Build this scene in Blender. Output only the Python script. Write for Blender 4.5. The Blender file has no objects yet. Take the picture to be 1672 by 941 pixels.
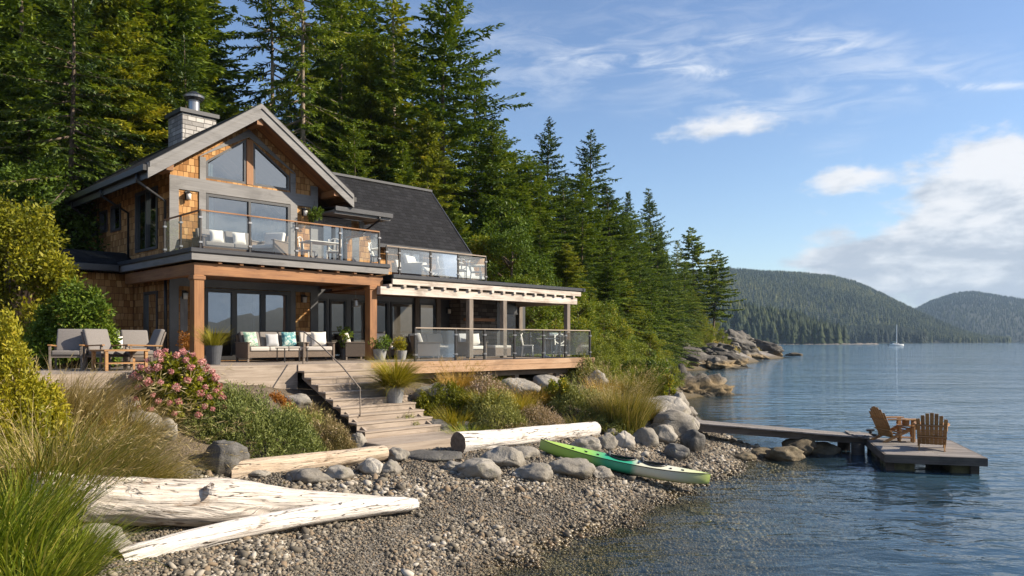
import bpy, bmesh, math, random
import numpy as np
from mathutils import Vector, Matrix, noise as mnoise

sc = bpy.context.scene
COL = sc.collection
R = math.radians
PI = math.pi

# ------------------------------------------------------------------ camera, sky, sun, exposure
CZ = 3.5                                    # eye height above the water
FPX, CXP, HYP = 1255.0, 836.0, 558.0        # measured focal length, centre column and horizon row of the photograph
cam = bpy.data.cameras.new("camera")
cam_o = bpy.data.objects.new("camera", cam)
COL.objects.link(cam_o)
cam_o.location = (0, 0, CZ)
cam_o.rotation_euler = (R(90), 0, 0)
cam.sensor_width = 36.0
cam.lens = FPX / 1672.0 * 36.0
cam.shift_y = 87.5 / 1672.0
cam.clip_start = 0.1
cam.clip_end = 30000
sc.camera = cam_o

SUN_AZ = R(91.0)      # clockwise from +Y (the view direction)
SUN_EL = R(31.0)
S = Vector((math.sin(SUN_AZ) * math.cos(SUN_EL), math.cos(SUN_AZ) * math.cos(SUN_EL), math.sin(SUN_EL)))
sun = bpy.data.lights.new("sun", 'SUN')
sun.energy = 5.0
sun.angle = R(0.5)
sun.color = (1.0, 0.87, 0.69)
sun_o = bpy.data.objects.new("sun", sun)
COL.objects.link(sun_o)
sun_o.location = (40, 0, 60)
sun_o.rotation_euler = S.to_track_quat('Z', 'Y').to_euler()

sc.view_settings.view_transform = 'Standard'
sc.view_settings.look = 'None'
sc.view_settings.exposure = 0.85
sc.view_settings.gamma = 1.0
sc.view_settings.use_curve_mapping = False
sc.render.engine = 'CYCLES'
cy = sc.cycles
cy.use_denoising = True
cy.max_bounces = 8
cy.diffuse_bounces = 3
cy.glossy_bounces = 4
cy.transmission_bounces = 6
cy.transparent_max_bounces = 24
cy.volume_bounces = 0
cy.caustics_reflective = False
cy.caustics_refractive = False
cy.sample_clamp_indirect = 6.0

world = bpy.data.worlds.new("World")
sc.world = world
world.use_nodes = True


class NT:
    """small helper around a node tree"""
    def __init__(s, tree):
        s.t = tree
        s.n = tree.nodes
        s.l = tree.links

    def node(s, typ, **kw):
        nd = s.n.new(typ)
        for k, v in kw.items():
            setattr(nd, k, v)
        return nd

    def put(s, sock, v):
        if v is None:
            return
        if isinstance(v, bpy.types.NodeSocket):
            s.l.new(v, sock)
        else:
            if isinstance(v, (tuple, list)) and len(v) == 3 and sock.type == 'RGBA':
                v = (*v, 1.0)
            sock.default_value = v

    def math(s, op, a, b=None, c=None, clamp=False):
        nd = s.node('ShaderNodeMath', operation=op, use_clamp=clamp)
        s.put(nd.inputs[0], a)
        s.put(nd.inputs[1], b)
        if c is not None:
            s.put(nd.inputs[2], c)
        return nd.outputs[0]

    def vmath(s, op, a, b=None):
        nd = s.node('ShaderNodeVectorMath', operation=op)
        s.put(nd.inputs[0], a)
        s.put(nd.inputs[1], b)
        return nd.outputs[0]

    def mix(s, f, a, b, mode='MIX'):
        nd = s.node('ShaderNodeMix', data_type='RGBA', blend_type=mode)
        s.put(nd.inputs[0], f)
        s.put(nd.inputs[6], a)
        s.put(nd.inputs[7], b)
        return nd.outputs[2]

    def ramp(s, f, stops, interp='LINEAR'):
        nd = s.node('ShaderNodeValToRGB')
        cr = nd.color_ramp
        cr.interpolation = interp
        while len(cr.elements) < len(stops):
            cr.elements.new(0.5)
        for e, (p, c) in zip(cr.elements, stops):
            e.position = p
            e.color = (*c, 1.0) if len(c) == 3 else c
        s.put(nd.inputs[0], f)
        return nd.outputs[0]

    def maprange(s, v, a, b, c=0.0, d=1.0, smooth=True):
        nd = s.node('ShaderNodeMapRange', interpolation_type='SMOOTHSTEP' if smooth else 'LINEAR', clamp=True)
        for i, x in enumerate((v, a, b, c, d)):
            s.put(nd.inputs[i], x)
        return nd.outputs[0]

    def noise(s, vec, scale, detail=4, rough=0.55, dist=0.0, color=False, dims='3D'):
        nd = s.node('ShaderNodeTexNoise', noise_dimensions=dims)
        s.put(nd.inputs['Vector'], vec)
        nd.inputs['Scale'].default_value = scale
        nd.inputs['Detail'].default_value = detail
        nd.inputs['Roughness'].default_value = rough
        nd.inputs['Distortion'].default_value = dist
        return nd.outputs['Color' if color else 'Fac']

    def voronoi(s, vec, scale, feature='F1', out='Distance', rand=1.0):
        nd = s.node('ShaderNodeTexVoronoi', feature=feature)
        s.put(nd.inputs['Vector'], vec)
        nd.inputs['Scale'].default_value = scale
        nd.inputs['Randomness'].default_value = rand
        return nd.outputs[out]

    def scale(s, vec, sx, sy=None, sz=None):
        nd = s.node('ShaderNodeMapping')
        s.put(nd.inputs['Vector'], vec)
        nd.inputs['Scale'].default_value = (sx, sx if sy is None else sy, sx if sz is None else sz)
        return nd.outputs[0]


def build_world():
    w = NT(world.node_tree)
    w.n.clear()
    out = w.node('ShaderNodeOutputWorld')
    bg = w.node('ShaderNodeBackground')
    bg.inputs['Strength'].default_value = 0.1
    sky = w.node('ShaderNodeTexSky', sky_type='NISHITA')
    sky.sun_disc = False
    sky.sun_elevation = SUN_EL
    sky.sun_rotation = SUN_AZ
    sky.altitude = 0.0
    sky.air_density = 1.0
    sky.dust_density = 0.35
    sky.ozone_density = 2.2
    tc = w.node('ShaderNodeTexCoord')
    sep = w.node('ShaderNodeSeparateXYZ')
    w.l.new(tc.outputs['Generated'], sep.inputs[0])
    x, y, z = sep.outputs
    az = w.math('ARCTAN2', x, y)                     # 0 along +Y, positive to +X
    el = w.math('ARCSINE', z)
    com = w.node('ShaderNodeCombineXYZ')
    w.l.new(az, com.inputs[0])
    w.l.new(el, com.inputs[1])
    p = com.outputs[0]

    def dirn(px, py):
        a = math.atan2(px - CXP, FPX)
        return a, math.atan2((HYP - py) * math.cos(a), FPX)

    def blob(px, py, sx, sy, tilt=0.0, amp=1.0):
        a, e = dirn(px, py)
        da = w.math('SUBTRACT', az, a)
        de = w.math('SUBTRACT', el, e)
        if tilt:
            de = w.math('SUBTRACT', de, w.math('MULTIPLY', da, tilt))
        qa = w.math('POWER', w.math('ABSOLUTE', w.math('DIVIDE', da, sx / FPX)), 2.0)
        qe = w.math('POWER', w.math('ABSOLUTE', w.math('DIVIDE', de, sy / FPX)), 2.0)
        g = w.math('EXPONENT', w.math('MULTIPLY', w.math('ADD', qa, qe), -1.0))
        return w.math('MULTIPLY', g, amp)

    def total(bl):
        t = bl[0]
        for b in bl[1:]:
            t = w.math('ADD', t, b)
        return t

    # puffy clouds
    n1 = w.noise(w.scale(p, 1, 1.9, 1), 9.0, 7, 0.58, 0.15)
    n2 = w.noise(w.scale(p, 1, 2.2, 1), 30.0, 5, 0.6, 0.2)
    nn = w.math('ADD', w.math('MULTIPLY', n1, 0.7), w.math('MULTIPLY', n2, 0.3))
    cum = total([blob(1155, 214, 105, 27, 0.03, 0.95), blob(1215, 200, 50, 18, 0, 0.4), blob(1385, 292, 88, 24, 0.1, 0.95),
                 blob(1690, 300, 105, 62, 0, 1.15), blob(1640, 240, 40, 20, 0, 0.5),
                 blob(1600, 375, 150, 60, 0.15, 1.15), blob(1500, 440, 210, 42, 0.05, 1.1),
                 blob(1800, 380, 260, 150, 0, 1.3), blob(1345, 420, 65, 14, 0.05, 0.7), blob(1360, 380, 40, 12, 0.3, 0.45)])
    # banks of cloud out of the frame, to the right and behind (they mirror in the windows)
    side = w.math('MULTIPLY', w.maprange(az, 0.75, 1.05, 0, 1), w.maprange(el, 0.14, 0.6, 2.1, 0.0))
    back = w.math('MULTIPLY', w.maprange(az, -1.0, -1.6, 0, 1), w.maprange(el, 0.02, 0.5, 0.6, 0.0))
    cum = w.math('ADD', cum, w.math('ADD', side, back))
    dens = w.maprange(w.math('ADD', w.math('MULTIPLY', cum, 0.62), w.math('MULTIPLY', w.math('SUBTRACT', nn, 0.5), 2.3)), 0.32, 0.82, 0, 1)
    dens = w.math('MULTIPLY', dens, w.maprange(cum, 0.05, 0.3, 0, 1))
    # thin wisps
    n3 = w.noise(w.scale(p, 1.0, 4.2, 1), 11.0, 8, 0.62, 0.7)
    wis = total([blob(1020, 100, 190, 26, -0.12, 0.8), blob(1180, 120, 70, 10, -0.2, 0.6), blob(1310, 68, 120, 17, -0.12, 0.95),
                 blob(1360, 78, 60, 8, -0.05, 0.4), blob(900, 140, 130, 30, 0, 0.45), blob(1320, 150, 200, 30, 0, 0.32),
                 blob(1600, 142, 95, 4.5, -0.12, 1.0), blob(1380, 225, 40, 20, 0.3, 0.4), blob(760, 60, 80, 60, 0, 0.25),
                 blob(1100, 40, 200, 40, 0, 0.3), blob(1480, 110, 120, 22, -0.1, 0.45), blob(1250, 175, 160, 18, -0.08, 0.45)])
    wd = w.math('MULTIPLY', wis, w.maprange(n3, 0.36, 0.74, 0, 1))
    wd = w.math('MULTIPLY', wd, 0.95)
    # cloud brightness: white tops, grey violet undersides
    n4 = w.noise(w.scale(p, 1, 2.6, 1), 13.0, 6, 0.6, 0.2)
    lo = w.maprange(el, 0.03, 0.2, 0.25, 0.0)
    shade = w.math('SUBTRACT', w.maprange(w.math('SUBTRACT', n4, lo), 0.2, 0.55, 0, 1), 0.0)
    ccol = w.ramp(shade, [(0.0, (0.50, 0.55, 0.63)), (0.55, (0.72, 0.755, 0.80)), (1.0, (0.93, 0.93, 0.935))])
    ccol = w.mix(1.0, ccol, (5.9, 5.9, 5.95), 'MULTIPLY')
    hsv = w.node('ShaderNodeHueSaturation')
    hsv.inputs['Saturation'].default_value = 1.06
    hsv.inputs['Hue'].default_value = 0.506
    hsv.inputs['Value'].default_value = SKY_VAL
    w.l.new(sky.outputs[0], hsv.inputs['Color'])
    c = w.mix(w.math('MULTIPLY', wd, 0.8, clamp=True), hsv.outputs[0], (5.6, 5.8, 6.1))
    c = w.mix(w.math('MULTIPLY', dens, 0.94, clamp=True), c, ccol)
    w.l.new(c, bg.inputs['Color'])
    w.l.new(bg.outputs[0], out.inputs['Surface'])


SKY_VAL = 0.95
build_world()

# ------------------------------------------------------------------ building blocks
ZOFF = {}


def tag(o, label=None, cat=None, group=None, kind=None):
    if label:
        o['label'] = label
    if cat:
        o['category'] = cat
    if group:
        o['group'] = group
    if kind:
        o['kind'] = kind
    return o


def empty(name, loc, rz=0.0, label=None, cat=None, group=None):
    o = bpy.data.objects.new(name, None)
    COL.objects.link(o)
    o.empty_display_size = 0.2
    o.location = loc
    o.rotation_euler = (0, 0, rz)
    return tag(o, label, cat, group)


def copy_tree(o, parent=None):
    c = o.copy()
    COL.objects.link(c)
    c.parent = parent
    for ch in o.children:
        copy_tree(ch, c)
    return c


def np_mesh(name, V, F, tint=None, smooth=False, uv=None):
    """V (n,3); F list of arrays with 3 or 4 columns, or ragged list of faces"""
    me = bpy.data.meshes.new(name)
    V = np.asarray(V, dtype=np.float32)
    if isinstance(F, np.ndarray):
        F = [F]
    loops = np.concatenate([np.asarray(f, dtype=np.int32).ravel() for f in F])
    tot = np.concatenate([np.full(len(f), f.shape[1], dtype=np.int32) for f in F])
    st = np.concatenate([[0], np.cumsum(tot)[:-1]]).astype(np.int32)
    me.vertices.add(len(V))
    me.vertices.foreach_set('co', V.ravel())
    me.loops.add(len(loops))
    me.loops.foreach_set('vertex_index', loops)
    me.polygons.add(len(tot))
    me.polygons.foreach_set('loop_start', st)
    if smooth:
        me.polygons.foreach_set('use_smooth', np.ones(len(tot), dtype=bool))
    me.update(calc_edges=True)
    if tint is not None:
        at = me.attributes.new('tint', 'FLOAT', 'POINT')
        at.data.foreach_set('value', np.asarray(tint, dtype=np.float32))
    return me


def link(name, me, mat=None, parent=None, loc=None):
    o = bpy.data.objects.new(name, me)
    COL.objects.link(o)
    if mat is not None:
        me.materials.append(mat)
    if parent is not None:
        o.parent = parent
        ZOFF[o.name] = ZOFF.get(parent.name, 0.0)
    if loc is not None:
        o.location = loc
    return o


def box_uv(me, swap=False):
    n = len(me.polygons)
    if n == 0:
        return
    nor = np.empty(n * 3, dtype=np.float32)
    me.polygons.foreach_get('normal', nor)
    nor = np.abs(nor.reshape(-1, 3))
    tot = np.empty(n, dtype=np.int32)
    me.polygons.foreach_get('loop_total', tot)
    vi = np.empty(len(me.loops), dtype=np.int32)
    me.loops.foreach_get('vertex_index', vi)
    co = np.empty(len(me.vertices) * 3, dtype=np.float32)
    me.vertices.foreach_get('co', co)
    co = co.reshape(-1, 3)[vi]
    ax = np.argmax(nor + np.array([0.0, 0.001, 0.002]), axis=1)
    ax = np.repeat(ax, tot)
    uv = np.empty((len(vi), 2), dtype=np.float32)
    for a, (i, j) in enumerate(((1, 2), (0, 2), (0, 1))):
        m = ax == a
        uv[m, 0] = co[m, i]
        uv[m, 1] = co[m, j]
    if swap:
        uv = uv[:, ::-1]
    lay = me.uv_layers.new(name='UVMap')
    lay.data.foreach_set('uv', np.ascontiguousarray(uv).ravel())


class MB:
    """collects shapes and links them as one mesh object"""
    def __init__(s):
        s.v = []
        s.f = []

    def add(s, vs, fs):
        b = len(s.v)
        s.v += [tuple(v) for v in vs]
        s.f += [tuple(b + i for i in f) for f in fs]
        return s

    def box(s, x0, y0, z0, x1, y1, z1):
        return s.add([(x0, y0, z0), (x1, y0, z0), (x1, y1, z0), (x0, y1, z0), (x0, y0, z1), (x1, y0, z1), (x1, y1, z1), (x0, y1, z1)],
                     [(0, 3, 2, 1), (4, 5, 6, 7), (0, 1, 5, 4), (1, 2, 6, 5), (2, 3, 7, 6), (3, 0, 4, 7)])

    def bar(s, p, q, w, h, up=(0, 0, 1)):
        p, q = Vector(p), Vector(q)
        d = (q - p).normalized()
        up = Vector(up)
        sd = d.cross(up)
        if sd.length < 1e-4:
            sd = d.cross(Vector((1, 0, 0)))
        sd.normalize()
        u2 = sd.cross(d)
        vs = []
        for c in (p, q):
            for a, b in ((-1, -1), (1, -1), (1, 1), (-1, 1)):
                vs.append(c + sd * (a * w / 2) + u2 * (b * h / 2))
        return s.add(vs, [(0, 3, 2, 1), (4, 5, 6, 7), (0, 1, 5, 4), (1, 2, 6, 5), (2, 3, 7, 6), (3, 0, 4, 7)])

    def tube(s, pts, rad, n=8, cap=True):
        pts = [Vector(p) for p in pts]
        if not isinstance(rad, (list, tuple)):
            rad = [rad] * len(pts)
        b = len(s.v)
        ref = Vector((0.13, 0.21, 1.0))
        for i, p in enumerate(pts):
            d = (pts[min(i + 1, len(pts) - 1)] - pts[max(i - 1, 0)]).normalized()
            a = d.cross(ref)
            if a.length < 0.05:
                a = d.cross(Vector((1, 0, 0)))
            a.normalize()
            c = a.cross(d)
            for k in range(n):
                t = 2 * PI * k / n
                s.v.append(tuple(p + (a * math.cos(t) + c * math.sin(t)) * rad[i]))
        for i in range(len(pts) - 1):
            for k in range(n):
                k2 = (k + 1) % n
                s.f.append((b + i * n + k, b + i * n + k2, b + (i + 1) * n + k2, b + (i + 1) * n + k))
        if cap:
            s.f.append(tuple(b + k for k in range(n))[::-1])
            e = b + (len(pts) - 1) * n
            s.f.append(tuple(e + k for k in range(n)))
        return s

    def prism(s, poly, axis, a0, a1):
        """poly: (x,z) pairs extruded along y (axis 'y'), or (y,z) along x (axis 'x'), or (x,y) along z"""
        n = len(poly)
        def P(p, t):
            return (p[0], t, p[1]) if axis == 'y' else ((t, p[0], p[1]) if axis == 'x' else (p[0], p[1], t))
        vs = [P(p, a0) for p in poly] + [P(p, a1) for p in poly]
        fs = [tuple(range(n)), tuple(range(2 * n - 1, n - 1, -1))]
        for i in range(n):
            j = (i + 1) % n
            fs.append((i, n + i, n + j, j))
        return s.add(vs, fs)

    def lathe(s, prof, n=16, c=(0, 0, 0)):
        b = len(s.v)
        for r, z in prof:
            for k in range(n):
                t = 2 * PI * k / n
                s.v.append((c[0] + r * math.cos(t), c[1] + r * math.sin(t), c[2] + z))
        for i in range(len(prof) - 1):
            for k in range(n):
                k2 = (k + 1) % n
                s.f.append((b + i * n + k, b + i * n + k2, b + (i + 1) * n + k2, b + (i + 1) * n + k))
        s.f.append(tuple(b + k for k in range(n))[::-1])
        e = b + (len(prof) - 1) * n
        s.f.append(tuple(e + k for k in range(n)))
        return s

    def quad(s, a, b, c, d):
        return s.add([a, b, c, d], [(0, 1, 2, 3)])

    def build(s, name, mat, parent=None, smooth=False, bevel=0.0, swap=False, label=None, subsurf=0, seg=1):
        me = bpy.data.meshes.new(name)
        zo = ZOFF.get(parent.name, 0.0) if parent is not None else 0.0
        me.from_pydata([(x, y, z - zo) for x, y, z in s.v], [], s.f)
        if bevel > 0 or smooth:
            bm = bmesh.new()
            bm.from_mesh(me)
            bmesh.ops.recalc_face_normals(bm, faces=bm.faces)
            if bevel > 0:
                ed = [e for e in bm.edges if len(e.link_faces) == 2 and e.calc_face_angle(0) > 0.6]
                bmesh.ops.bevel(bm, geom=ed, offset=bevel, segments=seg, affect='EDGES', profile=0.6, clamp_overlap=True)
            bm.to_mesh(me)
            bm.free()
        else:
            bm = bmesh.new()
            bm.from_mesh(me)
            bmesh.ops.recalc_face_normals(bm, faces=bm.faces)
            bm.to_mesh(me)
            bm.free()
        if smooth:
            me.polygons.foreach_set('use_smooth', np.ones(len(me.polygons), dtype=bool))
        me.update()
        box_uv(me, swap)
        o = link(name, me, mat, parent)
        if subsurf:
            m = o.modifiers.new('sub', 'SUBSURF')
            m.levels = m.render_levels = subsurf
        if label:
            o['label'] = label
        return o


# ------------------------------------------------------------------ materials
def new_mat(name):
    m = bpy.data.materials.new(name)
    m.use_nodes = True
    t = NT(m.node_tree)
    t.n.clear()
    out = t.node('ShaderNodeOutputMaterial')
    b = t.node('ShaderNodeBsdfPrincipled')
    t.l.new(b.outputs[0], out.inputs['Surface'])
    return m, t, b, out


def set_bump(t, b, h, dist, strength=1.0):
    bp = t.node('ShaderNodeBump')
    bp.inputs['Strength'].default_value = strength
    bp.inputs['Distance'].default_value = dist
    t.put(bp.inputs['Height'], h)
    t.l.new(bp.outputs[0], b.inputs['Normal'])


def plain(name, col, rough=0.6, metal=0.0, var=0.12, scale=6.0, bump=0.0, coat=0.0):
    m, t, b, out = new_mat(name)
    tc = t.node('ShaderNodeTexCoord')
    n = t.noise(tc.outputs['Object'], scale, 5, 0.6)
    lo = tuple(c * (1 - var) for c in col)
    hi = tuple(min(1, c * (1 + var)) for c in col)
    t.put(b.inputs['Base Color'], t.ramp(n, [(0.3, lo), (0.7, hi)]))
    b.inputs['Roughness'].default_value = rough
    b.inputs['Metallic'].default_value = metal
    b.inputs['Coat Weight'].default_value = coat
    if bump:
        set_bump(t, b, t.noise(tc.outputs['Object'], scale * 6, 4, 0.6), bump)
    return m


def wood(name, dark, mid, light, rough=0.75, grain=28.0, bump=0.003, boards=0.0, stain=0.5, gap=(0.03, 0.025, 0.02), knots=True):
    """long grained wood; UV x runs along the grain (metres). boards: board width in metres, 0 for none"""
    m, t, b, out = new_mat(name)
    uv = t.node('ShaderNodeUVMap').outputs[0]
    ob = t.node('ShaderNodeObjectInfo')
    off = t.node('ShaderNodeCombineXYZ')
    t.l.new(t.math('MULTIPLY', ob.outputs['Random'], 37.0), off.inputs[0])
    t.l.new(t.math('MULTIPLY', ob.outputs['Random'], 11.0), off.inputs[1])
    v = t.vmath('ADD', uv, off.outputs[0])
    g = t.noise(t.scale(v, 0.9, grain, 1), 1.0, 6, 0.65, 0.6)
    g2 = t.noise(t.scale(v, 0.5, 2.2, 1), 1.6, 4, 0.6)
    f = t.math('ADD', t.math('MULTIPLY', g, 0.65), t.math('MULTIPLY', g2, 0.45))
    col = t.ramp(f, [(0.32, dark), (0.55, mid), (0.78, light)])
    if stain:
        st = t.noise(t.scale(v, 0.7, 1.6, 1), 1.1, 5, 0.65, 0.4)
        col = t.mix(t.maprange(st, .50, .68, 0, stain), col, tuple(c * 0.55 for c in dark))
    hgt = g
    if boards:
        br = t.node('ShaderNodeTexBrick')
        t.l.new(uv, br.inputs['Vector'])
        br.inputs['Scale'].default_value = 1.0
        br.inputs['Brick Width'].default_value = 2.6
        br.inputs['Row Height'].default_value = boards
        br.inputs['Mortar Size'].default_value = 0.006
        br.inputs['Mortar Smooth'].default_value = 0.2
        br.inputs['Color1'].default_value = (0.72, 0.72, 0.72, 1)
        br.inputs['Color2'].default_value = (1.12, 1.12, 1.12, 1)
        br.inputs['Mortar'].default_value = (0.9, 0.9, 0.9, 1)
        col = t.mix(1.0, col, br.outputs['Color'], 'MULTIPLY')
        col = t.mix(br.outputs['Fac'], col, gap)
        hgt = t.math('SUBTRACT', t.math('MULTIPLY', g, 0.4), br.outputs['Fac'])
    if knots:
        k = t.voronoi(t.scale(v, 0.8, 5.0, 1), 1.3)
        col = t.mix(t.maprange(k, 0.03, 0.12, 0.55, 0.0), col, tuple(c * 0.45 for c in dark))
    t.put(b.inputs['Base Color'], col)
    b.inputs['Roughness'].default_value = rough
    set_bump(t, b, hgt, bump)
    return m


def shingles(name, cols, roww, rowh, rough=0.8, mortar=(0.03, 0.02, 0.012), bump=0.012, grain=40.0, msize=0.012, blotch=0.35):
    m, t, b, out = new_mat(name)
    uv = t.node('ShaderNodeUVMap').outputs[0]
    wob = t.noise(uv, 2.0, 3, 0.5, color=True)
    v = t.vmath('ADD', uv, t.vmath('MULTIPLY', t.vmath('SUBTRACT', wob, (0.5, 0.5, 0.5)), (0.10, 0.035, 0.0)))
    br = t.node('ShaderNodeTexBrick')
    t.l.new(v, br.inputs['Vector'])
    br.offset_frequency = 2
    br.offset = 0.37
    br.squash_frequency = 3
    br.squash = 0.7
    br.inputs['Scale'].default_value = 1.0
    br.inputs['Brick Width'].default_value = roww
    br.inputs['Row Height'].default_value = rowh
    br.inputs['Mortar Size'].default_value = msize
    br.inputs['Mortar Smooth'].default_value = 0.4
    br.inputs['Bias'].default_value = 0.0
    br.inputs['Color1'].default_value = (0, 0, 0, 1)
    br.inputs['Color2'].default_value = (1, 1, 1, 1)
    br.inputs['Mortar'].default_value = (0.5, 0.5, 0.5, 1)
    g = t.noise(t.scale(uv, grain, 1.2, 1), 1.0, 4, 0.6, 0.3)
    bl = t.noise(uv, 0.8, 4, 0.6)
    f = t.math('ADD', t.math('MULTIPLY', br.outputs['Color'], 0.6), t.math('MULTIPLY', g, 0.4))
    f = t.math('ADD', f, t.math('MULTIPLY', t.math('SUBTRACT', bl, 0.5), blotch))
    col = t.ramp(f, [(0.15, cols[0]), (0.5, cols[1]), (0.85, cols[2])])
    col = t.mix(br.outputs['Fac'], col, mortar)
    t.put(b.inputs['Base Color'], col)
    b.inputs['Roughness'].default_value = rough
    # each course tilts out towards its lower edge
    sep = t.node('ShaderNodeSeparateXYZ')
    t.l.new(v, sep.inputs[0])
    fr = t.math('FRACT', t.math('DIVIDE', sep.outputs[1], rowh))
    h = t.math('ADD', t.math('MULTIPLY', fr, -0.7), t.math('MULTIPLY', g, 0.25))
    h = t.math('SUBTRACT', h, t.math('MULTIPLY', br.outputs['Fac'], 0.5))
    set_bump(t, b, h, bump)
    b.inputs['Specular IOR Level'].default_value = 0.25
    return m


def leaf_mat(name, stops, transl=0.25, rough=0.55, spec=0.3):
    m, t, b, out = new_mat(name)
    at = t.node('ShaderNodeAttribute', attribute_name='tint')
    ob = t.node('ShaderNodeObjectInfo')
    f = t.math('ADD', at.outputs['Fac'], t.math('MULTIPLY', t.math('SUBTRACT', ob.outputs['Random'], 0.5), 0.22))
    col = t.ramp(f, stops)
    t.put(b.inputs['Base Color'], col)
    b.inputs['Roughness'].default_value = rough
    b.inputs['Specular IOR Level'].default_value = spec
    tr = t.node('ShaderNodeBsdfTranslucent')
    t.put(tr.inputs['Color'], t.mix(1.0, col, (1.25, 1.2, 0.6), 'MULTIPLY'))
    mx = t.node('ShaderNodeMixShader')
    mx.inputs[0].default_value = transl
    t.l.new(b.outputs[0], mx.inputs[1])
    t.l.new(tr.outputs[0], mx.inputs[2])
    t.l.new(mx.outputs[0], out.inputs['Surface'])
    return m


def rock_mat(name, cols, scale=1.6, lichen=0.0, warm=0.0, tide=None, crack=0.0, soil=0.0):
    m, t, b, out = new_mat(name)
    tc = t.node('ShaderNodeTexCoord')
    geo = t.node('ShaderNodeNewGeometry')
    ob = t.node('ShaderNodeObjectInfo')
    pos = geo.outputs['Position']
    n = t.noise(pos, scale, 7, 0.65, 0.3)
    n2 = t.noise(pos, scale * 14, 4, 0.7)
    f = t.math('ADD', t.math('MULTIPLY', n, 0.7), t.math('MULTIPLY', n2, 0.3))
    f = t.math('ADD', f, t.math('MULTIPLY', t.math('SUBTRACT', ob.outputs['Random'], 0.5), 0.16))
    col = t.ramp(f, [(0.3, cols[0]), (0.5, cols[1]), (0.7, cols[2])])
    if lichen:
        l = t.noise(pos, scale * 2.3, 6, 0.7)
        col = t.mix(t.maprange(l, 0.56, 0.66, 0, lichen), col, (0.19, 0.18, 0.11))
    if tide is not None:
        sp = t.node('ShaderNodeSeparateXYZ')
        t.l.new(pos, sp.inputs[0])
        zz = t.math('ADD', sp.outputs[2], t.math('MULTIPLY', t.math('SUBTRACT', n, 0.5), tide * 0.8))
        col = t.mix(t.maprange(zz, tide * 0.5, tide * 1.1, 1, 0), col, (0.20, 0.145, 0.075))
        col = t.mix(t.maprange(zz, tide * 0.08, tide * 0.35, 1, 0), col, (0.035, 0.03, 0.02))
    cv = t.vmath('ADD', t.scale(pos, 1.0, 1.0, 1.7), t.vmath('MULTIPLY', t.noise(pos, scale, 3, 0.5, color=True), (0.9 / scale, 0.9 / scale, 0.9 / scale)))
    cr = t.voronoi(cv, scale * 0.55, 'DISTANCE_TO_EDGE')
    if crack:
        ck = t.math('MULTIPLY', t.maprange(cr, 0.0, 0.022, crack, 0.0), t.maprange(n, .42, .58, 0, 1))
        col = t.mix(ck, col, (0.03, 0.026, 0.02))
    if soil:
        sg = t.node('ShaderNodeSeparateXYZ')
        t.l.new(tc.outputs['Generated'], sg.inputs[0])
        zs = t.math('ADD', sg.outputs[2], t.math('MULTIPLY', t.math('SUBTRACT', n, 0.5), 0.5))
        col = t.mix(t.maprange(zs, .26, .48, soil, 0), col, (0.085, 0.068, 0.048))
    t.put(b.inputs['Base Color'], col)
    b.inputs['Roughness'].default_value = 0.85
    h = t.math('ADD', t.math('MULTIPLY', n, 1.0), t.math('MULTIPLY', n2, 0.22))
    h = t.math('SUBTRACT', h, t.math('MULTIPLY', t.maprange(cr, 0.0, 0.05, 0.22, 0.0), t.maprange(n, .40, .58, 0, 1)))
    set_bump(t, b, h, 0.12 / scale)
    return m


M = {}
M['cedar'] = shingles('cedar_shingle', [(0.22, 0.10, 0.032), (0.42, 0.215, 0.078), (0.60, 0.36, 0.155)], 0.17, 0.21, mortar=(0.10, 0.042, 0.014), msize=0.007)
M['timber'] = wood('cedar_timber', (0.14, 0.056, 0.02), (0.27, 0.12, 0.042), (0.40, 0.20, 0.078), 0.6)
M['timber_v'] = M['timber']
M['soffit'] = wood('soffit_board', (0.14, 0.055, 0.018), (0.25, 0.105, 0.034), (0.35, 0.16, 0.06), 0.6, boards=0.14)
M['trim'] = wood('grey_trim', (0.14, 0.136, 0.135), (0.20, 0.196, 0.195), (0.265, 0.26, 0.256), 0.65, knots=False)
M['dark'] = plain('dark_metal', (0.018, 0.018, 0.02), 0.4, 0.0, 0.2)
M['frame'] = plain('window_frame', (0.055, 0.057, 0.062), 0.4)
M['roof'] = shingles('roof_shingle', [(0.007, 0.0075, 0.009), (0.012, 0.0125, 0.015), (0.020, 0.021, 0.024)], 0.30, 0.15, 0.9, (0.006, 0.006, 0.007), 0.02, 60.0, 0.01, 0.3)
M['gutter'] = plain('gutter_metal', (0.055, 0.057, 0.063), 0.35, 0.3)
M['steel'] = plain('flue_steel', (0.35, 0.35, 0.36), 0.3, 0.9)
M['deck'] = wood('weathered_deck', (0.19, 0.15, 0.115), (0.32, 0.265, 0.215), (0.45, 0.39, 0.33), 0.85, boards=0.14, bump=0.006)
M['board'] = wood('weathered_board', (0.20, 0.155, 0.12), (0.34, 0.28, 0.225), (0.47, 0.40, 0.335), 0.85)
M['board_warm'] = wood('warm_deck_board', (0.24, 0.135, 0.07), (0.40, 0.25, 0.15), (0.52, 0.38, 0.26), 0.8)
M['white_wood'] = wood('peeling_white_wood', (0.20, 0.13, 0.085), (0.55, 0.49, 0.43), (0.74, 0.70, 0.65), 0.8, grain=14)
M['grey_wood'] = wood('grey_wood', (0.12, 0.095, 0.075), (0.21, 0.175, 0.145), (0.31, 0.27, 0.235), 0.85)
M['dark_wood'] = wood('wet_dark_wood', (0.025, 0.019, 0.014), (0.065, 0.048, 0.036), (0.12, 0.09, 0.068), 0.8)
M['dockboard'] = wood('dock_board', (0.15, 0.132, 0.118), (0.27, 0.245, 0.225), (0.40, 0.37, 0.345), 0.85, boards=0.14, bump=0.006)
M['teak'] = wood('chair_wood', (0.17, 0.08, 0.028), (0.32, 0.165, 0.058), (0.46, 0.265, 0.105), 0.6)
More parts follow.
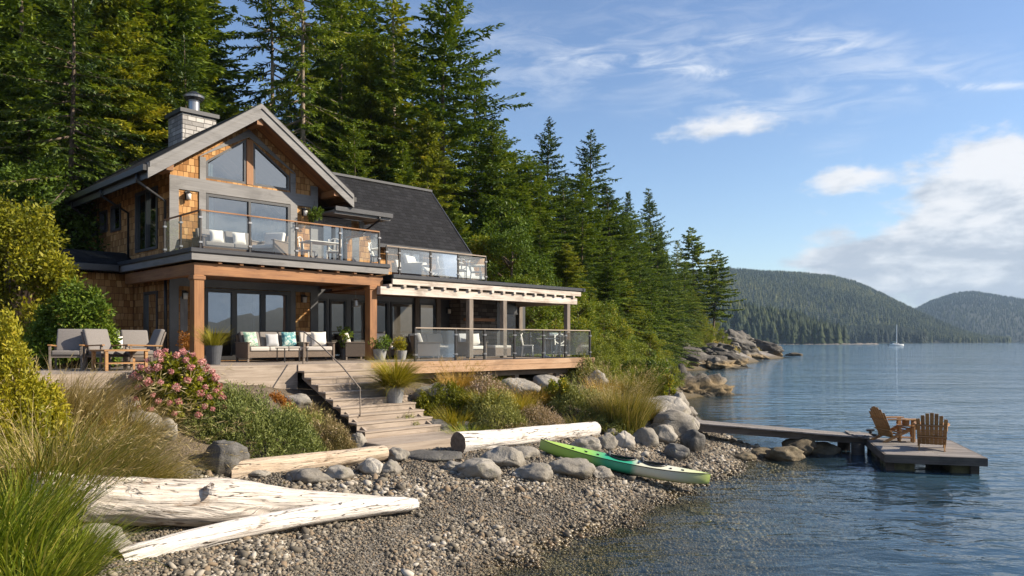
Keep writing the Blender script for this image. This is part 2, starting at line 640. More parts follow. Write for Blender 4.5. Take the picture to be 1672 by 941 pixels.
M['wicker'] = plain('wicker', (0.17, 0.13, 0.10), 0.8, 0, 0.3, 60, 0.004)
M['dwicker'] = plain('dark_wicker', (0.075, 0.058, 0.048), 0.8, 0, 0.3, 60, 0.004)
M['cushion'] = plain('cushion_cloth', (0.50, 0.47, 0.43), 0.9, 0, 0.06, 30, 0.002)
M['gcushion'] = plain('grey_cushion_cloth', (0.19, 0.175, 0.165), 0.9, 0, 0.08, 30, 0.002)
M['white'] = plain('white_cloth', (0.72, 0.69, 0.64), 0.9, 0, 0.06, 20, 0.002)
M['concrete'] = plain('grey_pot', (0.26, 0.265, 0.27), 0.85, 0, 0.2, 12, 0.004)
M['dpot'] = plain('charcoal_pot', (0.06, 0.065, 0.075), 0.6, 0, 0.2, 12, 0.003)
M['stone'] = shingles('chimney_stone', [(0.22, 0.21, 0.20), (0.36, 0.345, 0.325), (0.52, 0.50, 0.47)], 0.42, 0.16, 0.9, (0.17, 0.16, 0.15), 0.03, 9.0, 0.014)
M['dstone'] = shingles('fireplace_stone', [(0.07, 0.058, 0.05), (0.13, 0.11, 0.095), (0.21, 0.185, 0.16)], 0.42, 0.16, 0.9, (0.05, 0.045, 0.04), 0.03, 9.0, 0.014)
M['inside'] = plain('interior_wall', (0.20, 0.17, 0.14), 0.9)
M['curtain'] = plain('curtain_cloth', (0.50, 0.60, 0.55), 0.9)


def glass(name, refl, tint, rough=0.0, wavy=True, veil=0.0):
    """thin sheet of glass: see-through plus a mirror-like share that grows at grazing angles"""
    m, t, b, out = new_mat(name)
    t.n.remove(b)
    lw = t.node('ShaderNodeLayerWeight')
    lw.inputs['Blend'].default_value = 0.35
    fac = t.maprange(lw.outputs['Fresnel'], 0.0, 1.0, refl, 1.0, smooth=False)
    tr = t.node('ShaderNodeBsdfTransparent')
    tr.inputs['Color'].default_value = (*tint, 1)
    gl = t.node('ShaderNodeBsdfGlossy')
    gl.inputs['Roughness'].default_value = rough
    gl.inputs['Color'].default_value = (0.9, 0.95, 1.0, 1)
    tc = t.node('ShaderNodeTexCoord')
    bp = t.node('ShaderNodeBump')
    bp.inputs['Distance'].default_value = 0.004
    t.put(bp.inputs['Height'], t.noise(tc.outputs['Object'], 0.9, 2, 0.5))
    if wavy:
        t.l.new(bp.outputs[0], gl.inputs['Normal'])
    mx = t.node('ShaderNodeMixShader')
    t.l.new(fac, mx.inputs[0])
    t.l.new(tr.outputs[0], mx.inputs[1])
    t.l.new(gl.outputs[0], mx.inputs[2])
    if veil:
        # pale veil painted on the pane in place of stronger reflections
        df = t.node('ShaderNodeBsdfDiffuse')
        df.inputs['Color'].default_value = (.75, .78, .78, 1)
        tl = t.node('ShaderNodeBsdfTranslucent')
        tl.inputs['Color'].default_value = (.75, .78, .78, 1)
        m1 = t.node('ShaderNodeMixShader')
        m1.inputs[0].default_value = .4
        t.l.new(df.outputs[0], m1.inputs[1])
        t.l.new(tl.outputs[0], m1.inputs[2])
        m2 = t.node('ShaderNodeMixShader')
        t.put(m2.inputs[0], t.math('MULTIPLY', t.maprange(t.noise(tc.outputs['Object'], 1.4, 4, .6), .3, .7, .6, 1.2), veil))
        t.l.new(mx.outputs[0], m2.inputs[1])
        t.l.new(m1.outputs[0], m2.inputs[2])
        mx = m2
    t.l.new(mx.outputs[0], out.inputs['Surface'])
    return m


M['pane'] = glass('window_glass', 0.30, (0.55, 0.6, 0.62))
M['rail_glass'] = glass('railing_glass', 0.075, (0.86, 0.91, 0.90), 0.0, False, 0.05)
M['veil_glass'] = glass('pale_veil_glass', 0.085, (0.84, 0.89, 0.88), 0.0, False, 0.20)
# ------------------------------------------------------------------ the house's own frame: u along its front, v towards its back
P0 = (-8.48, 20.70)
UA = math.atan2(0.710, 0.704)
UX, UY = math.cos(UA), math.sin(UA)


def uv2w(u, v):
    return P0[0] + u * UX - v * UY, P0[1] + u * UY + v * UX


def ufv(px, v):
    """u of the point on the upright plane v=const seen at photograph column px"""
    s = (px - CXP) / FPX
    return (s * (P0[1] + v * UX) - P0[0] + v * UY) / (UX - s * UY)


def zfv(px, py, v):
    x, y = uv2w(ufv(px, v), v)
    return CZ + (HYP - py) / FPX * y


# ------------------------------------------------------------------ ground
_pts = np.array([
    # near water's edge
    (-8, 0.5, 0), (-5, 4, 0), (-2.3, 8, 0), (-.05, 11.5, -.05), (1.24, 13.6, -.05), (3.27, 16.15, -.05), (4.66, 18.6, -.04), (6.8, 22.4, -.02),
    (8.6, 24.0, 0), (7.7, 25.4, .02), (7.8, 28, 0), (8.2, 33, 0), (8.9, 38.5, 0), (10.2, 46, 0), (13.8, 51.7, 0), (12.6, 56, 0), (13.5, 68, 0), (17, 87, 0),
    (30, 103, 0), (31, 118, 0), (44, 150, 0), (62, 183, 0), (56, 200, 0), (40, 230, 0), (0, 300, 0), (-80, 380, 0),
    # beach
    (-5, 7.5, .9), (-3.2, 10, .62), (-1.7, 12.5, .5), (0, 15, .5), (1.5, 17, .5), (3.6, 20.5, .5), (5.2, 22.5, .5), (-3.0, 13.5, .8),
    (-1.5, 16, .85), (.4, 17.7, .85), (2.2, 20.6, .85), (4.2, 23.2, .8), (-5.5, 10.5, .95), (-4.9, 13.8, 1.0), (-2.7, 15.9, .97), (-1, 18.0, .98), (2.2, 22, 1.0), (6.0, 25.5, .7),
    (6.4, 28, 1.0),
    # garden slope
    (-6.5, 13.2, 1.35), (-5.5, 15.6, 1.55), (-6.2, 15.2, 1.95), (-8, 13, 1.9), (-8, 15, 2.3), (-7.3, 11, 1.35), (-9, 10, 1.7), (-7, 8, 1.25), (-6, 18.6, 2.25), (-3.2, 20.5, 1.9), (-1.2, 21.2, 1.7),
    (0.5, 22.5, 1.6), (2.3, 24.5, 1.6), (0, 24.6, 1.95), (2.8, 28, 1.9), (4.6, 27, 1.3), (-10, 16.5, 2.5), (-12, 12, 2.5), (-12, 18, 2.5), (-16, 16, 3.0),
    # beside the steps
    (-5.93, 19.86, 2.25), (-4.66, 21.14, 2.25), (-3.54, 22.28, 2.25), (-5.15, 19.09, 1.71), (-3.88, 20.37, 1.71), (-2.76, 21.50, 1.71), (-4.44, 18.38, 1.22), (-3.17, 19.66, 1.22), (-2.05, 20.80, 1.22), (-3.66, 17.61, 1.00), (-2.39, 18.89, 1.00), (-1.26, 20.02, 1.00),
    # under the house and behind
    (-8, 22, 2.35), (-2, 28, 2.1), (4, 32, 2.0), (-14, 24, 2.6), (-10, 32, 2.6), (0, 35, 2.6), (-19, 28, 3.2), (-12, 40, 4.0), (0, 44, 3.6), (-25, 35, 5), (-10, 55, 6.5), (-30, 55, 9), (-25, 20, 4.2),
    (-40, 30, 8), (-60, 60, 16), (-20, 100, 16), (-60, 120, 24), (-30, 8, 4), (-14, 4, 1.5), (-30, -10, 3),
    # wooded shore running away to the point
    (5, 38, 1.7), (6.5, 45, 1.7), (7, 55, 2.2), (5, 65, 3.4), (9, 75, 3.2), (11, 88, 3.8), (3, 88, 7), (18, 100, 3.4), (22, 118, 5.2), (10, 118, 9), (29, 130, 6.4), (36, 145, 5.4), (45, 158, 4.0),
    (52, 170, 2.2), (30, 160, 7.0), (15, 160, 11), (35, 185, 4.5), (0, 200, 14), (-60, 250, 24), (24, 106, 2.6), (33, 125, 2.8),
    # sea bed
    (-3, 3, -.9), (1.2, 10.5, -.24), (2.8, 12.5, -.24), (5, 15.5, -.27), (6.6, 18.6, -.30), (8.6, 21.5, -.36), (10.4, 24.5, -.8), (9.6, 27, -.8), (10.5, 33, -1.2), (5, 9, -.9), (8, 13, -1.1), (11, 17, -1.4), (13, 22, -2.4),
    (13, 30, -2.4), (14, 40, -2.4), (17, 55, -2.4), (16, 70, -2.2), (24, 88, -2.5), (40, 105, -3), (45, 125, -3), (58, 150, -3), (80, 185, -4), (70, 220, -4), (40, 280, -5), (0, -10, -3), (10, 0, -4),
    (30, 20, -6), (40, 60, -7), (100, 100, -10), (150, 200, -12), (60, -30, -9), (0, -60, -6), (-60, 460, -6), (150, 400, -14), (0, 420, -8), (-30, -60, 1), (-200, 0, 40), (-250, 250, 70), (-200, 420, 10),
], dtype=float)
_c = _pts[:, :2]
_n = len(_c)


def _phi(d):
    return np.sqrt(d * d + 0.3)


_A = np.zeros((_n + 3, _n + 3))
_A[:_n, :_n] = _phi(np.linalg.norm(_c[:, None] - _c[None], axis=2)) + np.eye(_n) * -0.02
_A[:_n, _n] = _A[_n, :_n] = 1
_A[:_n, _n + 1:] = _c / 100
_A[_n + 1:, :_n] = _c.T / 100
_w = np.linalg.solve(_A, np.concatenate([_pts[:, 2], [0, 0, 0]]))


def ground_np(x, y):
    x = np.asarray(x, float)
    y = np.asarray(y, float)
    sh = x.shape
    q = np.stack([np.clip(x, -260, 170).ravel(), np.clip(y, -70, 470).ravel()], 1)
    out = np.empty(len(q))
    for i in range(0, len(q), 20000):
        c = q[i:i + 20000]
        out[i:i + 20000] = _phi(np.linalg.norm(c[:, None] - _c[None], axis=2)) @ _w[:_n] + _w[_n] + (c / 100) @ _w[_n + 1:]
    z = out.reshape(sh)
    # far away the sheet sinks into deep water on the open side
    far = np.clip((np.maximum(np.maximum(x - 170, y - 470), 0)) / 60, 0, 1)
    return z * (1 - far) + far * -16


def _bumps(x, y):
    r = 0.035 * np.sin(x * 2.1 + 1.3 * np.sin(y * 1.1)) * np.sin(y * 1.7 + 0.8 * np.sin(x * 1.9)) + 0.02 * np.sin(x * 5.3 + y * 3.1)
    return r


def ground(x, y):
    return float(ground_np(np.array([x]), np.array([y]))[0] + _bumps(x, y))


def hit(px, py, t0=5.0, t1=260.0):
    """where the line of sight through a photograph pixel meets the ground"""
    dx, dz = (px - CXP) / FPX, (HYP - py) / FPX
    t = t0 * (t1 / t0) ** np.linspace(0, 1, 700)
    g = ground_np(dx * t, t) + _bumps(dx * t, t)
    s = CZ + dz * t - g
    k = np.where(s <= 0)[0]
    i = k[0] if len(k) else len(t) - 1
    if i > 0 and len(k):
        a = s[i - 1] / (s[i - 1] - s[i])
        tt = t[i - 1] + a * (t[i] - t[i - 1])
    else:
        tt = t[i]
    x = dx * tt
    return x, tt, ground(x, tt)


def axis(segs):
    a = []
    for lo, hi, st in segs:
        a += list(np.arange(lo, hi, st))
    a.append(segs[-1][1])
    return np.array(a)


GX = axis([(-9000, -1000, 2000), (-1000, -300, 100), (-300, -60, 12), (-60, -14, 1.5), (-14, 16, 0.2), (16, 70, 1.2), (70, 200, 10), (200, 1000, 160), (1000, 9000, 2000)])
GY = axis([(-3000, -400, 650), (-400, -40, 45), (-40, 4, 2.0), (4, 34, 0.2), (34, 70, 0.6), (70, 210, 1.6), (210, 500, 12), (500, 1500, 200), (1500, 12000, 1500)])
gxx, gyy = np.meshgrid(GX, GY, indexing='ij')
gzz = ground_np(gxx, gyy)
gzz = gzz + np.where((gxx > -60) & (gxx < 70) & (gyy < 210) & (gyy > 4), _bumps(gxx, gyy), 0)
ni, nj = gxx.shape
idx = np.arange(ni * nj).reshape(ni, nj)
gquads = np.stack([idx[:-1, :-1].ravel(), idx[1:, :-1].ravel(), idx[1:, 1:].ravel(), idx[:-1, 1:].ravel()], 1)


def ground_material():
    m, t, b, out = new_mat('ground')
    geo = t.node('ShaderNodeNewGeometry')
    pos = geo.outputs['Position']
    sp = t.node('ShaderNodeSeparateXYZ')
    t.l.new(pos, sp.inputs[0])
    z, y = sp.outputs[2], sp.outputs[1]
    n1 = t.noise(pos, 0.9, 6, 0.65)
    n2 = t.noise(pos, 16.0, 4, 0.65)
    soil = t.ramp(t.math('ADD', t.math('MULTIPLY', n1, 0.6), t.math('MULTIPLY', n2, 0.4)),
                  [(0.3, (0.055, 0.04, 0.026)), (0.5, (0.11, 0.083, 0.054)), (0.7, (0.19, 0.15, 0.105))])
    # gravel between the pebbles
    vc = t.voronoi(pos, 26.0, 'F1', 'Color')
    vd = t.voronoi(pos, 26.0, 'F1', 'Distance')
    sepc = t.node('ShaderNodeSeparateColor')
    t.l.new(vc, sepc.inputs[0])
    grav = t.ramp(sepc.outputs[0], [(0.0, (0.05, 0.045, 0.038)), (0.5, (0.13, 0.115, 0.095)), (0.85, (0.24, 0.22, 0.185)), (1.0, (0.36, 0.34, 0.30))])
    grav = t.mix(t.maprange(vd, 0.45, 0.8, 0, 0.75), grav, (0.03, 0.025, 0.02))
    zz = t.math('ADD', z, t.math('MULTIPLY', t.math('SUBTRACT', n1, 0.5), 0.5))
    col = t.mix(t.maprange(zz, 1.0, 1.35), grav, soil)
    # wooded shore beyond the garden: bare rock low down, needles and moss above
    rockc = t.ramp(t.noise(t.scale(pos, 0.5, 0.5, 2.0), 1.0, 7, 0.65), [(0.3, (0.07, 0.062, 0.055)), (0.5, (0.17, 0.155, 0.14)), (0.7, (0.30, 0.28, 0.255))])
    wood_f = t.ramp(n1, [(0.35, (0.035, 0.038, 0.014)), (0.6, (0.075, 0.07, 0.026)), (0.75, (0.12, 0.10, 0.045))])
    shore = t.mix(t.maprange(t.math('ADD', z, t.math('MULTIPLY', t.math('SUBTRACT', n1, 0.5), 3.0)), 1.8, 3.4), rockc, wood_f)
    shore = t.mix(t.maprange(z, 0.25, 0.9, 1, 0), shore, (0.10, 0.078, 0.045))
    col = t.mix(t.maprange(y, 30.0, 40.0), col, shore)
    # wet, weedy stones below the tide line
    wet = t.mix(1.0, col, (0.80, 0.72, 0.46), 'MULTIPLY')
    col = t.mix(t.maprange(t.math('ADD', z, t.math('MULTIPLY', t.math('SUBTRACT', n1, 0.5), 0.2)), 0.0, 0.14, 1, 0), col, wet)
    t.put(b.inputs['Base Color'], col)
    b.inputs['Roughness'].default_value = 0.9
    h = t.math('ADD', t.math('MULTIPLY', n2, 0.6), t.math('MULTIPLY', vd, -0.6))
    set_bump(t, b, h, 0.035)
    return m


gme = np_mesh('ground', np.stack([gxx.ravel(), gyy.ravel(), gzz.ravel()], 1), gquads, smooth=True)
tag(link('ground', gme, ground_material()), kind='structure')


# ------------------------------------------------------------------ water
def water_material():
    m, t, b, out = new_mat('sea_water')
    t.n.remove(b)
    geo = t.node('ShaderNodeNewGeometry')
    pos = geo.outputs['Position']
    at = t.node('ShaderNodeAttribute', attribute_name='tint')      # water depth in metres
    sp = t.node('ShaderNodeSeparateXYZ')
    t.l.new(pos, sp.inputs[0])
    w1 = t.noise(t.scale(pos, 0.4, 1.0, 1), 0.42, 3, 0.5, 0.6)
    w2 = t.noise(t.scale(pos, 0.55, 1.0, 1), 1.7, 3, 0.5, 0.8)
    w3 = t.noise(t.scale(pos, 0.7, 1.0, 1), 5.5, 2, 0.5, 0.4)
    calm = t.maprange(t.noise(t.scale(pos, 0.35, 1.0, 1), 0.05, 3, 0.5), 0.35, 0.65, 0.55, 1.15)
    near = t.maprange(at.outputs['Fac'], 0.0, 1.2, 0.5, 1.0)
    h = t.math('ADD', t.math('MULTIPLY', w1, 0.20), t.math('ADD', t.math('MULTIPLY', w2, 0.075), t.math('MULTIPLY', w3, 0.016)))
    h = t.math('MULTIPLY', h, t.math('MULTIPLY', calm, near))
    bp = t.node('ShaderNodeBump')
    bp.inputs['Strength'].default_value = 1.0
    bp.inputs['Distance'].default_value = 1.0
    t.put(bp.inputs['Height'], h)
    fr = t.node('ShaderNodeFresnel')
    fr.inputs['IOR'].default_value = 1.333
    t.l.new(bp.outputs[0], fr.inputs['Normal'])
    gl = t.node('ShaderNodeBsdfGlossy')
    gl.inputs['Roughness'].default_value = 0.04
    gl.inputs['Color'].default_value = (0.94, 0.97, 1.0, 1)
    t.l.new(bp.outputs[0], gl.inputs['Normal'])
    # murk grows with depth; the shallows let the stones show
    murk = t.math('SUBTRACT', 1.0, t.math('EXPONENT', t.math('MULTIPLY', at.outputs['Fac'], -0.6)))
    df = t.node('ShaderNodeBsdfDiffuse')
    df.inputs['Color'].default_value = (0.050, 0.108, 0.160, 1)
    tr = t.node('ShaderNodeBsdfTransparent')
    tr.inputs['Color'].default_value = (0.90, 0.92, 0.84, 1)
    under = t.node('ShaderNodeMixShader')
    t.l.new(murk, under.inputs[0])
    t.l.new(tr.outputs[0], under.inputs[1])
    t.l.new(df.outputs[0], under.inputs[2])
    mx = t.node('ShaderNodeMixShader')
    # waves facing the viewer take up most of what one sees, so the mean reflectance is below a flat sheet's
    t.l.new(t.math('MULTIPLY', fr.outputs[0], t.maprange(at.outputs['Fac'], 0.0, 1.0, 0.42, 0.9)), mx.inputs[0])
    t.l.new(under.outputs[0], mx.inputs[1])
    t.l.new(gl.outputs[0], mx.inputs[2])
    t.l.new(mx.outputs[0], out.inputs['Surface'])
    return m


cellmin = np.minimum.reduce([gzz[:-1, :-1], gzz[1:, :-1], gzz[1:, 1:], gzz[:-1, 1:]]).ravel()
wq = gquads[cellmin < 0.05]
used = np.unique(wq)
remap = np.full(ni * nj, -1)
remap[used] = np.arange(len(used))
wv = np.stack([gxx.ravel()[used], gyy.ravel()[used], np.zeros(len(used))], 1)
wme = np_mesh('water', wv, remap[wq].astype(np.int32), tint=np.clip(-gzz.ravel()[used], 0, 30), smooth=True)
tag(link('water', wme, water_material()), kind='structure')


# ------------------------------------------------------------------ far hills with their woods
def hill_mat(name, lo, hi):
    m, t, b, out = new_mat(name)
    geo = t.node('ShaderNodeNewGeometry')
    n = t.noise(geo.outputs['Position'], 0.02, 8, 0.7)
    t.put(b.inputs['Base Color'], t.ramp(n, [(0.35, lo), (0.65, hi)]))
    b.inputs['Roughness'].default_value = 0.95
    return m


M['hill'] = hill_mat('hillside', (0.010, 0.016, 0.009), (0.022, 0.030, 0.014))
M['fartree'] = leaf_mat('far_conifer', [(0.0, (0.005, 0.012, 0.006)), (0.45, (0.012, 0.024, 0.010)), (0.75, (0.034, 0.050, 0.014)), (1.0, (0.075, 0.082, 0.022))], 0.0, 0.9)  # lighter stops put the sunlit patches of the slopes into the colour
rng = np.random.default_rng(5)


def far_cone(nside=6, tiers=3):
    vs, fs = [], []
    for t in range(tiers):
        b = len(vs)
        z0 = t / tiers * 0.8
        z1 = min(1.0, z0 + 0.55)
        r = 0.19 * (1 - t / tiers * 0.75)
        for k in range(nside):
            a = 2 * PI * (k + 0.5 * t) / nside
            rr = r * (1.0 if k % 2 else 0.62)
            vs.append((rr * math.cos(a), rr * math.sin(a), z0 + (0.03 if k % 2 else 0.09)))
        vs.append((0, 0, z1))
        for k in range(nside):
            fs.append((b + k, b + (k + 1) % nside, b + nside))
    return np.array(vs), np.array(fs)


def scatter_wood(name, xs, ys, zs, hs, label, cat, wide=1.0, hue=0.0):
    cv, cf = far_cone()
    n = len(xs)
    a = rng.uniform(0, 2 * PI, n)
    ca, sa = np.cos(a)[:, None], np.sin(a)[:, None]
    w = hs[:, None] * rng.uniform(0.85, 1.5, n)[:, None] * wide
    V = np.stack([xs[:, None] + (cv[:, 0] * ca - cv[:, 1] * sa) * w, ys[:, None] + (cv[:, 0] * sa + cv[:, 1] * ca) * w, zs[:, None] - hs[:, None] * 0.06 + cv[:, 2] * hs[:, None]], 2).reshape(-1, 3)
    F = (cf[None] + (np.arange(n) * len(cv))[:, None, None]).reshape(-1, 3)
    patch = 0.5 + 0.22 * np.sin(xs / 90 + 1.7 * np.sin(ys / 140)) * np.sin(ys / 110 + xs / 230)
    ti = np.clip(patch + hue + rng.normal(0, 0.14, n), 0, 1)
    me = np_mesh(name, V, F.astype(np.int32), tint=np.repeat(ti, len(cv)))
    return tag(link(name, me, M['fartree']), label, cat, None, 'stuff')


def hillside(prof, D, depth, zfront, name, seed, trees, hmin, hmax, label, cols=170, rows=46, back=0.5, wob=0.05, wide=1.0, hue=0.0):
    """prof: [(px, py)] skyline seen at distance D; the ground climbs from the shore at D-depth up to the ridge at D and falls behind"""
    px = np.linspace(prof[0][0], prof[-1][0], cols)
    py = np.interp(px, [p[0] for p in prof], [p[1] for p in prof])
    ang = (px - CXP) / FPX
    r0 = np.random.default_rng(seed)
    ph = r0.uniform(0, 6.28, 8)
    f = np.linspace(-1.0, back, rows)             # -1 shore, 0 ridge
    Y = D + depth * f[None] + np.zeros((cols, 1))
    ridge = (HYP - py) / FPX * D + CZ - hmax * 0.75
    X = ang[:, None] * Y
    g = np.where(f < 0, np.sin((1 + f) * PI / 2) ** 0.9, np.cos(f / max(back, .01) * PI / 2 * 0.9))
    Z = np.maximum(ridge, -6)[:, None] * g[None]
    sx, sy = X / depth, Y / depth
    nz = sum(np.sin(sx * k * 5 + ph[i] + 1.2 * np.sin(sy * k * 4 + ph[i + 3])) * np.sin(sy * k * 4.3 + ph[i + 2]) / k for i, k in enumerate((1, 2.1, 4.3)))
    env = np.clip((1 - np.abs(f[None]) ** 2), 0, 1) * np.clip(-f[None] * 4, 0, 1)
    Z = Z + nz * ridge.max() * wob * env
    Z[:, 0] = zfront - 3
    ii = np.arange(cols * rows).reshape(cols, rows)
    q = np.stack([ii[:-1, :-1].ravel(), ii[1:, :-1].ravel(), ii[1:, 1:].ravel(), ii[:-1, 1:].ravel()], 1)
    me = np_mesh(name, np.stack([X.ravel(), Y.ravel(), Z.ravel()], 1), q, smooth=True)
    tag(link(name, me, M['hill']), kind='structure')
    # woods
    a = r0.uniform(0, cols - 1.001, trees)
    c = r0.uniform(0.0, 1, trees) ** 0.9 * (rows * 1.0 / (1 + back)) * 1.03
    c = np.clip(c, 0.35, rows - 1.001)
    i, j = a.astype(int), c.astype(int)
    fa, fc = a - i, c - j
    def bl(A):
        return A[i, j] * (1 - fa) * (1 - fc) + A[i + 1, j] * fa * (1 - fc) + A[i, j + 1] * (1 - fa) * fc + A[i + 1, j + 1] * fa * fc
    xs, ys, zs = bl(X), bl(Y), bl(Z)
    ok = zs > 0.5
    hs = r0.uniform(hmin, hmax, trees)
    scatter_wood('forest', xs[ok], ys[ok], zs[ok], hs[ok], label, 'forest', wide, hue)


hillside([(1040, 480), (1120, 452), (1190, 441), (1230, 442), (1300, 446), (1360, 452), (1400, 463), (1440, 480), (1480, 500), (1520, 520), (1560, 540), (1600, 553), (1650, 558)],
         2500, 900, 0, 'hill', 1, 16000, 11, 18, 'broad forested hill across the water, rising left of the saddle in the skyline', cols=190, rows=60, hue=.12)
hillside([(1380, 556), (1440, 530), (1490, 505), (1520, 490), (1560, 479), (1590, 477), (1630, 484), (1672, 491), (1740, 500), (1850, 505), (1990, 530), (2100, 558)],
         3600, 1000, 0, 'hill', 2, 13000, 11, 19, 'hazy blue forested hill farthest away at the right edge of the skyline', cols=170, rows=50)
hillside([(1060, 495), (1130, 490), (1200, 491), (1250, 500), (1300, 512), (1340, 524), (1380, 535), (1410, 545), (1432, 554), (1440, 558)],
         1090, 130, 0, 'hill', 3, 1500, 14, 30, 'dark green wooded headland ending in pale shore rocks, in front of the broad hill', cols=80, rows=24, wide=1.15, hue=-.12)
hillside([(1370, 538), (1420, 530), (1460, 533), (1500, 541), (1525, 550), (1535, 556)],
         1620, 150, 0, 'hill', 4, 900, 17, 26, 'low dark wooded spit behind the moored sailboat', cols=60, rows=20, wide=1.15, hue=-.2)
# hills across the bay to the right of the frame: they show in the window glass
def bay_hills():
    az = np.radians(np.linspace(38, 165, 120))
    rr = np.linspace(1150, 1900, 14)
    A, Q = np.meshgrid(az, rr, indexing='ij')
    top = 95 + 40 * np.sin(A * 5.3) + 24 * np.sin(A * 11.7 + 1) + 8 * np.sin(A * 31)
    Z = -3 + top * np.sin(np.clip((Q - 1150) / 500, 0, 1.6) * PI / 2)
    ii = np.arange(A.size).reshape(A.shape)
    q = np.stack([ii[:-1, :-1].ravel(), ii[:-1, 1:].ravel(), ii[1:, 1:].ravel(), ii[1:, :-1].ravel()], 1)
    me = np_mesh('hill', np.stack([(np.sin(A) * Q).ravel(), (np.cos(A) * Q).ravel(), Z.ravel()], 1), q, smooth=True)
    tag(link('hill', me, M['hill']), kind='structure')


bay_hills()


def shore_rocks(prof, D, n, seed, label):
    r0 = np.random.default_rng(seed)
    px = r0.uniform(prof[0], prof[1], n)
    Y = D + r0.normal(0, 5, n) - 4
    V0, F0 = far_cone(7, 1)
    V0 = V0 * np.array([2.6, 1.6, .6])
    s = r0.uniform(2.0, 6.5, n) * (.5 + 1.0 * np.clip((px - prof[0]) / (prof[1] - prof[0]), 0, 1) ** 3)
    X = (px - CXP) / FPX * Y
    V = np.stack([X[:, None] + V0[:, 0] * s[:, None] * 2.2, Y[:, None] + V0[:, 1] * s[:, None], -.4 + V0[:, 2] * s[:, None]], 2).reshape(-1, 3)
    F = (F0[None] + (np.arange(n) * len(V0))[:, None, None]).reshape(-1, 3)
    m, t, b, out = new_mat('far_rock')
    b.inputs['Base Color'].default_value = (.19, .165, .135, 1)
    b.inputs['Roughness'].default_value = .9
    tag(link('shore_rocks', np_mesh('shore_rocks', V, F.astype(np.int32)), m), label, 'rocks', None, 'stuff')


shore_rocks((1200, 1436), 958, 150, 3, 'pale rocks along the foot of the wooded headland')


# ------------------------------------------------------------------ air: pale haze over the whole inlet
def haze():
    mb = MB()
    mb.box(-9200, -3100, -19.5, 9200, 12200, 330)
    m = bpy.data.materials.new('haze')
    m.use_nodes = True
    t = NT(m.node_tree)
    t.n.clear()
    out = t.node('ShaderNodeOutputMaterial')
    v = t.node('ShaderNodeVolumePrincipled')
    v.inputs['Color'].default_value = (0.50, 0.72, 1.0, 1)
    v.inputs['Density'].default_value = HAZE
    v.inputs['Anisotropy'].default_value = 0.0
    t.l.new(v.outputs[0], out.inputs['Volume'])
    o = mb.build('haze', m, None)
    tag(o, kind='stuff')


HAZE = 0.000085
haze()
# ------------------------------------------------------------------ the house (modelled in u, v and height above the water)
DZ = 2.9                                   # deck boards


def frame_at(name, z, label, cat, group=None):
    o = empty(name, (P0[0], P0[1], z), UA, label, cat, group)
    ZOFF[o.name] = z
    return o


house = frame_at('house', 2.3, 'two-storey cedar-shingle house with dark gabled roofs, stone chimney and big windows', 'house')


def H(mb, name, mat, **k):
    return mb.build(name, M[mat], house, **k)


VW = 2.6
RZ0, RU0, RS = 10.87, 2.75, 0.70           # ridge height, ridge u, slope of the main gable


def rtop(u):
    return RZ0 - RS * abs(u - RU0)


def wall_panels(mb, u0, u1, v0, v1, z0, z1, holes):
    """a front wall with rectangular holes (u0,u1,z0,z1)"""
    us = sorted({u0, u1, *[h[0] for h in holes], *[h[1] for h in holes]})
    for a, b in zip(us[:-1], us[1:]):
        hs = sorted([h for h in holes if h[0] <= a + 1e-6 and h[1] >= b - 1e-6], key=lambda h: h[2])
        z = z0
        for h in hs:
            if h[2] > z + 1e-4:
                mb.box(a, v0, z, b, v1, h[2])
            z = h[3]
        if z < z1 - 1e-4:
            mb.box(a, v0, z, b, v1, z1)


def window(u0, u1, z0, z1, v, panes=2, fw=0.07, name='window', mat='frame', parent=None, depth=0.10, mw=None):
    """frame with mullions standing a little proud of the wall, the glass a sub-part"""
    p = parent or house
    f = MB()
    y0, y1 = v - 0.03, v + depth
    f.box(u0, y0, z0, u1, y1, z0 + fw)
    f.box(u0, y0, z1 - fw, u1, y1, z1)
    f.box(u0, y0, z0 + fw, u0 + fw, y1, z1 - fw)
    f.box(u1 - fw, y0, z0 + fw, u1, y1, z1 - fw)
    mw = mw or fw
    for k in range(1, panes):
        c = u0 + (u1 - u0) * k / panes
        f.box(c - mw / 2, y0 + .004, z0 + fw, c + mw / 2, y1, z1 - fw)
    fo = f.build(name, M[mat], p)
    g = MB()
    g.quad((u0 + fw, v + 0.04, z0 + fw), (u1 - fw, v + 0.04, z0 + fw), (u1 - fw, v + 0.04, z1 - fw), (u0 + fw, v + 0.04, z1 - fw))
    g.build('pane', M['pane'], fo)
    return fo


def side_window(v0, v1, z0, z1, u, panes=1, fw=0.08, du=-1):
    f = MB()
    x0, x1 = sorted((u + du * 0.04, u - du * 0.12))
    f.box(x0, v0, z0, x1, v1, z0 + fw)
    f.box(x0, v0, z1 - fw, x1, v1, z1)
    f.box(x0, v0, z0 + fw, x1, v0 + fw, z1 - fw)
    f.box(x0, v1 - fw, z0 + fw, x1, v1, z1 - fw)
    for k in range(1, panes):
        c = v0 + (v1 - v0) * k / panes
        f.box(x0 + .004, c - fw / 2, z0 + fw, x1, c + fw / 2, z1 - fw)
    fo = f.build('window', M['frame'], house)
    g = MB()
    uu = u - du * 0.03
    g.quad((uu, v0 + fw, z0 + fw), (uu, v1 - fw, z0 + fw), (uu, v1 - fw, z1 - fw), (uu, v0 + fw, z1 - fw))
    g.build('pane', M['pane'], fo)
    return fo


# ---- upper gable wall
UL, UR = 0.30, 5.20
def ztop(u):
    return rtop(u) - 0.36


w = MB()
zb = 5.98
wx0, wx1 = 1.37, 4.19
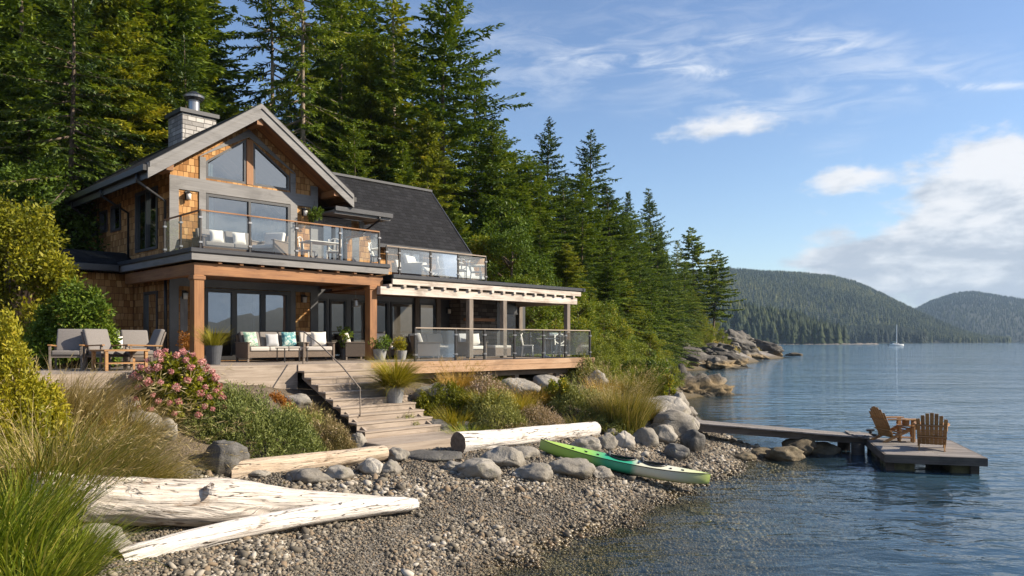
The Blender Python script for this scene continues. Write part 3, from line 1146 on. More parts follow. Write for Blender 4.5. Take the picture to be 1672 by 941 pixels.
# pieces around the two glazed openings
w.prism([(UL, zb), (wx0 - .0, zb), (wx0, ztop(wx0)), (UL, ztop(UL))], 'y', VW, VW + .2)
w.prism([(wx1, zb), (UR, zb), (UR, ztop(UR)), (wx1, ztop(wx1))], 'y', VW, VW + .2)
g0 = 8.50
gt = lambda u: ztop(u) - 0.52
w.prism([(wx0, 8.03), (wx1, 8.03), (wx1, g0), (wx0, g0)], 'y', VW, VW + .2)
w.prism([(wx0, gt(wx0)), (RU0, gt(RU0)), (wx1, gt(wx1)), (wx1, ztop(wx1)), (RU0, ztop(RU0)), (wx0, ztop(wx0))], 'y', VW, VW + .2)
H(w, 'gable_wall', 'cedar')
# grey trim boards on it
t_ = MB()
yf = VW - .035
t_.box(UL - .03, yf, 8.05, UR + .03, VW, 8.44)
t_.box(UL - .03, yf, zb, UL + .24, VW, 8.05)
t_.box(UR - .24, yf, zb, UR + .03, VW, 8.05)
t_.box(UR - .24, yf, 8.44, UR + .03, VW, ztop(UR) - .02)
t_.box(wx0 - .22, yf, zb, wx0 - .01, VW, 8.05)
t_.box(wx1 + .01, yf, zb, wx1 + .26, VW, 8.05)
t_.box(wx0 - .2, yf, 8.44, wx0 - .01, VW, gt(wx0) + .1)
t_.box(wx1 + .01, yf, 8.44, wx1 + .2, VW, gt(wx1) + .1)
dz = .24
t_.prism([(wx0 - .2, gt(wx0) + .1 - .2 * RS + .1), (wx0 - .2, gt(wx0) + .1), (RU0, gt(RU0) + .02), (RU0, gt(RU0) + .02 + dz), (wx0 - .2, gt(wx0 - .2) + dz + .02)], 'y', yf + .003, VW)
t_.prism([(wx1 + .2, gt(wx1) + .1), (RU0, gt(RU0) + .02), (RU0, gt(RU0) + .02 + dz), (wx1 + .2, gt(wx1 + .2) + dz + .02)], 'y', yf + .003, VW)
H(t_, 'trim', 'trim')
# peaked windows: two trapezoids either side of a cedar mullion
mull0, mull1 = 2.68, 2.90
for a, b in ((wx0, mull0), (mull1, wx1)):
    fr = MB()
    fw = .075
    za, zb2 = gt(a), gt(b)
    y0, y1 = VW + .005, VW + .12
    fr.prism([(a, g0), (b, g0), (b, g0 + fw), (a, g0 + fw)], 'y', y0, y1)
    fr.prism([(a, g0 + fw), (a + fw, g0 + fw), (a + fw, za + (zb2 - za) * fw / (b - a) - fw), (a, za - fw)], 'y', y0, y1)
    fr.prism([(b - fw, g0 + fw), (b, g0 + fw), (b, zb2 - fw), (b - fw, zb2 + (za - zb2) * fw / (b - a) - fw)], 'y', y0, y1)
    fr.prism([(a, za - fw), (b, zb2 - fw), (b, zb2), (a, za)], 'y', y0, y1)
    fo = H(fr, 'peaked_window', 'frame')
    g = MB()
    g.add([(a + fw, VW + .06, g0 + fw), (b - fw, VW + .06, g0 + fw), (b - fw, VW + .06, zb2 - fw), (a + fw, VW + .06, za - fw)], [(0, 1, 2, 3)])
    g.build('pane', M['pane'], fo)
mm = MB()
mm.box(mull0, VW - .02, g0, mull1, VW + .16, gt(RU0) - .05)
H(mm, 'mullion', 'timber', swap=True)
window(wx0, wx1, 6.06, 8.03, VW + .0, 2, .08, 'sliding_window', 'frame')

# ---- side wall of the upper floor (faces left, in shade) with its windows
VB = 12.6
sw = MB()
def vfu(px, u):
    """v of the point on the plane u=const seen at column px"""
    s = (px - CXP) / FPX
    return (s * (P0[1] + u * UY) - P0[0] - u * UX) / (-UY - s * UX)
def zfu(px, py, u):
    v = vfu(px, u)
    return CZ + (HYP - py) / FPX * (P0[1] + u * UY + v * UX)
sholes = []
for (pa, pb, pt, pbm, npn) in ((258, 222, 310, 410, 2), (198, 182, 335, 378, 1), (176, 164, 345, 380, 1), (158, 134, 350, 388, 2), (128, 116, 355, 392, 1)):
    va, vb = vfu(pa, UL), vfu(pb, UL)
    zt, zbm = zfu((pa + pb) / 2, pt, UL), zfu((pa + pb) / 2, pbm, UL)
    sholes.append((va, vb, max(zbm, 6.15), min(zt, 8.35), npn))
us = sorted({VW + .2, VB, *[h[0] for h in sholes], *[h[1] for h in sholes]})
for a, b in zip(us[:-1], us[1:]):
    hh = [h for h in sholes if h[0] <= a + 1e-6 and h[1] >= b - 1e-6]
    if hh:
        sw.box(UL, a, 5.7, UL + .2, b, hh[0][2])
        sw.box(UL, a, hh[0][3], UL + .2, b, ztop(UL))
    else:
        sw.box(UL, a, 5.7, UL + .2, b, ztop(UL))
H(sw, 'side_wall', 'cedar')
for h in sholes:
    side_window(h[0], h[1], h[2], h[3], UL, h[4])
# right side wall of the gable block and the back
bw = MB()
bw.box(UR - .2, VW + .2, 5.7, UR, VB, ztop(UR))
bw.prism([(UL, 2.4), (UR, 2.4), (UR, ztop(UR)), (RU0, ztop(RU0)), (UL, ztop(UL))], 'y', VB, VB + .2)
H(bw, 'rear_wall', 'cedar')

# ---- main roof
VF, VK = 1.80, 12.9
e0, e1 = -0.62, 6.12
def slab(mb, pts, thick):
    """roof plane: four corners on top, thickened downwards"""
    vs = [Vector(p) for p in pts]
    n = (vs[1] - vs[0]).cross(vs[2] - vs[0]).normalized()
    if n.z < 0:
        n = -n
    lo = [p - n * thick for p in vs]
    k = len(vs)
    mb.add(vs + lo, [tuple(range(k)), tuple(range(2 * k - 1, k - 1, -1))] + [(i, k + i, k + (i + 1) % k, (i + 1) % k) for i in range(k)])
rf = MB()
slab(rf, [(RU0, VF, RZ0), (RU0, VK, RZ0), (e0, VK, rtop(e0)), (e0, VF, rtop(e0))], .09)
slab(rf, [(RU0, VF, RZ0 + .002), (e1, VF, rtop(e1) + .002), (e1, VK, rtop(e1) + .002), (RU0, VK, RZ0 + .002)], .09)
main_roof = H(rf, 'roof', 'roof', swap=False)
so = MB()
slab(so, [(RU0, VF + .04, RZ0 - .115), (RU0, VK - .04, RZ0 - .115), (e0 + .08, VK - .04, rtop(e0 + .08) - .115), (e0 + .08, VF + .04, rtop(e0 + .08) - .115)], .2)
slab(so, [(RU0, VF + .04, RZ0 - .117), (e1 - .08, VF + .04, rtop(e1 - .08) - .117), (e1 - .08, VK - .04, rtop(e1 - .08) - .117), (RU0, VK - .04, RZ0 - .117)], .2)
H(so, 'soffit', 'soffit')
bg = MB()
th = .42
for ea in (e0 - .02, e1 + .02):
    bg.prism([(ea, rtop(ea) + .01), (RU0, RZ0 + .012), (RU0, RZ0 - th), (ea, rtop(ea) - th)], 'y', VF - .05, VF + .02)
    ins = ea + (.04 if ea < RU0 else -.04)
    bg.prism([(ins, rtop(ins) + .012), (RU0, RZ0 + .014), (RU0, RZ0 - .13), (ins, rtop(ins) - .13)], 'y', VF - .085, VF - .052)
H(bg, 'barge_board', 'trim')
cap = MB()
for s_ in (-1, 1):
    u1_ = RU0 + s_ * .22
    cap.prism([(RU0, RZ0 + .03), (u1_, rtop(u1_) + .03), (u1_, rtop(u1_) + .008), (RU0, RZ0 + .008)], 'y', VF - .08, VK)
    ea = e0 if s_ < 0 else e1
    cap.prism([(RU0 + s_ * .22, rtop(u1_) + .025), (ea, rtop(ea) + .025), (ea, rtop(ea) + .008), (u1_, rtop(u1_) + .008)], 'y', VF - .09, VF + .12)
cap.build('ridge_cap', M['dark'], main_roof)
for uu in (e0 + .62, RU0, e1 - .62):
    b_ = MB()
    zt = rtop(uu) - (.34 if uu != RU0 else .42)
    b_.box(uu - .1, VF - .02 + .05, zt - .2, uu + .1, VW + .05, zt)
    H(b_, 'roof_bracket', 'timber')
gu = MB()
for ea, s_ in ((e0, -1), (e1, 1)):
    u_ = ea + s_ * .07
    gu.box(u_ - .07, VF - .02, rtop(ea) - .22, u_ + .07, VK, rtop(ea) - .06)
    # fascia
    gu.box(ea - .01 if s_ < 0 else ea - .03, VF + .03, rtop(ea) - .42, ea + .03 if s_ < 0 else ea + .01, VK, rtop(ea) - .23)
H(gu, 'gutter', 'dark')
dp = MB()
zg = rtop(e0) - .22
dp.tube([(e0 - .05, 2.5, zg), (e0 - .05, 2.5, zg - .2), (UL - .09, 2.75, zg - .62), (UL - .09, 2.75, 6.1), (UL - .09, 2.75, 5.75)], .045, 8)
H(dp, 'downspout', 'dark', smooth=True)
dp = MB()
dp.tube([(UL - .09, 2.72, 5.6), (UL - .09, 2.72, 3.0)], .045, 8)
for vv in (5.6, 8.6):
    H(dp, 'downspout', 'dark', smooth=True)
    dp = MB()
    dp.tube([(e0 - .05, vv, zg), (e0 - .05, vv, zg - .2), (UL - .09, vv + .2, zg - .62), (UL - .09, vv + .2, 6.2)], .04, 8)
H(dp, 'downspout', 'dark', smooth=True)

# ---- chimney
ch = MB()
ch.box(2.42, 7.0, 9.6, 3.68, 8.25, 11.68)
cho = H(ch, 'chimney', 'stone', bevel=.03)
cc = MB()
cc.box(2.34, 6.92, 11.682, 3.76, 8.33, 11.82)
cc.build('chimney_cap', M['frame'], cho)
fl = MB()
fl.lathe([(.2, 11.822), (.2, 12.3), (.23, 12.3), (.23, 12.34), (.16, 12.36), (.16, 12.42), (.36, 12.43), (.37, 12.5), (.1, 12.62)], 20, (3.1, 7.6, 0))
fl.build('flue', M['steel'], cho, smooth=False)
fl = MB()
fl.lathe([(.29, 12.32), (.35, 12.42), (.36, 12.5), (.34, 12.51), (.1, 12.66), (.05, 12.67)], 20, (3.1, 7.6, 0.02))
fl.build('flue_cap', M['dark'], cho)

# ---- right wing roof: steep dark slope facing the water
WR_U0, WR_U1 = 3.7, 13.5
we_v, we_z, wr_v, wr_z = 4.0, 7.32, 6.7, 10.36
wv_ = MB()
slab(wv_, [(5.35, we_v, we_z), (WR_U1, we_v, we_z), (WR_U1, wr_v, wr_z), (WR_U0, wr_v, wr_z)], .16)
slab(wv_, [(WR_U0, wr_v, wr_z - .003), (WR_U1, wr_v, wr_z - .003), (WR_U1, 9.4, we_z), (5.35, 9.4, we_z)], .16)
wing_roof = H(wv_, 'wing_roof', 'roof')
rc = MB()
rc.box(WR_U0, wr_v - .12, wr_z - .06, WR_U1 + .03, wr_v + .12, wr_z + .035)
sl = (wr_z - we_z) / (wr_v - we_v)
rc.prism([(we_v - .03, we_z + .02), (wr_v, wr_z + .03), (wr_v, wr_z - .28), (we_v - .03, we_z - .2)], 'x', WR_U1 + .005, WR_U1 + .06)
rc.box(5.4, we_v - .11, we_z - .16, WR_U1 + .04, we_v - .005, we_z - .02)
rc.build('ridge_cap', M['gutter'], wing_roof)
gw = MB()
gw.prism([(4.4, 5.7), (9.1, 5.7), (9.1, 7.2), (wr_v, wr_z - .35), (4.4, 7.55)], 'x', 13.0, 13.2)
H(gw, 'wing_end_wall', 'cedar')

# ---- bay between gable and wing: upper door under a small shed roof
bay = MB()
du0, du1 = ufv(524, 3.0), ufv(566, 3.0)
wall_panels(bay, UR + .01, 7.35, 3.0, 3.2, 5.72, 7.86, [(du0, du1, 6.02, 7.7)])
bay.box(7.15, 3.2, 5.72, 7.35, 4.9, 7.9)
H(bay, 'bay_wall', 'cedar')
window(du0, du1, 6.04, 7.7, 3.0, 2, .09, 'balcony_door', 'frame')
tb = MB()
tb.box(du0 - .2, 2.955, 6.02, du0 - .005, 3.0, 7.86)
tb.box(du1 + .005, 2.955, 6.02, du1 + .17, 3.0, 7.86)
tb.box(du0 - .004, 2.955, 7.705, du1 + .004, 3.0, 7.86)
tb.box(7.17, 2.955, 6.02, 7.38, 3.0, 7.86)
H(tb, 'trim', 'trim')
sr = MB()
slab(sr, [(5.5, 1.95, 8.06), (7.8, 1.95, 8.06), (7.8, 4.95, 8.42), (5.5, 4.95, 8.42)], .06)
shed = H(sr, 'shed_roof', 'roof')
sf = MB()
sf.box(5.48, 1.85, 7.93, 7.85, 1.948, 8.08)
sf.build('gutter', M['gutter'], shed)
sf = MB()
sf.box(5.5, 1.95, 7.84, 7.8, 2.05, 7.985)
sf.box(5.5, 2.06, 7.9, 7.8, 3.0, 7.97)
sf.box(7.74, 2.05, 7.86, 7.82, 4.4, 8.0)
sf.build('fascia', M['trim'], shed)
dp = MB()
dp.tube([(7.3, 1.9, 7.94), (7.3, 1.9, 7.8), (7.26, 2.9, 7.45), (7.26, 2.9, 6.05)], .04, 8)
H(dp, 'downspout', 'dark', smooth=True)
# wing upper wall behind the terrace
ww = MB()
a0, a1 = ufv(655, 4.4), ufv(690, 4.4)
b0, b1 = ufv(712, 4.4), ufv(745, 4.4)
wall_panels(ww, 7.36, 13.0, 4.4, 4.6, 5.72, 7.42, [(a0, a1, 5.8, 7.3), (b0, b1, 5.8, 7.3)])
H(ww, 'wing_wall', 'cedar')
window(a0, a1, 5.8, 7.3, 4.4, 2, .09, 'terrace_door', 'frame')
window(b0, b1, 5.8, 7.3, 4.4, 2, .09, 'terrace_door', 'frame')

# ---- balcony over the deck
bf = MB()
bf.box(-.15, -.15, 5.74, 6.02, VW - .04, 5.98)
bf.box(-.15, VW - .04, 5.74, UL, 5.2, 5.98)
bf.box(UR, VW - .039, 5.74, 7.1, 2.995, 5.979)
H(bf, 'balcony_floor', 'soffit')
fa = MB()
fa.box(-.25, -.25, 5.68, 6.12, -.16, 5.87)
fa.box(-.25, -.16, 5.68, -.16, 5.25, 5.87)
fa.box(6.03, -.16, 5.68, 6.12, 2.0, 5.87)
H(fa, 'balcony_fascia', 'trim')
fa = MB()
fa.box(-.30, -.30, 5.872, 6.17, -.152, 6.0)
fa.box(-.30, -.15, 5.872, -.152, 5.3, 6.0)
fa.box(6.022, -.15, 5.872, 6.17, 2.0, 6.0)
H(fa, 'balcony_gutter', 'gutter', bevel=.02)
be = MB()
be.box(-.12, -.10, 5.30, 6.0, .12, 5.62)
be.box(-.12, .12, 5.30, .10, VW + 2.5, 5.62)
be.box(5.5, .12, 5.32, 5.72, VW + .3, 5.62)
H(be, 'beam', 'timber')
for k in range(9):
    j = MB()
    u_ = .55 + k * .62
    j.box(u_ - .05, -.2, 5.622, u_ + .05, VW - .02, 5.74)
    H(j, 'joist', 'timber')
cs = MB()
cs.box(.12, .14, 5.40, 5.48, VW - .01, 5.46)
H(cs, 'ceiling', 'soffit')
for uu in (0.0, 5.62):
    p_ = MB()
    p_.box(uu - .14, -.13, DZ, uu + .14, .15, 5.30)
    H(p_, 'post', 'timber', swap=True, bevel=.012)
    bk = MB()
    bk.box(uu - .17, -.16, 5.16, uu + .17, .18, 5.27)
    H(bk, 'post_cap', 'timber', bevel=.01)

# ---- lower storey: walls, doors
lw = MB()
LZ0, LZ1 = 2.5, 5.72
d0, d1 = ufv(333, VW), ufv(474, VW)
wall_panels(lw, UL, UR, VW, VW + .2, LZ0, LZ1, [(d0, d1, DZ + .04, 5.14)])
H(lw, 'lower_wall', 'cedar')
sl_ = MB()
fdoor = (vfu(258, UL), vfu(236, UL))
sl_.box(UL, VW + .2, LZ0, UL + .2, fdoor[0], 5.69)
sl_.box(UL, fdoor[0], 5.05, UL + .2, fdoor[1], 5.69)
sl_.box(UL, fdoor[1], LZ0, UL + .2, VB, 5.69)
H(sl_, 'lower_side_wall', 'cedar')
side_window(fdoor[0], fdoor[1], DZ, 5.05, UL, 1)
window(d0, d1, DZ + .03, 5.14, VW, 3, .12, 'sliding_door', 'dark', mw=.16)
lt = MB()
lt.box(UL - .03, VW - .035, DZ, UL + .24, VW, 5.16)
lt.box(UL - .03, VW - .036, 5.16, UR + .03, VW, 5.40)
lt.box(d0 - .16, VW - .034, DZ, d0 - .005, VW, 5.16)
lt.box(d1 + .005, VW - .034, DZ, d1 + .18, VW, 5.16)
lt.box(UR - .25, VW - .036, DZ, UR + .03, VW, 5.16)
H(lt, 'trim', 'frame')
# bump-out at the left with its dark skirt roof
bo = MB()
BU0, BV = -2.6, 5.55
bo.box(BU0, BV, 2.4, UL - .02, BV + .2, 5.66)
bo.box(BU0, BV + .2, 2.4, BU0 + .2, 10.5, 5.66)
H(bo, 'side_annex_wall', 'cedar')
sk = MB()
slab(sk, [(BU0 - .35, BV - .42, 5.92), (UL - .01, BV - .42, 5.92), (UL - .01, BV + .75, 6.42), (BU0 + .4, BV + .75, 6.42)], .1)
slab(sk, [(BU0 - .35, BV - .42, 5.918), (BU0 + .4, BV + .75, 6.418), (BU0 + .4, 10.6, 6.418), (BU0 - .35, 10.6, 5.918)], .1)
slab(sk, [(BU0 + .4, BV + .75, 6.4), (UL - .01, BV + .75, 6.4), (UL - .01, 10.6, 6.4), (BU0 + .4, 10.6, 6.4)], .1)
sko = H(sk, 'annex_roof', 'roof')
g_ = MB()
g_.box(BU0 - .42, BV - .5, 5.68, UL - .6, BV - .425, 5.90)
g_.box(BU0 - .43, BV - .425, 5.68, BU0 - .352, 10.5, 5.90)
g_.build('fascia', M['gutter'], sko, bevel=.02)
# wall to the right of the balcony doors: glass doors, dark wall, stone fireplace
rw = MB()
RV = 3.0
spans = [(516, 534), (538, 566), (574, 600), (612, 634), (638, 678), (684, 712), (818, 848)]
hol = []
for a, b in spans:
    hol.append((ufv(a, RV), ufv(b, RV), DZ + .03, 5.0 if a < 810 else 4.75))
wall_panels(rw, UR + .02, 15.9, RV, RV + .2, LZ0, 5.44, hol)
H(rw, 'patio_wall', 'frame')
for i, h in enumerate(hol):
    window(h[0], h[1], h[2], h[3], RV, 1, .07, 'glass_door', 'dark')
ew = MB()
ew.box(15.7, RV + .2, LZ0, 15.9, 8.8, 5.44)
ew.box(UR + .02, 9.0, 2.2, 15.9, 9.2, 5.72)
H(ew, 'end_wall', 'cedar')
for px in (602, 681, 716, 850):
    u_ = ufv(px, RV - .05)
    tr_ = MB()
    tr_.box(u_ - .1, RV - .08, DZ, u_ + .1, RV - .003, 5.3)
    H(tr_, 'wall_post', 'grey_wood', swap=True)
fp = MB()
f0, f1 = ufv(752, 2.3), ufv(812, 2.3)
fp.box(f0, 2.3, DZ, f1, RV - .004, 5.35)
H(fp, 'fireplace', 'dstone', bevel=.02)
fb = MB()
fb.box(f0 + .7, 2.285, DZ + .35, f1 - .9, 2.298, DZ + 1.05)
H(fb, 'firebox', 'dark')
mt = MB()
mt.box(f0 + .15, 2.12, DZ + 1.42, f1 - .3, 2.297, DZ + 1.54)
H(mt, 'mantel', 'timber')

# ---- flat roof over the right-hand patio
fr_ = MB()
fr_.box(6.2, -.30, 5.50, 15.75, 4.38, 5.68)
H(fr_, 'terrace_floor', 'roof')
fg = MB()
fg.box(6.18, -.42, 5.55, 15.95, -.305, 5.685)
fg.box(15.752, -.45, 5.53, 15.9, 4.4, 5.685)
H(fg, 'terrace_gutter', 'gutter', bevel=.02)
fw_ = MB()
fw_.box(6.2, -.37, 5.36, 15.7, -.304, 5.545)
H(fw_, 'terrace_fascia', 'white_wood')
fb_ = MB()
fb_.box(5.75, -.33, 5.02, 15.5, -.12, 5.27)
fb_.box(15.3, -.12, 5.02, 15.5, 3.0, 5.27)
H(fb_, 'patio_beam', 'white_wood')
for k in range(17):
    j = MB()
    u_ = 6.1 + k * .57
    j.box(u_ - .055, -.40, 5.272, u_ + .055, RV - .01, 5.355)
    H(j, 'rafter_tail', 'white_wood')
pc = MB()
pc.box(5.74, .12, 5.19, 15.28, RV - .01, 5.25)
H(pc, 'patio_ceiling', 'soffit')
for px in (760, 815, 919):
    u_ = ufv(px, 0)
    p_ = MB()
    p_.box(u_ - .1, -.32, DZ, u_ + .1, -.13, 5.02)
    H(p_, 'patio_post', 'grey_wood', swap=True, bevel=.012)

# ---- rooms behind the glass
rm = MB()
rm.prism([(UL + .22, 5.99), (UR - .22, 5.99), (UR - .22, ztop(UR - .22) - .1), (RU0, ztop(RU0) - .1), (UL + .22, ztop(UL + .22) - .1)], 'y', 6.8, 6.9)
rm.box(UL + .22, VW + .25, 5.90, UR - .22, 6.8, 5.985)
rm.box(UL + .22, 6.8, 2.86, UR - .22, 6.9, 5.6)
rm.box(UL + .22, VW + .25, 2.80, UR - .22, 6.8, 2.86)
rm.box(UR - .1, RV + .22, 2.82, 15.6, 7.0, 2.88)
rm.box(UR - .1, 7.0, 2.88, 15.6, 7.1, 5.4)
rm.box(UR + .03, 5.6, 5.74, 12.9, 5.7, 7.4)
H(rm, 'interior', 'inside')
# curtains inside
def curtain(u0, u1, v, z0, z1):
    c = MB()
    n = 26
    a = [(u0 + (u1 - u0) * k / n, v + .03 * math.sin(k * 1.9), z0) for k in range(n + 1)]
    b = [(x, y, z1) for x, y, _ in a]
    c.add(a + b, [(k, k + 1, n + 2 + k, n + 1 + k) for k in range(n)])
    H(c, 'curtain', 'curtain', smooth=True)
curtain(wx0 + .1, wx0 + .32, VW + .2, 6.1, 8.0)
curtain(wx0 + .1, wx0 + .3, VW + .2, g0 + .1, 9.0)
curtain(d1 + .05, d1 + .5, VW - .045 + .3, DZ + .1, 5.1)


# ---- wall lamps
def sconce(u, v, z, s=1.0):
    l = MB()
    l.box(u - .06 * s, v - .03, z - .12 * s, u + .06 * s, v, z + .14 * s)
    l.bar((u, v - .02, z + .08 * s), (u, v - .14 * s, z + .12 * s), .03, .03)
    lo = H(l, 'wall_lamp', 'dark')
    m_ = MB()
    m_.lathe([(.015, .12), (.10, .06), (.085, .05), (.085, .05)], 12, (u, v - .14 * s, z))
    m_.build('lamp_shade', M['dark'], lo)
    g = MB()
    g.lathe([(.06, -.13), (.07, .05)], 12, (u, v - .14 * s, z))
    g.build('lamp_glass', M['white'], lo, smooth=True)
sconce(ufv(305, VW), VW - .004, zfv(305, 320, VW))
sconce(ufv(495, VW), VW - .004, zfv(495, 347, VW))
sconce(ufv(300, VW), VW - .004, zfv(300, 482, VW))
sconce(ufv(494, VW), VW - .004, zfv(494, 488, VW))
sconce(ufv(730, RV), RV - .004, zfv(730, 507, RV))
cz = MB()
cz.box(ufv(294, VW), VW - .02, DZ + .5, ufv(306, VW), VW - .003, 4.85)
H(cz, 'wall_panel', 'trim', swap=True)


# ---- railings
def rail(parent, pts, z, h, posts, mat_post='dark', top='timber', glass_mat='rail_glass', gap=.09, pw=.05, topw=.05, panel_name='glass_panel'):
    """posts: list of (u,v); panels span neighbouring posts"""
    for (u, v) in posts:
        p = MB()
        p.box(u - pw / 2, v - pw / 2, z, u + pw / 2, v + pw / 2, z + h)
        po = p.build('rail_post', M[mat_post], parent)
        for zz in (.2, h - .18):
            c = MB()
            c.box(u - pw * .9, v - pw * .9, z + zz - .025, u + pw * .9, v + pw * .9, z + zz + .025)
            c.build('glass_clamp', M['steel'], po)
    for a, b in pts:
        A, B = Vector((a[0], a[1], 0)), Vector((b[0], b[1], 0))
        d = (B - A).normalized()
        g = MB()
        q0, q1 = A + d * gap * .6, B - d * gap * .6
        za, zb_ = z + gap + .01, z + h - .05
        g.quad((q0.x, q0.y, za), (q1.x, q1.y, za), (q1.x, q1.y, zb_), (q0.x, q0.y, zb_))
        g.build(panel_name, M[glass_mat], parent)
    if top:
        t = MB()
        for a, b in pts:
            t.bar((a[0], a[1], z + h + .018), (b[0], b[1], z + h + .018), topw, .035)
        t.build('handrail', M[top], parent)


vR = .0
bp = [(ufv(p, vR), vR) for p in (327, 408, 484, 555, 619)]
bal = empty('balcony_railing', (P0[0], P0[1], 5.985), UA, 'glass balcony railing with thin cedar handrail above the big cedar beam', 'railing')
ZOFF[bal.name] = 5.985
bq = [(bp[0][0], v) for v in (1.3, 2.45)]
allp = bq[::-1] + bp + [(bp[-1][0], 1.9)]
rail(bal, list(zip(allp[:-1], allp[1:])), 5.99, 1.05, allp)
ter = empty('terrace_railing', (P0[0], P0[1], 5.685), UA, 'frosted looking glass railing on the flat roof right of the balcony, below the steep slope', 'railing')
ZOFF[ter.name] = 5.685
tp = [(ufv(p, .05), .05) for p in (631, 652, 703, 748, 793)]
tp += [(tp[-1][0], 2.0), (tp[-1][0], 4.2)]
rail(ter, list(zip(tp[:-1], tp[1:])), 5.69, .93, tp, top='board', glass_mat='veil_glass')

# ------------------------------------------------------------------ deck
deck = frame_at('wooden_deck', 2.0, 'weathered grey plank deck on short posts running along the front of the house', 'deck')


def D(mb, name, mat, **k):
    return mb.build(name, M[mat], deck, **k)


VD = -2.2
U1 = ufv(968, VD)
sv = 1.72                                   # stairs start here
su = ufv(603, VD)
dk = MB()
dk.box(-2.2, VD, DZ - .05, U1, RV - .02, DZ - .002)
dk.box(-7.2, -4.6, DZ - .051, -2.2, -1.6, DZ - .003)
dk.box(-2.2, 2.6, DZ - .052, UL - .02, 5.5, DZ - .004)
D(dk, 'deck_boards', 'deck')
f_ = MB()
f_.box(-2.2, VD - .05, DZ - .32, sv, VD - .001, DZ - .003)
f_.box(-2.2, VD - .045, DZ - .66, sv, VD - .001, DZ - .318)
f_.box(-2.25, -4.65, DZ - .3, -2.2, VD - .051, DZ - .004)
f_.box(-7.2, -4.65, DZ - .3, -2.251, -4.601, DZ - .004)
f_.box(-7.2, -4.645, DZ - .66, -2.251, -4.601, DZ - .318)
D(f_, 'fascia', 'board')
f_ = MB()
f_.box(su, VD - .05, DZ - .17, U1 + .05, VD - .001, DZ - .003)
f_.box(su, VD - .04, DZ - .36, U1 + .03, VD - .001, DZ - .178)
f_.box(U1 + .001, VD, DZ - .17, U1 + .05, 2.9, DZ - .003)
f_.box(U1 + .001, VD, DZ - .36, U1 + .04, 2.9, DZ - .178)
D(f_, 'fascia', 'board_warm', label='warmer brown double fascia board')
bm_ = MB()
bm_.box(su + .1, VD + .35, DZ - .56, U1 - .3, VD + .5, DZ - .37)
bm_.box(su + .1, -.2, DZ - .56, U1 - .3, -.05, DZ - .37)
for k in range(16):
    u_ = su + .2 + k * (U1 - su - .3) / 15
    bm_.box(u_ - .03, VD + .002, DZ - .37, u_ + .03, 2.6, DZ - .052)
D(bm_, 'joist_frame', 'grey_wood')
for px in (664, 742, 841, 908, 934, 950):
    u_ = ufv(px, VD + .42)
    x, y = uv2w(u_, VD + .42)
    p_ = MB()
    p_.box(u_ - .09, VD + .33, ground(x, y) - .3, u_ + .09, VD + .51, DZ - .56)
    D(p_, 'support_post', 'grey_wood', swap=True)
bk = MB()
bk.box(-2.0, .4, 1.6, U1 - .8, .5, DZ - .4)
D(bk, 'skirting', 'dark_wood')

lrail = empty('deck_railing', (P0[0], P0[1], DZ), UA, 'glass railing with dark posts along the right part of the deck edge', 'railing')
ZOFF[lrail.name] = DZ
vr2 = VD + .08
lp = [(ufv(p, vr2), vr2) for p in (678, 744, 791, 840, 887, 923, 963)]
lp += [(lp[-1][0], -.6), (lp[-1][0], 1.0), (lp[-1][0], 2.6)]
rail(lrail, list(zip(lp[:-1], lp[1:])), DZ, 1.0, lp, top='board', pw=.06, topw=.045)

# ------------------------------------------------------------------ staircase down to the beach
stairs = frame_at('staircase', 1.1, 'weathered wooden steps leading from the deck down to the beach', 'staircase')
NS = 10
rise = (DZ - 1.2) / (NS)
run = .345
for k in range(NS - 1):
    t_ = MB()
    z = DZ - rise * (k + 1)
    v0 = VD - .052 - run * k
    t_.box(sv - .02, v0 - run - .015, z - .045, su + .02, v0, z)
    to = t_.build('tread', M['board'], stairs, bevel=.006)
    r_ = MB()
    r_.box(sv, v0 - run + .004, z - rise + .002, su, v0 - run + .03, z - .047)
    r_.build('riser', M['board'], to)
r_ = MB()
r_.box(sv, VD - .085, DZ - rise, su, VD - .055, DZ - .004)
r_.build('riser', M['board'], stairs)
vb = VD - .052 - run * (NS - 1)
for u_ in (sv + .12, su - .18):
    s_ = MB()
    s_.prism([(VD - .06, DZ - rise - .02), (vb + .05, 1.2 + rise - .05), (vb + .05, 1.2), (VD - .06, DZ - rise - .22)], 'x', u_, u_ + .055)
    s_.build('stringer', M['board'], stairs)
ld = MB()
n = 7
for k in range(n):
    a = vb - 1.25 * k / n
    ld.box(sv - .3, a - 1.25 / n + .012, 1.155, su + .25, a, 1.2)
ldo = ld.build('landing', M['board'], stairs)
lf = MB()
lf.box(sv - .3, vb - 1.30, .98, su + .25, vb - 1.252, 1.198)
lf.box(su + .251, vb - 1.3, .98, su + .3, vb, 1.196)
lf.box(sv - .35, vb - 1.3, .98, sv - .301, vb, 1.196)
lf.build('landing_edge', M['board'], ldo)
hr = MB()
def sp(k, u_):
    return (u_, VD - .05 - run * k, DZ - rise * k)
a = Vector((sv + .25, VD + .5, DZ + .88))
pts = [a, (sv + .28, VD + .1, DZ + .86), (sv + .3, VD - .7, DZ + .50), (sv + .3, VD - 1.7, DZ - .02), (sv + .3, VD - 2.5, DZ - .55)]
hr.tube(pts, .018, 8)
hr.tube([(sv + .27, VD + .15, DZ - .0), (sv + .28, VD + .1, DZ + .86)], .014, 8)
hr.tube([(sv + .3, VD - 2.5, DZ - rise * 7 - .05), (sv + .3, VD - 2.5, DZ - .55)], .013, 8)
hr.build('handrail', M['grey_wood'], stairs, smooth=True)
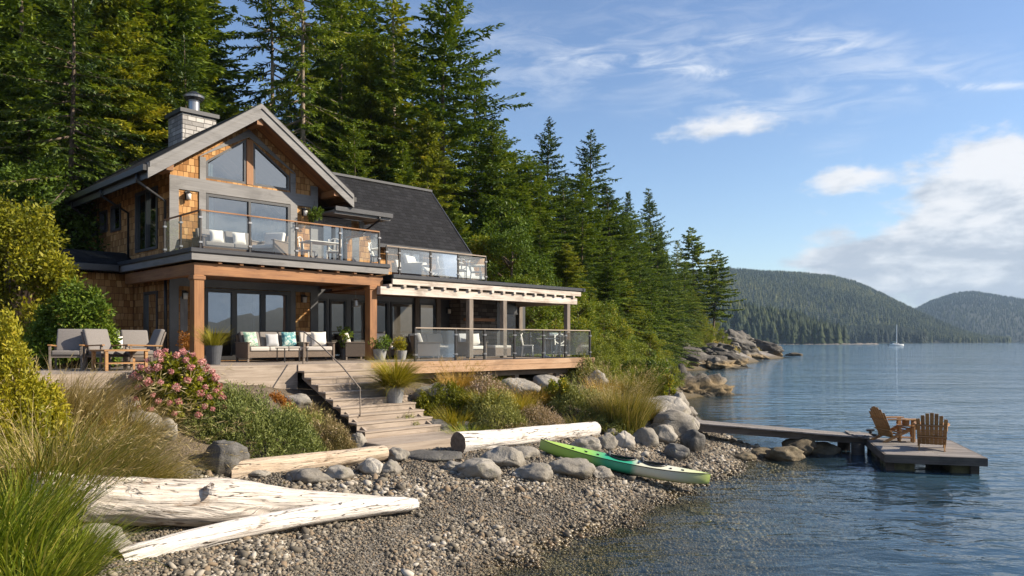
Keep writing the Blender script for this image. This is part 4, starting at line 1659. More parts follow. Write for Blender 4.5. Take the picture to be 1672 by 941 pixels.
# ------------------------------------------------------------------ boulders
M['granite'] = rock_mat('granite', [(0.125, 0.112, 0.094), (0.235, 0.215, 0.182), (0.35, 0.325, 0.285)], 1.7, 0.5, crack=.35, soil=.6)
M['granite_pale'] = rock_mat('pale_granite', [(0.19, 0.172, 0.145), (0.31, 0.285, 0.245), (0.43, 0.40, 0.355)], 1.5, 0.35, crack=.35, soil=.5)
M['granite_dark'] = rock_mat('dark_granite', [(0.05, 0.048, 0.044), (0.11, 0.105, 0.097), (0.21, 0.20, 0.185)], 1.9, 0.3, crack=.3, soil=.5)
M['rock_wet'] = rock_mat('weedy_rock', [(0.045, 0.036, 0.022), (0.11, 0.085, 0.05), (0.20, 0.16, 0.10)], 2.4, 0.6)
M['outcrop'] = rock_mat('shore_rock', [(0.030, 0.027, 0.024), (0.088, 0.080, 0.071), (0.20, 0.185, 0.165)], 0.55, 0.3, tide=1.2, crack=.85)


def ico(sub):
    bm = bmesh.new()
    bmesh.ops.create_icosphere(bm, subdivisions=sub, radius=1.0)
    V = np.array([v.co[:] for v in bm.verts])
    F = np.array([[v.index for v in f.verts] for f in bm.faces], dtype=np.int32)
    bm.free()
    return V, F


ICO = {k: ico(k) for k in (1, 2, 3, 4, 5)}


def rock_mesh(name, seed, size, sub=4, rough=0.22, cuts=7, strata=0.0):
    """a boulder: sphere cut by random planes, rounded by noise; size = full width, depth, height; base sits low"""
    r = random.Random(seed)
    V, F = ICO[sub]
    V = V.copy()
    for _ in range(cuts):
        n = np.array([r.gauss(0, 1), r.gauss(0, 1), r.gauss(0, .8)])
        n /= np.linalg.norm(n)
        d = r.uniform(.62, .9)
        over = np.clip(V @ n - d, 0, None)
        V -= np.outer(over * .88, n)
    off = Vector((r.uniform(0, 90), r.uniform(0, 90), r.uniform(0, 90)))
    nz = np.array([mnoise.fractal(Vector(p) * 1.3 + off, 1.0, 2.1, 4) for p in V])
    nf = np.array([mnoise.noise(Vector(p) * 6.0 + off) for p in V])
    V = V * (1 + rough * nz + rough * .16 * nf)[:, None]
    if strata:
        rg = np.array([abs(mnoise.noise(Vector((p[0] * 3.4 + p[2] * 2.2, p[1] * 3.0, p[2] * 1.6 - p[0] * 1.2)) + off * 1.3)) + .5 * abs(mnoise.noise(Vector((p[0] * 6, p[1] * 7, p[2] * 7)) + off)) for p in V])
        V = V * (1 + .36 * (rg - .35))[:, None]
        st = np.array([mnoise.noise(Vector((p[0] * .6, p[1] * .6, p[2] * 7 + p[0] * 2.2)) + off) for p in V])
        V *= (1 + strata * st)[:, None]
    V = V - V.min(0)
    V = V / V.max(0) - np.array([.5, .5, 0])
    V *= np.array(size)
    return np_mesh(name, V, F, smooth=True)


def boulder(px, py, wpx, hpx, label, mat='granite', seed=0, name='boulder', depth=0.8, sink=0.32, rz=None, group=None, sub=4, cat='boulder', Y=None, rough=.2, z=None):
    x, y, g = hit(px, py)
    if Y is not None:
        y = Y
        x = (px - CXP) / FPX * Y
        g = ground(x, y)
    if z is not None:
        g = z
    W, Hh = wpx * y / FPX, hpx * y / FPX
    rs = random.Random(seed * 7 + 1)
    me = rock_mesh(name, seed, (W, W * depth * rs.uniform(.85, 1.15), Hh * (1 + sink) * 1.0), sub, rs.uniform(.16, .30), rs.randint(4, 12))
    o = link(name, me, M[mat], None, (x, y + W * depth * .35, g - Hh * sink))
    o.rotation_euler = (0, 0, rz if rz is not None else random.Random(seed).uniform(-.5, .5))
    return tag(o, label, cat, group)


B = [
    (357, 772, 78, 52, 'round dark grey boulder at the left end of the short driftwood log', 'granite_dark', 11),
    (500, 792, 82, 24, 'flat tan boulder in front of the middle of the short driftwood log', 'granite', 12),
    (548, 784, 52, 22, 'small tan stone just right of the flat boulder below the short log', 'granite', 13),
    (602, 777, 48, 27, 'rounded stone under the right end of the short driftwood log', 'granite_pale', 14),
    (637, 776, 40, 24, 'pale rounded stone first to the right of the short driftwood log', 'granite', 15),
    (645, 757, 44, 24, 'stone lying behind and right of the tip of the short driftwood log', 'granite', 16),
    (700, 754, 110, 14, 'long low slab of rock below the bottom step', 'granite_dark', 17),
    (740, 772, 40, 18, 'small flat stone left of the rounded boulder below the white log', 'granite', 18),
    (781, 784, 72, 33, 'rounded grey boulder on the gravel below the left end of the white log', 'granite', 19),
    (822, 764, 84, 34, 'broad angular boulder touching the front of the white log', 'granite', 20),
    (872, 786, 66, 28, 'rounded tan boulder on the gravel below the bow of the kayak', 'granite', 21),
    (935, 782, 82, 31, 'wide boulder against the near side of the kayak', 'granite', 22),
    (984, 783, 46, 20, 'small pointed stone tucked under the middle of the kayak', 'granite', 23),
    (858, 751, 52, 22, 'low stone between the white log and the kayak bow', 'granite', 24),
    (958, 738, 52, 24, 'stone with a flat top behind the kayak, left in the row under the tall grass', 'granite', 25),
    (992, 736, 38, 28, 'upright rounded stone behind the kayak, second in the row under the tall grass', 'granite', 26),
    (1020, 735, 44, 30, 'cracked pale stone behind the kayak, third in the row under the tall grass', 'granite_pale', 27),
    (1056, 731, 46, 32, 'rounded stone right of the tall grass at the head of the gravel', 'granite', 28),
    (1088, 727, 44, 32, 'pale blocky stone at the foot of the big boulder pile', 'granite_pale', 29),
    (1134, 738, 44, 36, 'darker angular stone nearest the start of the dock walkway', 'granite_dark', 30),
    (1108, 752, 44, 26, 'low dark stone alone on the gravel between kayak and dock walkway', 'granite_dark', 31),
    (1082, 692, 96, 44, 'largest smooth pale boulder on top of the pile beside the tall grass', 'granite_pale', 32),
    (1106, 714, 80, 44, 'big cracked grey boulder in front in the pile beside the dock walkway', 'granite', 33),
    (1110, 678, 36, 38, 'rounded boulder standing at the back of the pile above the water', 'granite', 34),
    (1128, 684, 26, 20, 'small stone at the back of the pile next to the dock walkway', 'granite', 35),
    (712, 712, 52, 27, 'grey blocky stone just right of the lowest steps', 'granite_dark', 36),
    (708, 672, 88, 46, 'big lichened boulder behind the grey pot right of the steps', 'granite', 37),
    (582, 738, 38, 30, 'small grey stone left of the landing below the steps', 'granite', 38),
    (478, 672, 66, 28, 'flat rock under the deck, left of the top steps', 'granite', 39),
    (848, 652, 72, 34, 'broad pale boulder under the right deck next to a short post', 'granite_pale', 40),
    (892, 648, 56, 36, 'tall lichened boulder under the right deck by the small red-brown shrub', 'granite', 41),
    (976, 632, 44, 28, 'squarish pale boulder under the far right end of the deck', 'granite_pale', 42),
    (226, 712, 66, 42, 'pale rounded boulder at the edge of the sandy path', 'granite_pale', 43),
    (262, 716, 54, 34, 'pale wedge-shaped boulder right below the pink hydrangea', 'granite_pale', 44),
    (185, 690, 80, 44, 'large pale boulder half hidden by dry grass at the sandy path', 'granite_pale', 45),
    (150, 905, 96, 44, 'flat pale stone between the green grass and the end of the long driftwood', 'granite_pale', 46),
    (760, 708, 50, 20, 'low speckled stone behind the white log', 'granite', 47),
    (1000, 714, 30, 14, 'little stone under the tall grass behind the kayak', 'granite', 48),
    (412, 778, 60, 12, 'thin flat stone lying at the near side of the short driftwood log', 'granite', 49),
]
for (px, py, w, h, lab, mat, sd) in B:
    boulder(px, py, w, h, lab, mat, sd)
boulder(1288, 744, 64, 24, 'rounded weed-stained rock standing in the shallows before the dock walkway', 'rock_wet', 60, Y=22.6, z=-.02)
boulder(1312, 738, 62, 30, 'larger brown rock in the shallows close behind the rounded one', 'rock_wet', 61, Y=23.6, z=-.02)
boulder(1352, 742, 62, 22, 'low dark rock in the water under the middle of the dock walkway', 'rock_wet', 62, Y=24.0, z=-.1)
boulder(1218, 752, 40, 12, 'small brown stone at the water edge below the dock walkway', 'rock_wet', 63)
boulder(1250, 744, 46, 11, 'flat brown stone near the water below the dock walkway', 'rock_wet', 64)
boulder(1300, 583, 30, 6, 'small dark islet of rock alone in the open water', 'rock_wet', 65, Y=190, name='islet', cat='rock', z=-.1)


def outcrop(px, Y, size, rz, seed, label, z=0.0, name='rock_outcrop', dx=0.0, tilt=(0, 0)):
    me = rock_mesh(name, seed, (size[0] * 1.05, size[1] * 1.1, size[2] * 2.15), 5, .34, 12, .03)
    o = link(name, me, M['outcrop'], None, ((px - CXP) / FPX * Y + dx, Y, z - size[2] * 1.05))
    o.rotation_euler = (tilt[0], tilt[1], rz)
    return tag(o, label, 'rocks')


outcrop(1125, 50.5, (6.5, 3.4, 1.8), .15, 81, 'small craggy rock tongue nearest the boulder pile, reaching into the water', -.45)
outcrop(1100, 52.0, (4.5, 4.0, 2.6), .5, 82, 'mossy rock behind the small craggy tongue', -.5)
outcrop(1106, 100, (18, 10, 4.0), .08, 83, 'long grey ledge sloping into the water, in the middle of the rocky shore', -1.0, tilt=(0, .05))
outcrop(1150, 103, (13, 6, 2.0), .05, 84, 'low brown tide-stained end of the long grey ledge', -.6)
outcrop(1085, 104, (10, 8, 5.0), .4, 85, 'steep rock at the landward end of the long grey ledge', -.6)
outcrop(1146, 150, (20, 14, 7.4), -.3, 86, 'tall sloping rock face under the pines on the point', -1.6, tilt=(0, .12))
outcrop(1172, 160, (22, 12, 5.4), -.5, 87, 'dark rock shoulder running down the point towards the water', -1.4, tilt=(0, .10))
outcrop(1204, 172, (15, 9, 2.6), -.6, 88, 'last low rocks at the tip of the wooded point', -.9)
outcrop(1140, 130, (16, 10, 5.4), .2, 89, 'broken rocks between the long grey ledge and the tall rock face', -1.0)


# angular rocks strung along the wooded shore
_shore = [(13.5, 53), (14.2, 57), (15, 70), (18, 86), (24, 95), (31, 103), (32, 112), (33, 120), (39, 136), (45, 149), (52, 164), (60, 180)]
_r = random.Random(404)
for k in range(46):
    f = (k + _r.uniform(0, .8)) / 46 * (len(_shore) - 1)
    i = min(int(f), len(_shore) - 2)
    t_ = f - i
    x = _shore[i][0] * (1 - t_) + _shore[i + 1][0] * t_ - _r.uniform(-.5, 4.5) * (1 + f / 12)
    y = _shore[i][1] * (1 - t_) + _shore[i + 1][1] * t_ + _r.uniform(-1, 3)
    s = _r.uniform(1.6, 3.6) * (.45 + f / 11)
    g = ground(x, y)
    me = rock_mesh('shore_rock', 500 + k, (s * _r.uniform(1.3, 2.4), s * _r.uniform(.9, 1.4), s * _r.uniform(.5, 1.0)), 4, .34, 20, .10)
    o = link('shore_rock', me, M['outcrop'], None, (x, y, g - s * .22))
    o.rotation_euler = (_r.uniform(-.2, .2), _r.uniform(.0, .35), _r.uniform(-.7, .5))
    tag(o, 'grey angular rock among many along the edge of the wooded shore', 'rock', 'angular rocks along the wooded shore')


# ------------------------------------------------------------------ pebbles of the beach
def pebbles():
    r = np.random.default_rng(21)
    N = 330000
    # denser near the camera, thinning out with distance
    y = 7.5 + 19.5 * r.uniform(0, 1, N) ** 1.25
    x = r.uniform(-6.5, 10, N)
    g = ground_np(x, y)
    keep = (g > -.75) & (g < 1.06 + r.normal(0, .10, N)) & (np.abs(x / y) < .72)
    x, y, g = x[keep], y[keep], g[keep]
    n = len(x)
    s = np.clip(np.exp(r.normal(math.log(.0180), .42, n)), .010, .07)
    s *= np.clip(.75 + y / 45, .8, 1.3)
    band = .5 + .5 * np.sin(g * 11 + 1.3 * np.sin(x * .9 + y * .5) + .8 * np.sin(x * 2.3))
    s *= .72 + .55 * band * r.uniform(.5, 1.5, n)
    V0, F0 = ICO[1]
    V0 = V0[:12] if len(V0) > 42 else V0
    bm = bmesh.new()
    bmesh.ops.create_icosphere(bm, subdivisions=1, radius=1.0)
    V0 = np.array([v.co[:] for v in bm.verts])
    F0 = np.array([[v.index for v in f.verts] for f in bm.faces], dtype=np.int32)
    bm.free()
    k = len(V0)
    a = r.uniform(0, 2 * PI, n)
    sx, sy_, sz = s * r.uniform(.9, 1.5, n), s * r.uniform(.7, 1.1, n), s * r.uniform(.5, .85, n)
    jit = 1 + r.normal(0, .12, (n, k))
    px_, py_, pz_ = V0[:, 0] * jit * sx[:, None], V0[:, 1] * jit * sy_[:, None], V0[:, 2] * jit * sz[:, None]
    tl = r.normal(0, .25, n)[:, None]
    pz_ = pz_ + px_ * tl
    ca, sa = np.cos(a)[:, None], np.sin(a)[:, None]
    V = np.stack([x[:, None] + px_ * ca - py_ * sa, y[:, None] + px_ * sa + py_ * ca, (g + _bumps(x, y))[:, None] + pz_ + (sz * r.uniform(.0, .7, n))[:, None]], 2).reshape(-1, 3)
    F = (F0[None] + (np.arange(n) * k)[:, None, None]).reshape(-1, 3).astype(np.int32)
    me = np_mesh('pebbles', V, F, tint=np.repeat(np.clip(r.uniform(0, 1, n) * (.82 + .25 * band) - .06 * (1 - band), 0, 1), k), smooth=True)
    m, t, b, out = new_mat('pebble')
    at = t.node('ShaderNodeAttribute', attribute_name='tint')
    geo = t.node('ShaderNodeNewGeometry')
    sp = t.node('ShaderNodeSeparateXYZ')
    t.l.new(geo.outputs['Position'], sp.inputs[0])
    col = t.ramp(at.outputs['Fac'], [(0.0, (0.055, 0.048, 0.038)), (0.25, (0.115, 0.099, 0.076)), (0.5, (0.185, 0.16, 0.122)), (0.62, (0.215, 0.155, 0.098)), (0.8, (0.26, 0.23, 0.18)), (0.94, (0.34, 0.305, 0.25)), (1.0, (0.46, 0.42, 0.36))])
    n1 = t.noise(geo.outputs['Position'], 1.1, 4, 0.6)
    wl = t.math('ADD', sp.outputs[2], t.math('MULTIPLY', t.math('SUBTRACT', n1, 0.5), 0.22))
    wet = t.maprange(wl, 0.03, 0.17, 1, 0)
    wetc = t.mix(1.0, col, (0.50, 0.43, 0.27), 'MULTIPLY')
    sub = t.mix(1.0, col, (1.0, 0.88, 0.52), 'MULTIPLY')
    wetc = t.mix(t.maprange(sp.outputs[2], -.14, -.02, 1, 0), wetc, sub)
    col = t.mix(wet, col, wetc)
    # weed grown below the water line
    weed = t.math('MULTIPLY', t.maprange(sp.outputs[2], -.12, 0.02, 1, 0), t.maprange(n1, .4, .6, 0.15, .75))
    col = t.mix(weed, col, (0.15, 0.12, 0.045))
    t.put(b.inputs['Base Color'], col)
    t.put(b.inputs['Roughness'], t.maprange(wet, 0, 1, 0.85, 0.35))
    tag(link('pebbles', me, m), 'grey and tan pebbles covering the beach', 'pebbles', None, 'stuff')


pebbles()


# ------------------------------------------------------------------ driftwood
def drift_mat(name, cols, gs=16):
    m, t, b, out = new_mat(name)
    uv = t.node('ShaderNodeUVMap').outputs[0]      # x along the log, y around it, both in metres
    g = t.noise(t.scale(uv, 1.1, gs, 1), 1.0, 7, 0.68, 0.9)
    g2 = t.noise(t.scale(uv, .9, 2.5, 1), 1.5, 5, 0.62, .4)
    f = t.math('ADD', t.math('MULTIPLY', g, 0.55), t.math('MULTIPLY', g2, 0.5))
    col = t.ramp(f, [(0.3, cols[0]), (0.46, cols[1]), (0.66, cols[2])])
    crk = t.noise(t.scale(uv, .55, 9, 1), 1.3, 3, 0.5, 0.5)
    ck = t.maprange(t.math('ABSOLUTE', t.math('SUBTRACT', crk, 0.5)), 0.0, 0.013, 1, 0)
    ck = t.math('MULTIPLY', ck, t.maprange(g2, .42, .52, 0, 1.0))
    col = t.mix(ck, col, (0.10, 0.06, 0.035))
    kn = t.voronoi(t.scale(uv, 1.0, 2.0, 1), 1.5)
    col = t.mix(t.maprange(kn, 0.05, 0.12, .75, 0), col, (0.14, 0.085, 0.05))
    # brown rot where the grain has broken out
    rot = t.noise(t.scale(uv, .8, 1.6, 1), 1.1, 6, 0.7, .5)
    col = t.mix(t.maprange(rot, .56, .66, 0, .8), col, (0.24, 0.155, 0.095))
    t.put(b.inputs['Base Color'], col)
    b.inputs['Roughness'].default_value = 0.85
    h = t.math('SUBTRACT', t.math('ADD', t.math('MULTIPLY', g, 0.5), t.math('MULTIPLY', g2, .5)), t.math('MULTIPLY', ck, 0.9))
    set_bump(t, b, h, 0.07)
    return m


M['drift'] = drift_mat('driftwood', [(0.27, 0.225, 0.185), (0.53, 0.475, 0.42), (0.71, 0.665, 0.61)])
M['drift_white'] = drift_mat('bleached_driftwood', [(0.42, 0.375, 0.335), (0.64, 0.60, 0.555), (0.78, 0.75, 0.71)])
M['drift_tan'] = drift_mat('tan_driftwood', [(0.30, 0.21, 0.14), (0.50, 0.39, 0.28), (0.66, 0.56, 0.44)])
M['endgrain'] = plain('log_end_grain', (0.19, 0.135, 0.095), 0.9, 0, .35, 9, .01)


def log(name, path, rad, seed, mat, label, n=40, rings=70, lump=.09, flat=1.0, cut=(True, True), twist=0.4, cat='log', flare=0.0):
    r = random.Random(seed)
    path = [Vector(p) for p in path]
    cum = [0]
    for a, b in zip(path[:-1], path[1:]):
        cum.append(cum[-1] + (b - a).length)
    L = cum[-1]
    def at(s):
        s = max(0, min(L, s))
        for i in range(len(path) - 1):
            if s <= cum[i + 1] + 1e-9:
                t = (s - cum[i]) / max(1e-6, cum[i + 1] - cum[i])
                t2 = t
                return path[i].lerp(path[i + 1], t2)
        return path[-1]
    off = Vector((r.uniform(0, 50), r.uniform(0, 50), r.uniform(0, 50)))
    V, UV = [], []
    for i in range(rings + 1):
        s = L * i / rings
        # soften corners of the path
        p = (at(s - .12 * L) + at(s - .06 * L) + at(s) + at(s + .06 * L) + at(s + .12 * L)) / 5 if 0 < i < rings else at(s)
        if i in (0, rings):
            p = at(s)
        wgt = min(1, i / 6, (rings - i) / 6)
        p = at(s).lerp(p, wgt)
        d = (at(s + .02 * L) - at(s - .02 * L)).normalized()
        sd = d.cross(Vector((0, 0, 1))).normalized()
        up = sd.cross(d)
        R_ = np.interp(s / L, [q[0] for q in rad], [q[1] for q in rad])
        for k in range(n):
            a = 2 * PI * k / n
            c, s_ = math.cos(a), math.sin(a)
            aa = a + twist * s / L
            q = Vector((math.cos(aa) * 1.1, math.sin(aa) * 1.1, s * .55)) + off
            nz = mnoise.fractal(q, 1.0, 2.0, 4)
            ridge = abs(mnoise.noise(Vector((math.cos(aa) * 3.2, math.sin(aa) * 3.2, s * .35)) + off * 1.7))
            rr = R_ * (1 + lump * nz - .10 * max(0, .12 - ridge) / .12)
            V.append(tuple(p + sd * (c * rr) + up * (s_ * rr * flat)))
            UV.append((s, k / n * 2 * PI * R_))
    F = []
    for i in range(rings):
        for k in range(n):
            k2 = (k + 1) % n
            F.append((i * n + k, i * n + k2, (i + 1) * n + k2, (i + 1) * n + k))
    me = bpy.data.meshes.new(name)
    me.from_pydata(V, [], F)
    me.polygons.foreach_set('use_smooth', np.ones(len(F), dtype=bool))
    lay = me.uv_layers.new(name='UVMap')
    u = np.array([UV[v] if not (k == n - 1 and (j in (1, 2))) else (UV[v][0], 2 * PI * np.interp(UV[v][0] / L, [q[0] for q in rad], [q[1] for q in rad]))
                  for i in range(rings) for k in range(n) for j, v in enumerate(F[i * n + k])], dtype=np.float32)
    lay.data.foreach_set('uv', u.ravel())
    bmm = bmesh.new()
    bmm.from_mesh(me)
    bmesh.ops.recalc_face_normals(bmm, faces=bmm.faces)
    bmm.to_mesh(me)
    bmm.free()
    base = empty(name, path[0], 0, label, cat)
    o = link('trunk', me, M[mat], base)
    o.location = -path[0]
    for e, (i, do) in enumerate(zip((0, rings), cut)):
        ring = [Vector(V[i * n + k]) for k in range(n)]
        c = sum(ring, Vector()) / n
        d = (at(L * .02) - at(0)).normalized() * (-1 if e == 0 else 1)
        if e == 1:
            d = (at(L) - at(L * .98)).normalized()
        ev, ef = [], []
        lv = 7
        for j in range(lv):
            t = 1 - j / lv
            for k in range(n):
                q = c + (ring[k] - c) * t
                depth = (.03 if do else .55) * np.interp(i / rings, [z[0] for z in rad], [z[1] for z in rad]) * math.sqrt(max(0, 1 - t * t))
                depth += (.012 * mnoise.noise(q * 9 + off) if do else .1 * depth * mnoise.noise(q * 7)) * (1 if j else 0)
                ev.append(tuple(q + d * depth))
        ev.append(tuple(c + d * (.02 if do else .55 * np.interp(i / rings, [z[0] for z in rad], [z[1] for z in rad]))))
        for j in range(lv - 1):
            for k in range(n):
                k2 = (k + 1) % n
                ef.append((j * n + k, j * n + k2, (j + 1) * n + k2, (j + 1) * n + k))
        for k in range(n):
            ef.append(((lv - 1) * n + k, (lv - 1) * n + (k + 1) % n, lv * n))
        mb = MB()
        mb.add(ev, ef)
        eo = mb.build('cut_end' if do else 'blunt_end', M['endgrain'] if do else M[mat], base, smooth=not do)
        eo.location = -path[0]
    return base


def P(px, py, z):
    Y = (CZ - z) * FPX / (py - HYP)
    return Vector(((px - CXP) / FPX * Y, Y, z))


def PY(px, py, Y):
    return Vector(((px - CXP) / FPX * Y, Y, CZ - (py - HYP) / FPX * Y))


# axis points: pixel of the middle of the log, distance chosen so that it lies on the beach
log('driftwood_log', [PY(372, 771, 14.0), PY(500, 756, 15.0), PY(628, 739, 16.25)], [(0, .20), (.5, .19), (1, .165)], 3, 'drift_tan',
    'shorter tan driftwood log lying along the foot of the juniper', flat=.97)
log('driftwood_log', [PY(748, 725, 17.6), PY(860, 714, 19.2), PY(972, 701, 21.2)], [(0, .265), (.4, .25), (1, .205)], 4, 'drift_white',
    'thick bleached white log with a sawn end beside the kayak', flat=1.0)
log('driftwood_log', [PY(60, 806, 9.95), PY(150, 818, 10.35), PY(300, 820, 11.0), PY(420, 822, 11.9), PY(560, 826, 12.6), PY(664, 826, 13.15)],
    [(0, .32), (.12, .345), (.25, .37), (.42, .40), (.5, .385), (.62, .29), (.85, .19), (1, .13)], 5, 'drift',
    'huge weathered driftwood trunk tapering to the right on the gravel', n=56, rings=110, lump=.13, flat=.92, cut=(False, False), twist=1.2, cat='driftwood')
log('driftwood_branch', [PY(194, 918, 9.35), PY(280, 890, 9.9), PY(400, 862, 10.7), PY(500, 842, 11.6), PY(600, 828, 12.5), PY(678, 823, 13.1)],
    [(0, .165), (.25, .155), (.5, .16), (.75, .165), (.9, .155), (.97, .135), (1, .10)], 6, 'drift_white',
    'slender pale driftwood stem curving in front of the huge trunk', n=40, rings=100, lump=.10, flat=.9, cut=(True, False), twist=.8, cat='driftwood')


def stub(log_o, px, py, Y, d, r0, ln, mat):
    p = PY(px, py, Y) - log_o.location
    d = Vector(d).normalized()
    rs = random.Random(px)
    mb = MB()
    n = 12
    for i, (s, q) in enumerate(((-.6, 1.5), (0, 1.15), (.5, .85), (1.0, .7))):
        for k in range(n):
            a = 2 * PI * k / n
            side = d.cross(Vector((0.2, 0.3, 1))).normalized()
            up = side.cross(d)
            jag = (rs.uniform(-.25, .3) if i == 3 else 0)
            mb.v.append(tuple(p + d * ln * (s + jag) + (side * math.cos(a) + up * math.sin(a)) * r0 * q * rs.uniform(.85, 1.12)))
    for i in range(3):
        for k in range(n):
            k2 = (k + 1) % n
            mb.f.append((i * n + k, i * n + k2, (i + 1) * n + k2, (i + 1) * n + k))
    mb.v.append(tuple(p + d * ln * .8))
    for k in range(n):
        mb.f.append((3 * n + k, 3 * n + (k + 1) % n, 4 * n))
    mb.build('branch_stub', M[mat], log_o, smooth=False)


_logs = {o['label'].split()[0]: o for o in bpy.data.objects if o.get('label') and o.name.startswith('driftwood')}
stub(_logs['huge'], 345, 797, 10.9, (.1, -.6, .7), .075, .035, 'drift')
stub(_logs['huge'], 262, 800, 10.6, (-.2, -.6, .75), .035, .06, 'drift')
stub(_logs['huge'], 440, 812, 11.75, (.2, -.7, .6), .03, .06, 'drift')
stub(_logs['slender'], 556, 826, 12.0, (.2, -.6, .75), .028, .07, 'drift_white')
stub(_logs['shorter'], 420, 757, 14.3, (.0, -.7, .7), .04, .06, 'drift_tan')


# ------------------------------------------------------------------ kayak
def kayak():
    A, Bp = Vector((.62, 18.35, .80)), Vector((4.52, 17.75, .08))
    L = (Bp - A).length
    yaw = math.atan2(Bp.y - A.y, Bp.x - A.x)
    pitch = -math.asin((Bp.z - A.z) / L)
    root = empty('kayak', A, 0, 'green, teal and cream sit-inside kayak drawn up on the pebbles at the water', 'kayak')
    root.rotation_euler = (0, pitch, yaw)
    m, t, b, out = new_mat('kayak_plastic')
    tc = t.node('ShaderNodeTexCoord')
    sp = t.node('ShaderNodeSeparateXYZ')
    t.l.new(tc.outputs['Object'], sp.inputs[0])
    f = t.math('DIVIDE', sp.outputs[0], L)
    f = t.math('ADD', f, t.math('MULTIPLY', t.math('SUBTRACT', t.noise(tc.outputs['Object'], 3.0, 3, .5), .5), .03))
    col = t.ramp(f, [(0.0, (0.36, 0.46, 0.13)), (0.10, (0.36, 0.53, 0.09)), (0.30, (0.25, 0.49, 0.09)), (0.40, (0.03, 0.33, 0.19)), (0.545, (0.04, 0.35, 0.22)), (0.585, (0.60, 0.60, 0.46)), (0.78, (0.64, 0.64, 0.52)), (0.93, (0.55, 0.60, 0.30)), (1.0, (0.46, 0.58, 0.16))])
    low = t.maprange(sp.outputs[2], -.02, .13, 1, 0)
    col = t.mix(t.math('MULTIPLY', low, t.maprange(f, .5, .7, 0, .7)), col, (0.33, 0.50, 0.04))
    t.put(b.inputs['Base Color'], col)
    b.inputs['Roughness'].default_value = 0.38
    nx, na = 60, 20
    def sect(s):
        """half beam, keel height, sheer height at s in 0..1"""
        e = max(0.0, 1 - abs(2 * s - 1) ** 2.3)
        hb = .33 * e ** .8 + .008
        keel = .14 * abs(2 * s - 1) ** 4
        sheer = .27 + .11 * abs(2 * s - 1) ** 2.2
        return hb, keel, sheer
    mb = MB()
    vs, fs = [], []
    for i in range(nx + 1):
        s = i / nx
        hb, k, sh = sect(s)
        for j in range(na + 1):
            a = PI * j / na           # from one gunwale under the keel to the other
            yy = hb * math.copysign(abs(math.cos(a)) ** .75, math.cos(a))
            zz = sh - (sh - k) * math.sin(a) ** .7
            vs.append((s * L, yy, zz))
    for i in range(nx):
        for j in range(na):
            p = i * (na + 1) + j
            fs.append((p, p + 1, p + na + 2, p + na + 1))
    mb.add(vs, fs)
    hull = mb.build('hull', m, root, smooth=True)
    # deck with cockpit opening
    c0, c1 = .40, .60
    mb = MB()
    vs, fs = [], []
    nj = 14
    def crown(s):
        return .075 * max(0, 1 - abs(2 * s - 1) ** 3)
    for i in range(nx + 1):
        s = i / nx
        hb, k, sh = sect(s)
        for j in range(nj + 1):
            q = -1 + 2 * j / nj
            vs.append((s * L, hb * q, sh + crown(s) * (1 - q * q) + .004))
    for i in range(nx):
        s = (i + .5) / nx
        for j in range(nj):
            q = -1 + 2 * (j + .5) / nj
            inside = False
            for (a0, a1) in ((.405, .565), (.60, .745)):
                if a0 < s < a1 and (((s - (a0 + a1) / 2) / ((a1 - a0) / 2)) ** 2 + (q / .74) ** 2) < 1:
                    inside = True
            if inside:
                continue
            p = i * (nj + 1) + j
            fs.append((p, p + 1, p + nj + 2, p + nj + 1))
    mb.add(vs, fs)
    mb.build('deck', m, root, smooth=True)
    for (a0, a1) in ((.405, .565), (.60, .745)):
        pts, n = [], 30
        for k in range(n + 1):
            t_ = 2 * PI * k / n
            s = (a0 + a1) / 2 + (a1 - a0) / 2 * 1.03 * math.cos(t_)
            hb, kk, sh = sect(s)
            q = .76 * math.sin(t_)
            pts.append((s * L, hb * q, sh + crown(s) * (1 - q * q) + .02))
        r_ = MB()
        r_.tube(pts, .02, 6, cap=False)
        r_.build('cockpit_rim', M['dark'], root, smooth=True)
        f_ = MB()
        hb, kk, sh = sect((a0 + a1) / 2)
        f_.box(a0 * L + .03, -.22, kk + .06, a1 * L - .03, .22, kk + .09)
        so_ = f_.build('seat', M['dpot'], root, bevel=.01)
        s_ = MB()
        s_.bar((a0 * L + .10, 0, kk + .08), (a0 * L + .02, 0, sh + .14), .36, .05, (1, 0, 0))
        s_.build('seat_back', M['dpot'], so_, bevel=.015)
    e = MB()
    for s_ in (-1, 1):
        e.tube([(i / 24 * L, sect(i / 24)[0] * s_ * 1.015, sect(i / 24)[2]) for i in range(25)], .011, 6)
    e.build('seam', M['dark'], root, smooth=True)
    for s in (.03, .97):
        hb, kk, sh = sect(s)
        h_ = MB()
        h_.tube([(s * L - .05, 0, sh + .01), (s * L, 0, sh + .07), (s * L + .05, 0, sh + .01)], .012, 6)
        h_.build('grab_handle', M['dark'], root, smooth=True)
    d = MB()
    for s in (.2, .28, .35, .585, .77, .84):
        hb, kk, sh = sect(s)
        for q in (-.7, .7):
            d.box(s * L - .022, hb * q - .022, sh + crown(s) * (1 - q * q), s * L + .022, hb * q + .022, sh + crown(s) * (1 - q * q) + .025)
    for a, b2 in ((.2, .28), (.28, .35), (.77, .84)):
        for q in (-.7, .7):
            ha, hb_ = sect(a), sect(b2)
            d.tube([(a * L, ha[0] * q, ha[2] + crown(a) * .51 + .015), (b2 * L, -hb_[0] * q, hb_[2] + crown(b2) * .51 + .015)], .008, 5)
    d.build('deck_rigging', M['dark'], root)


kayak()

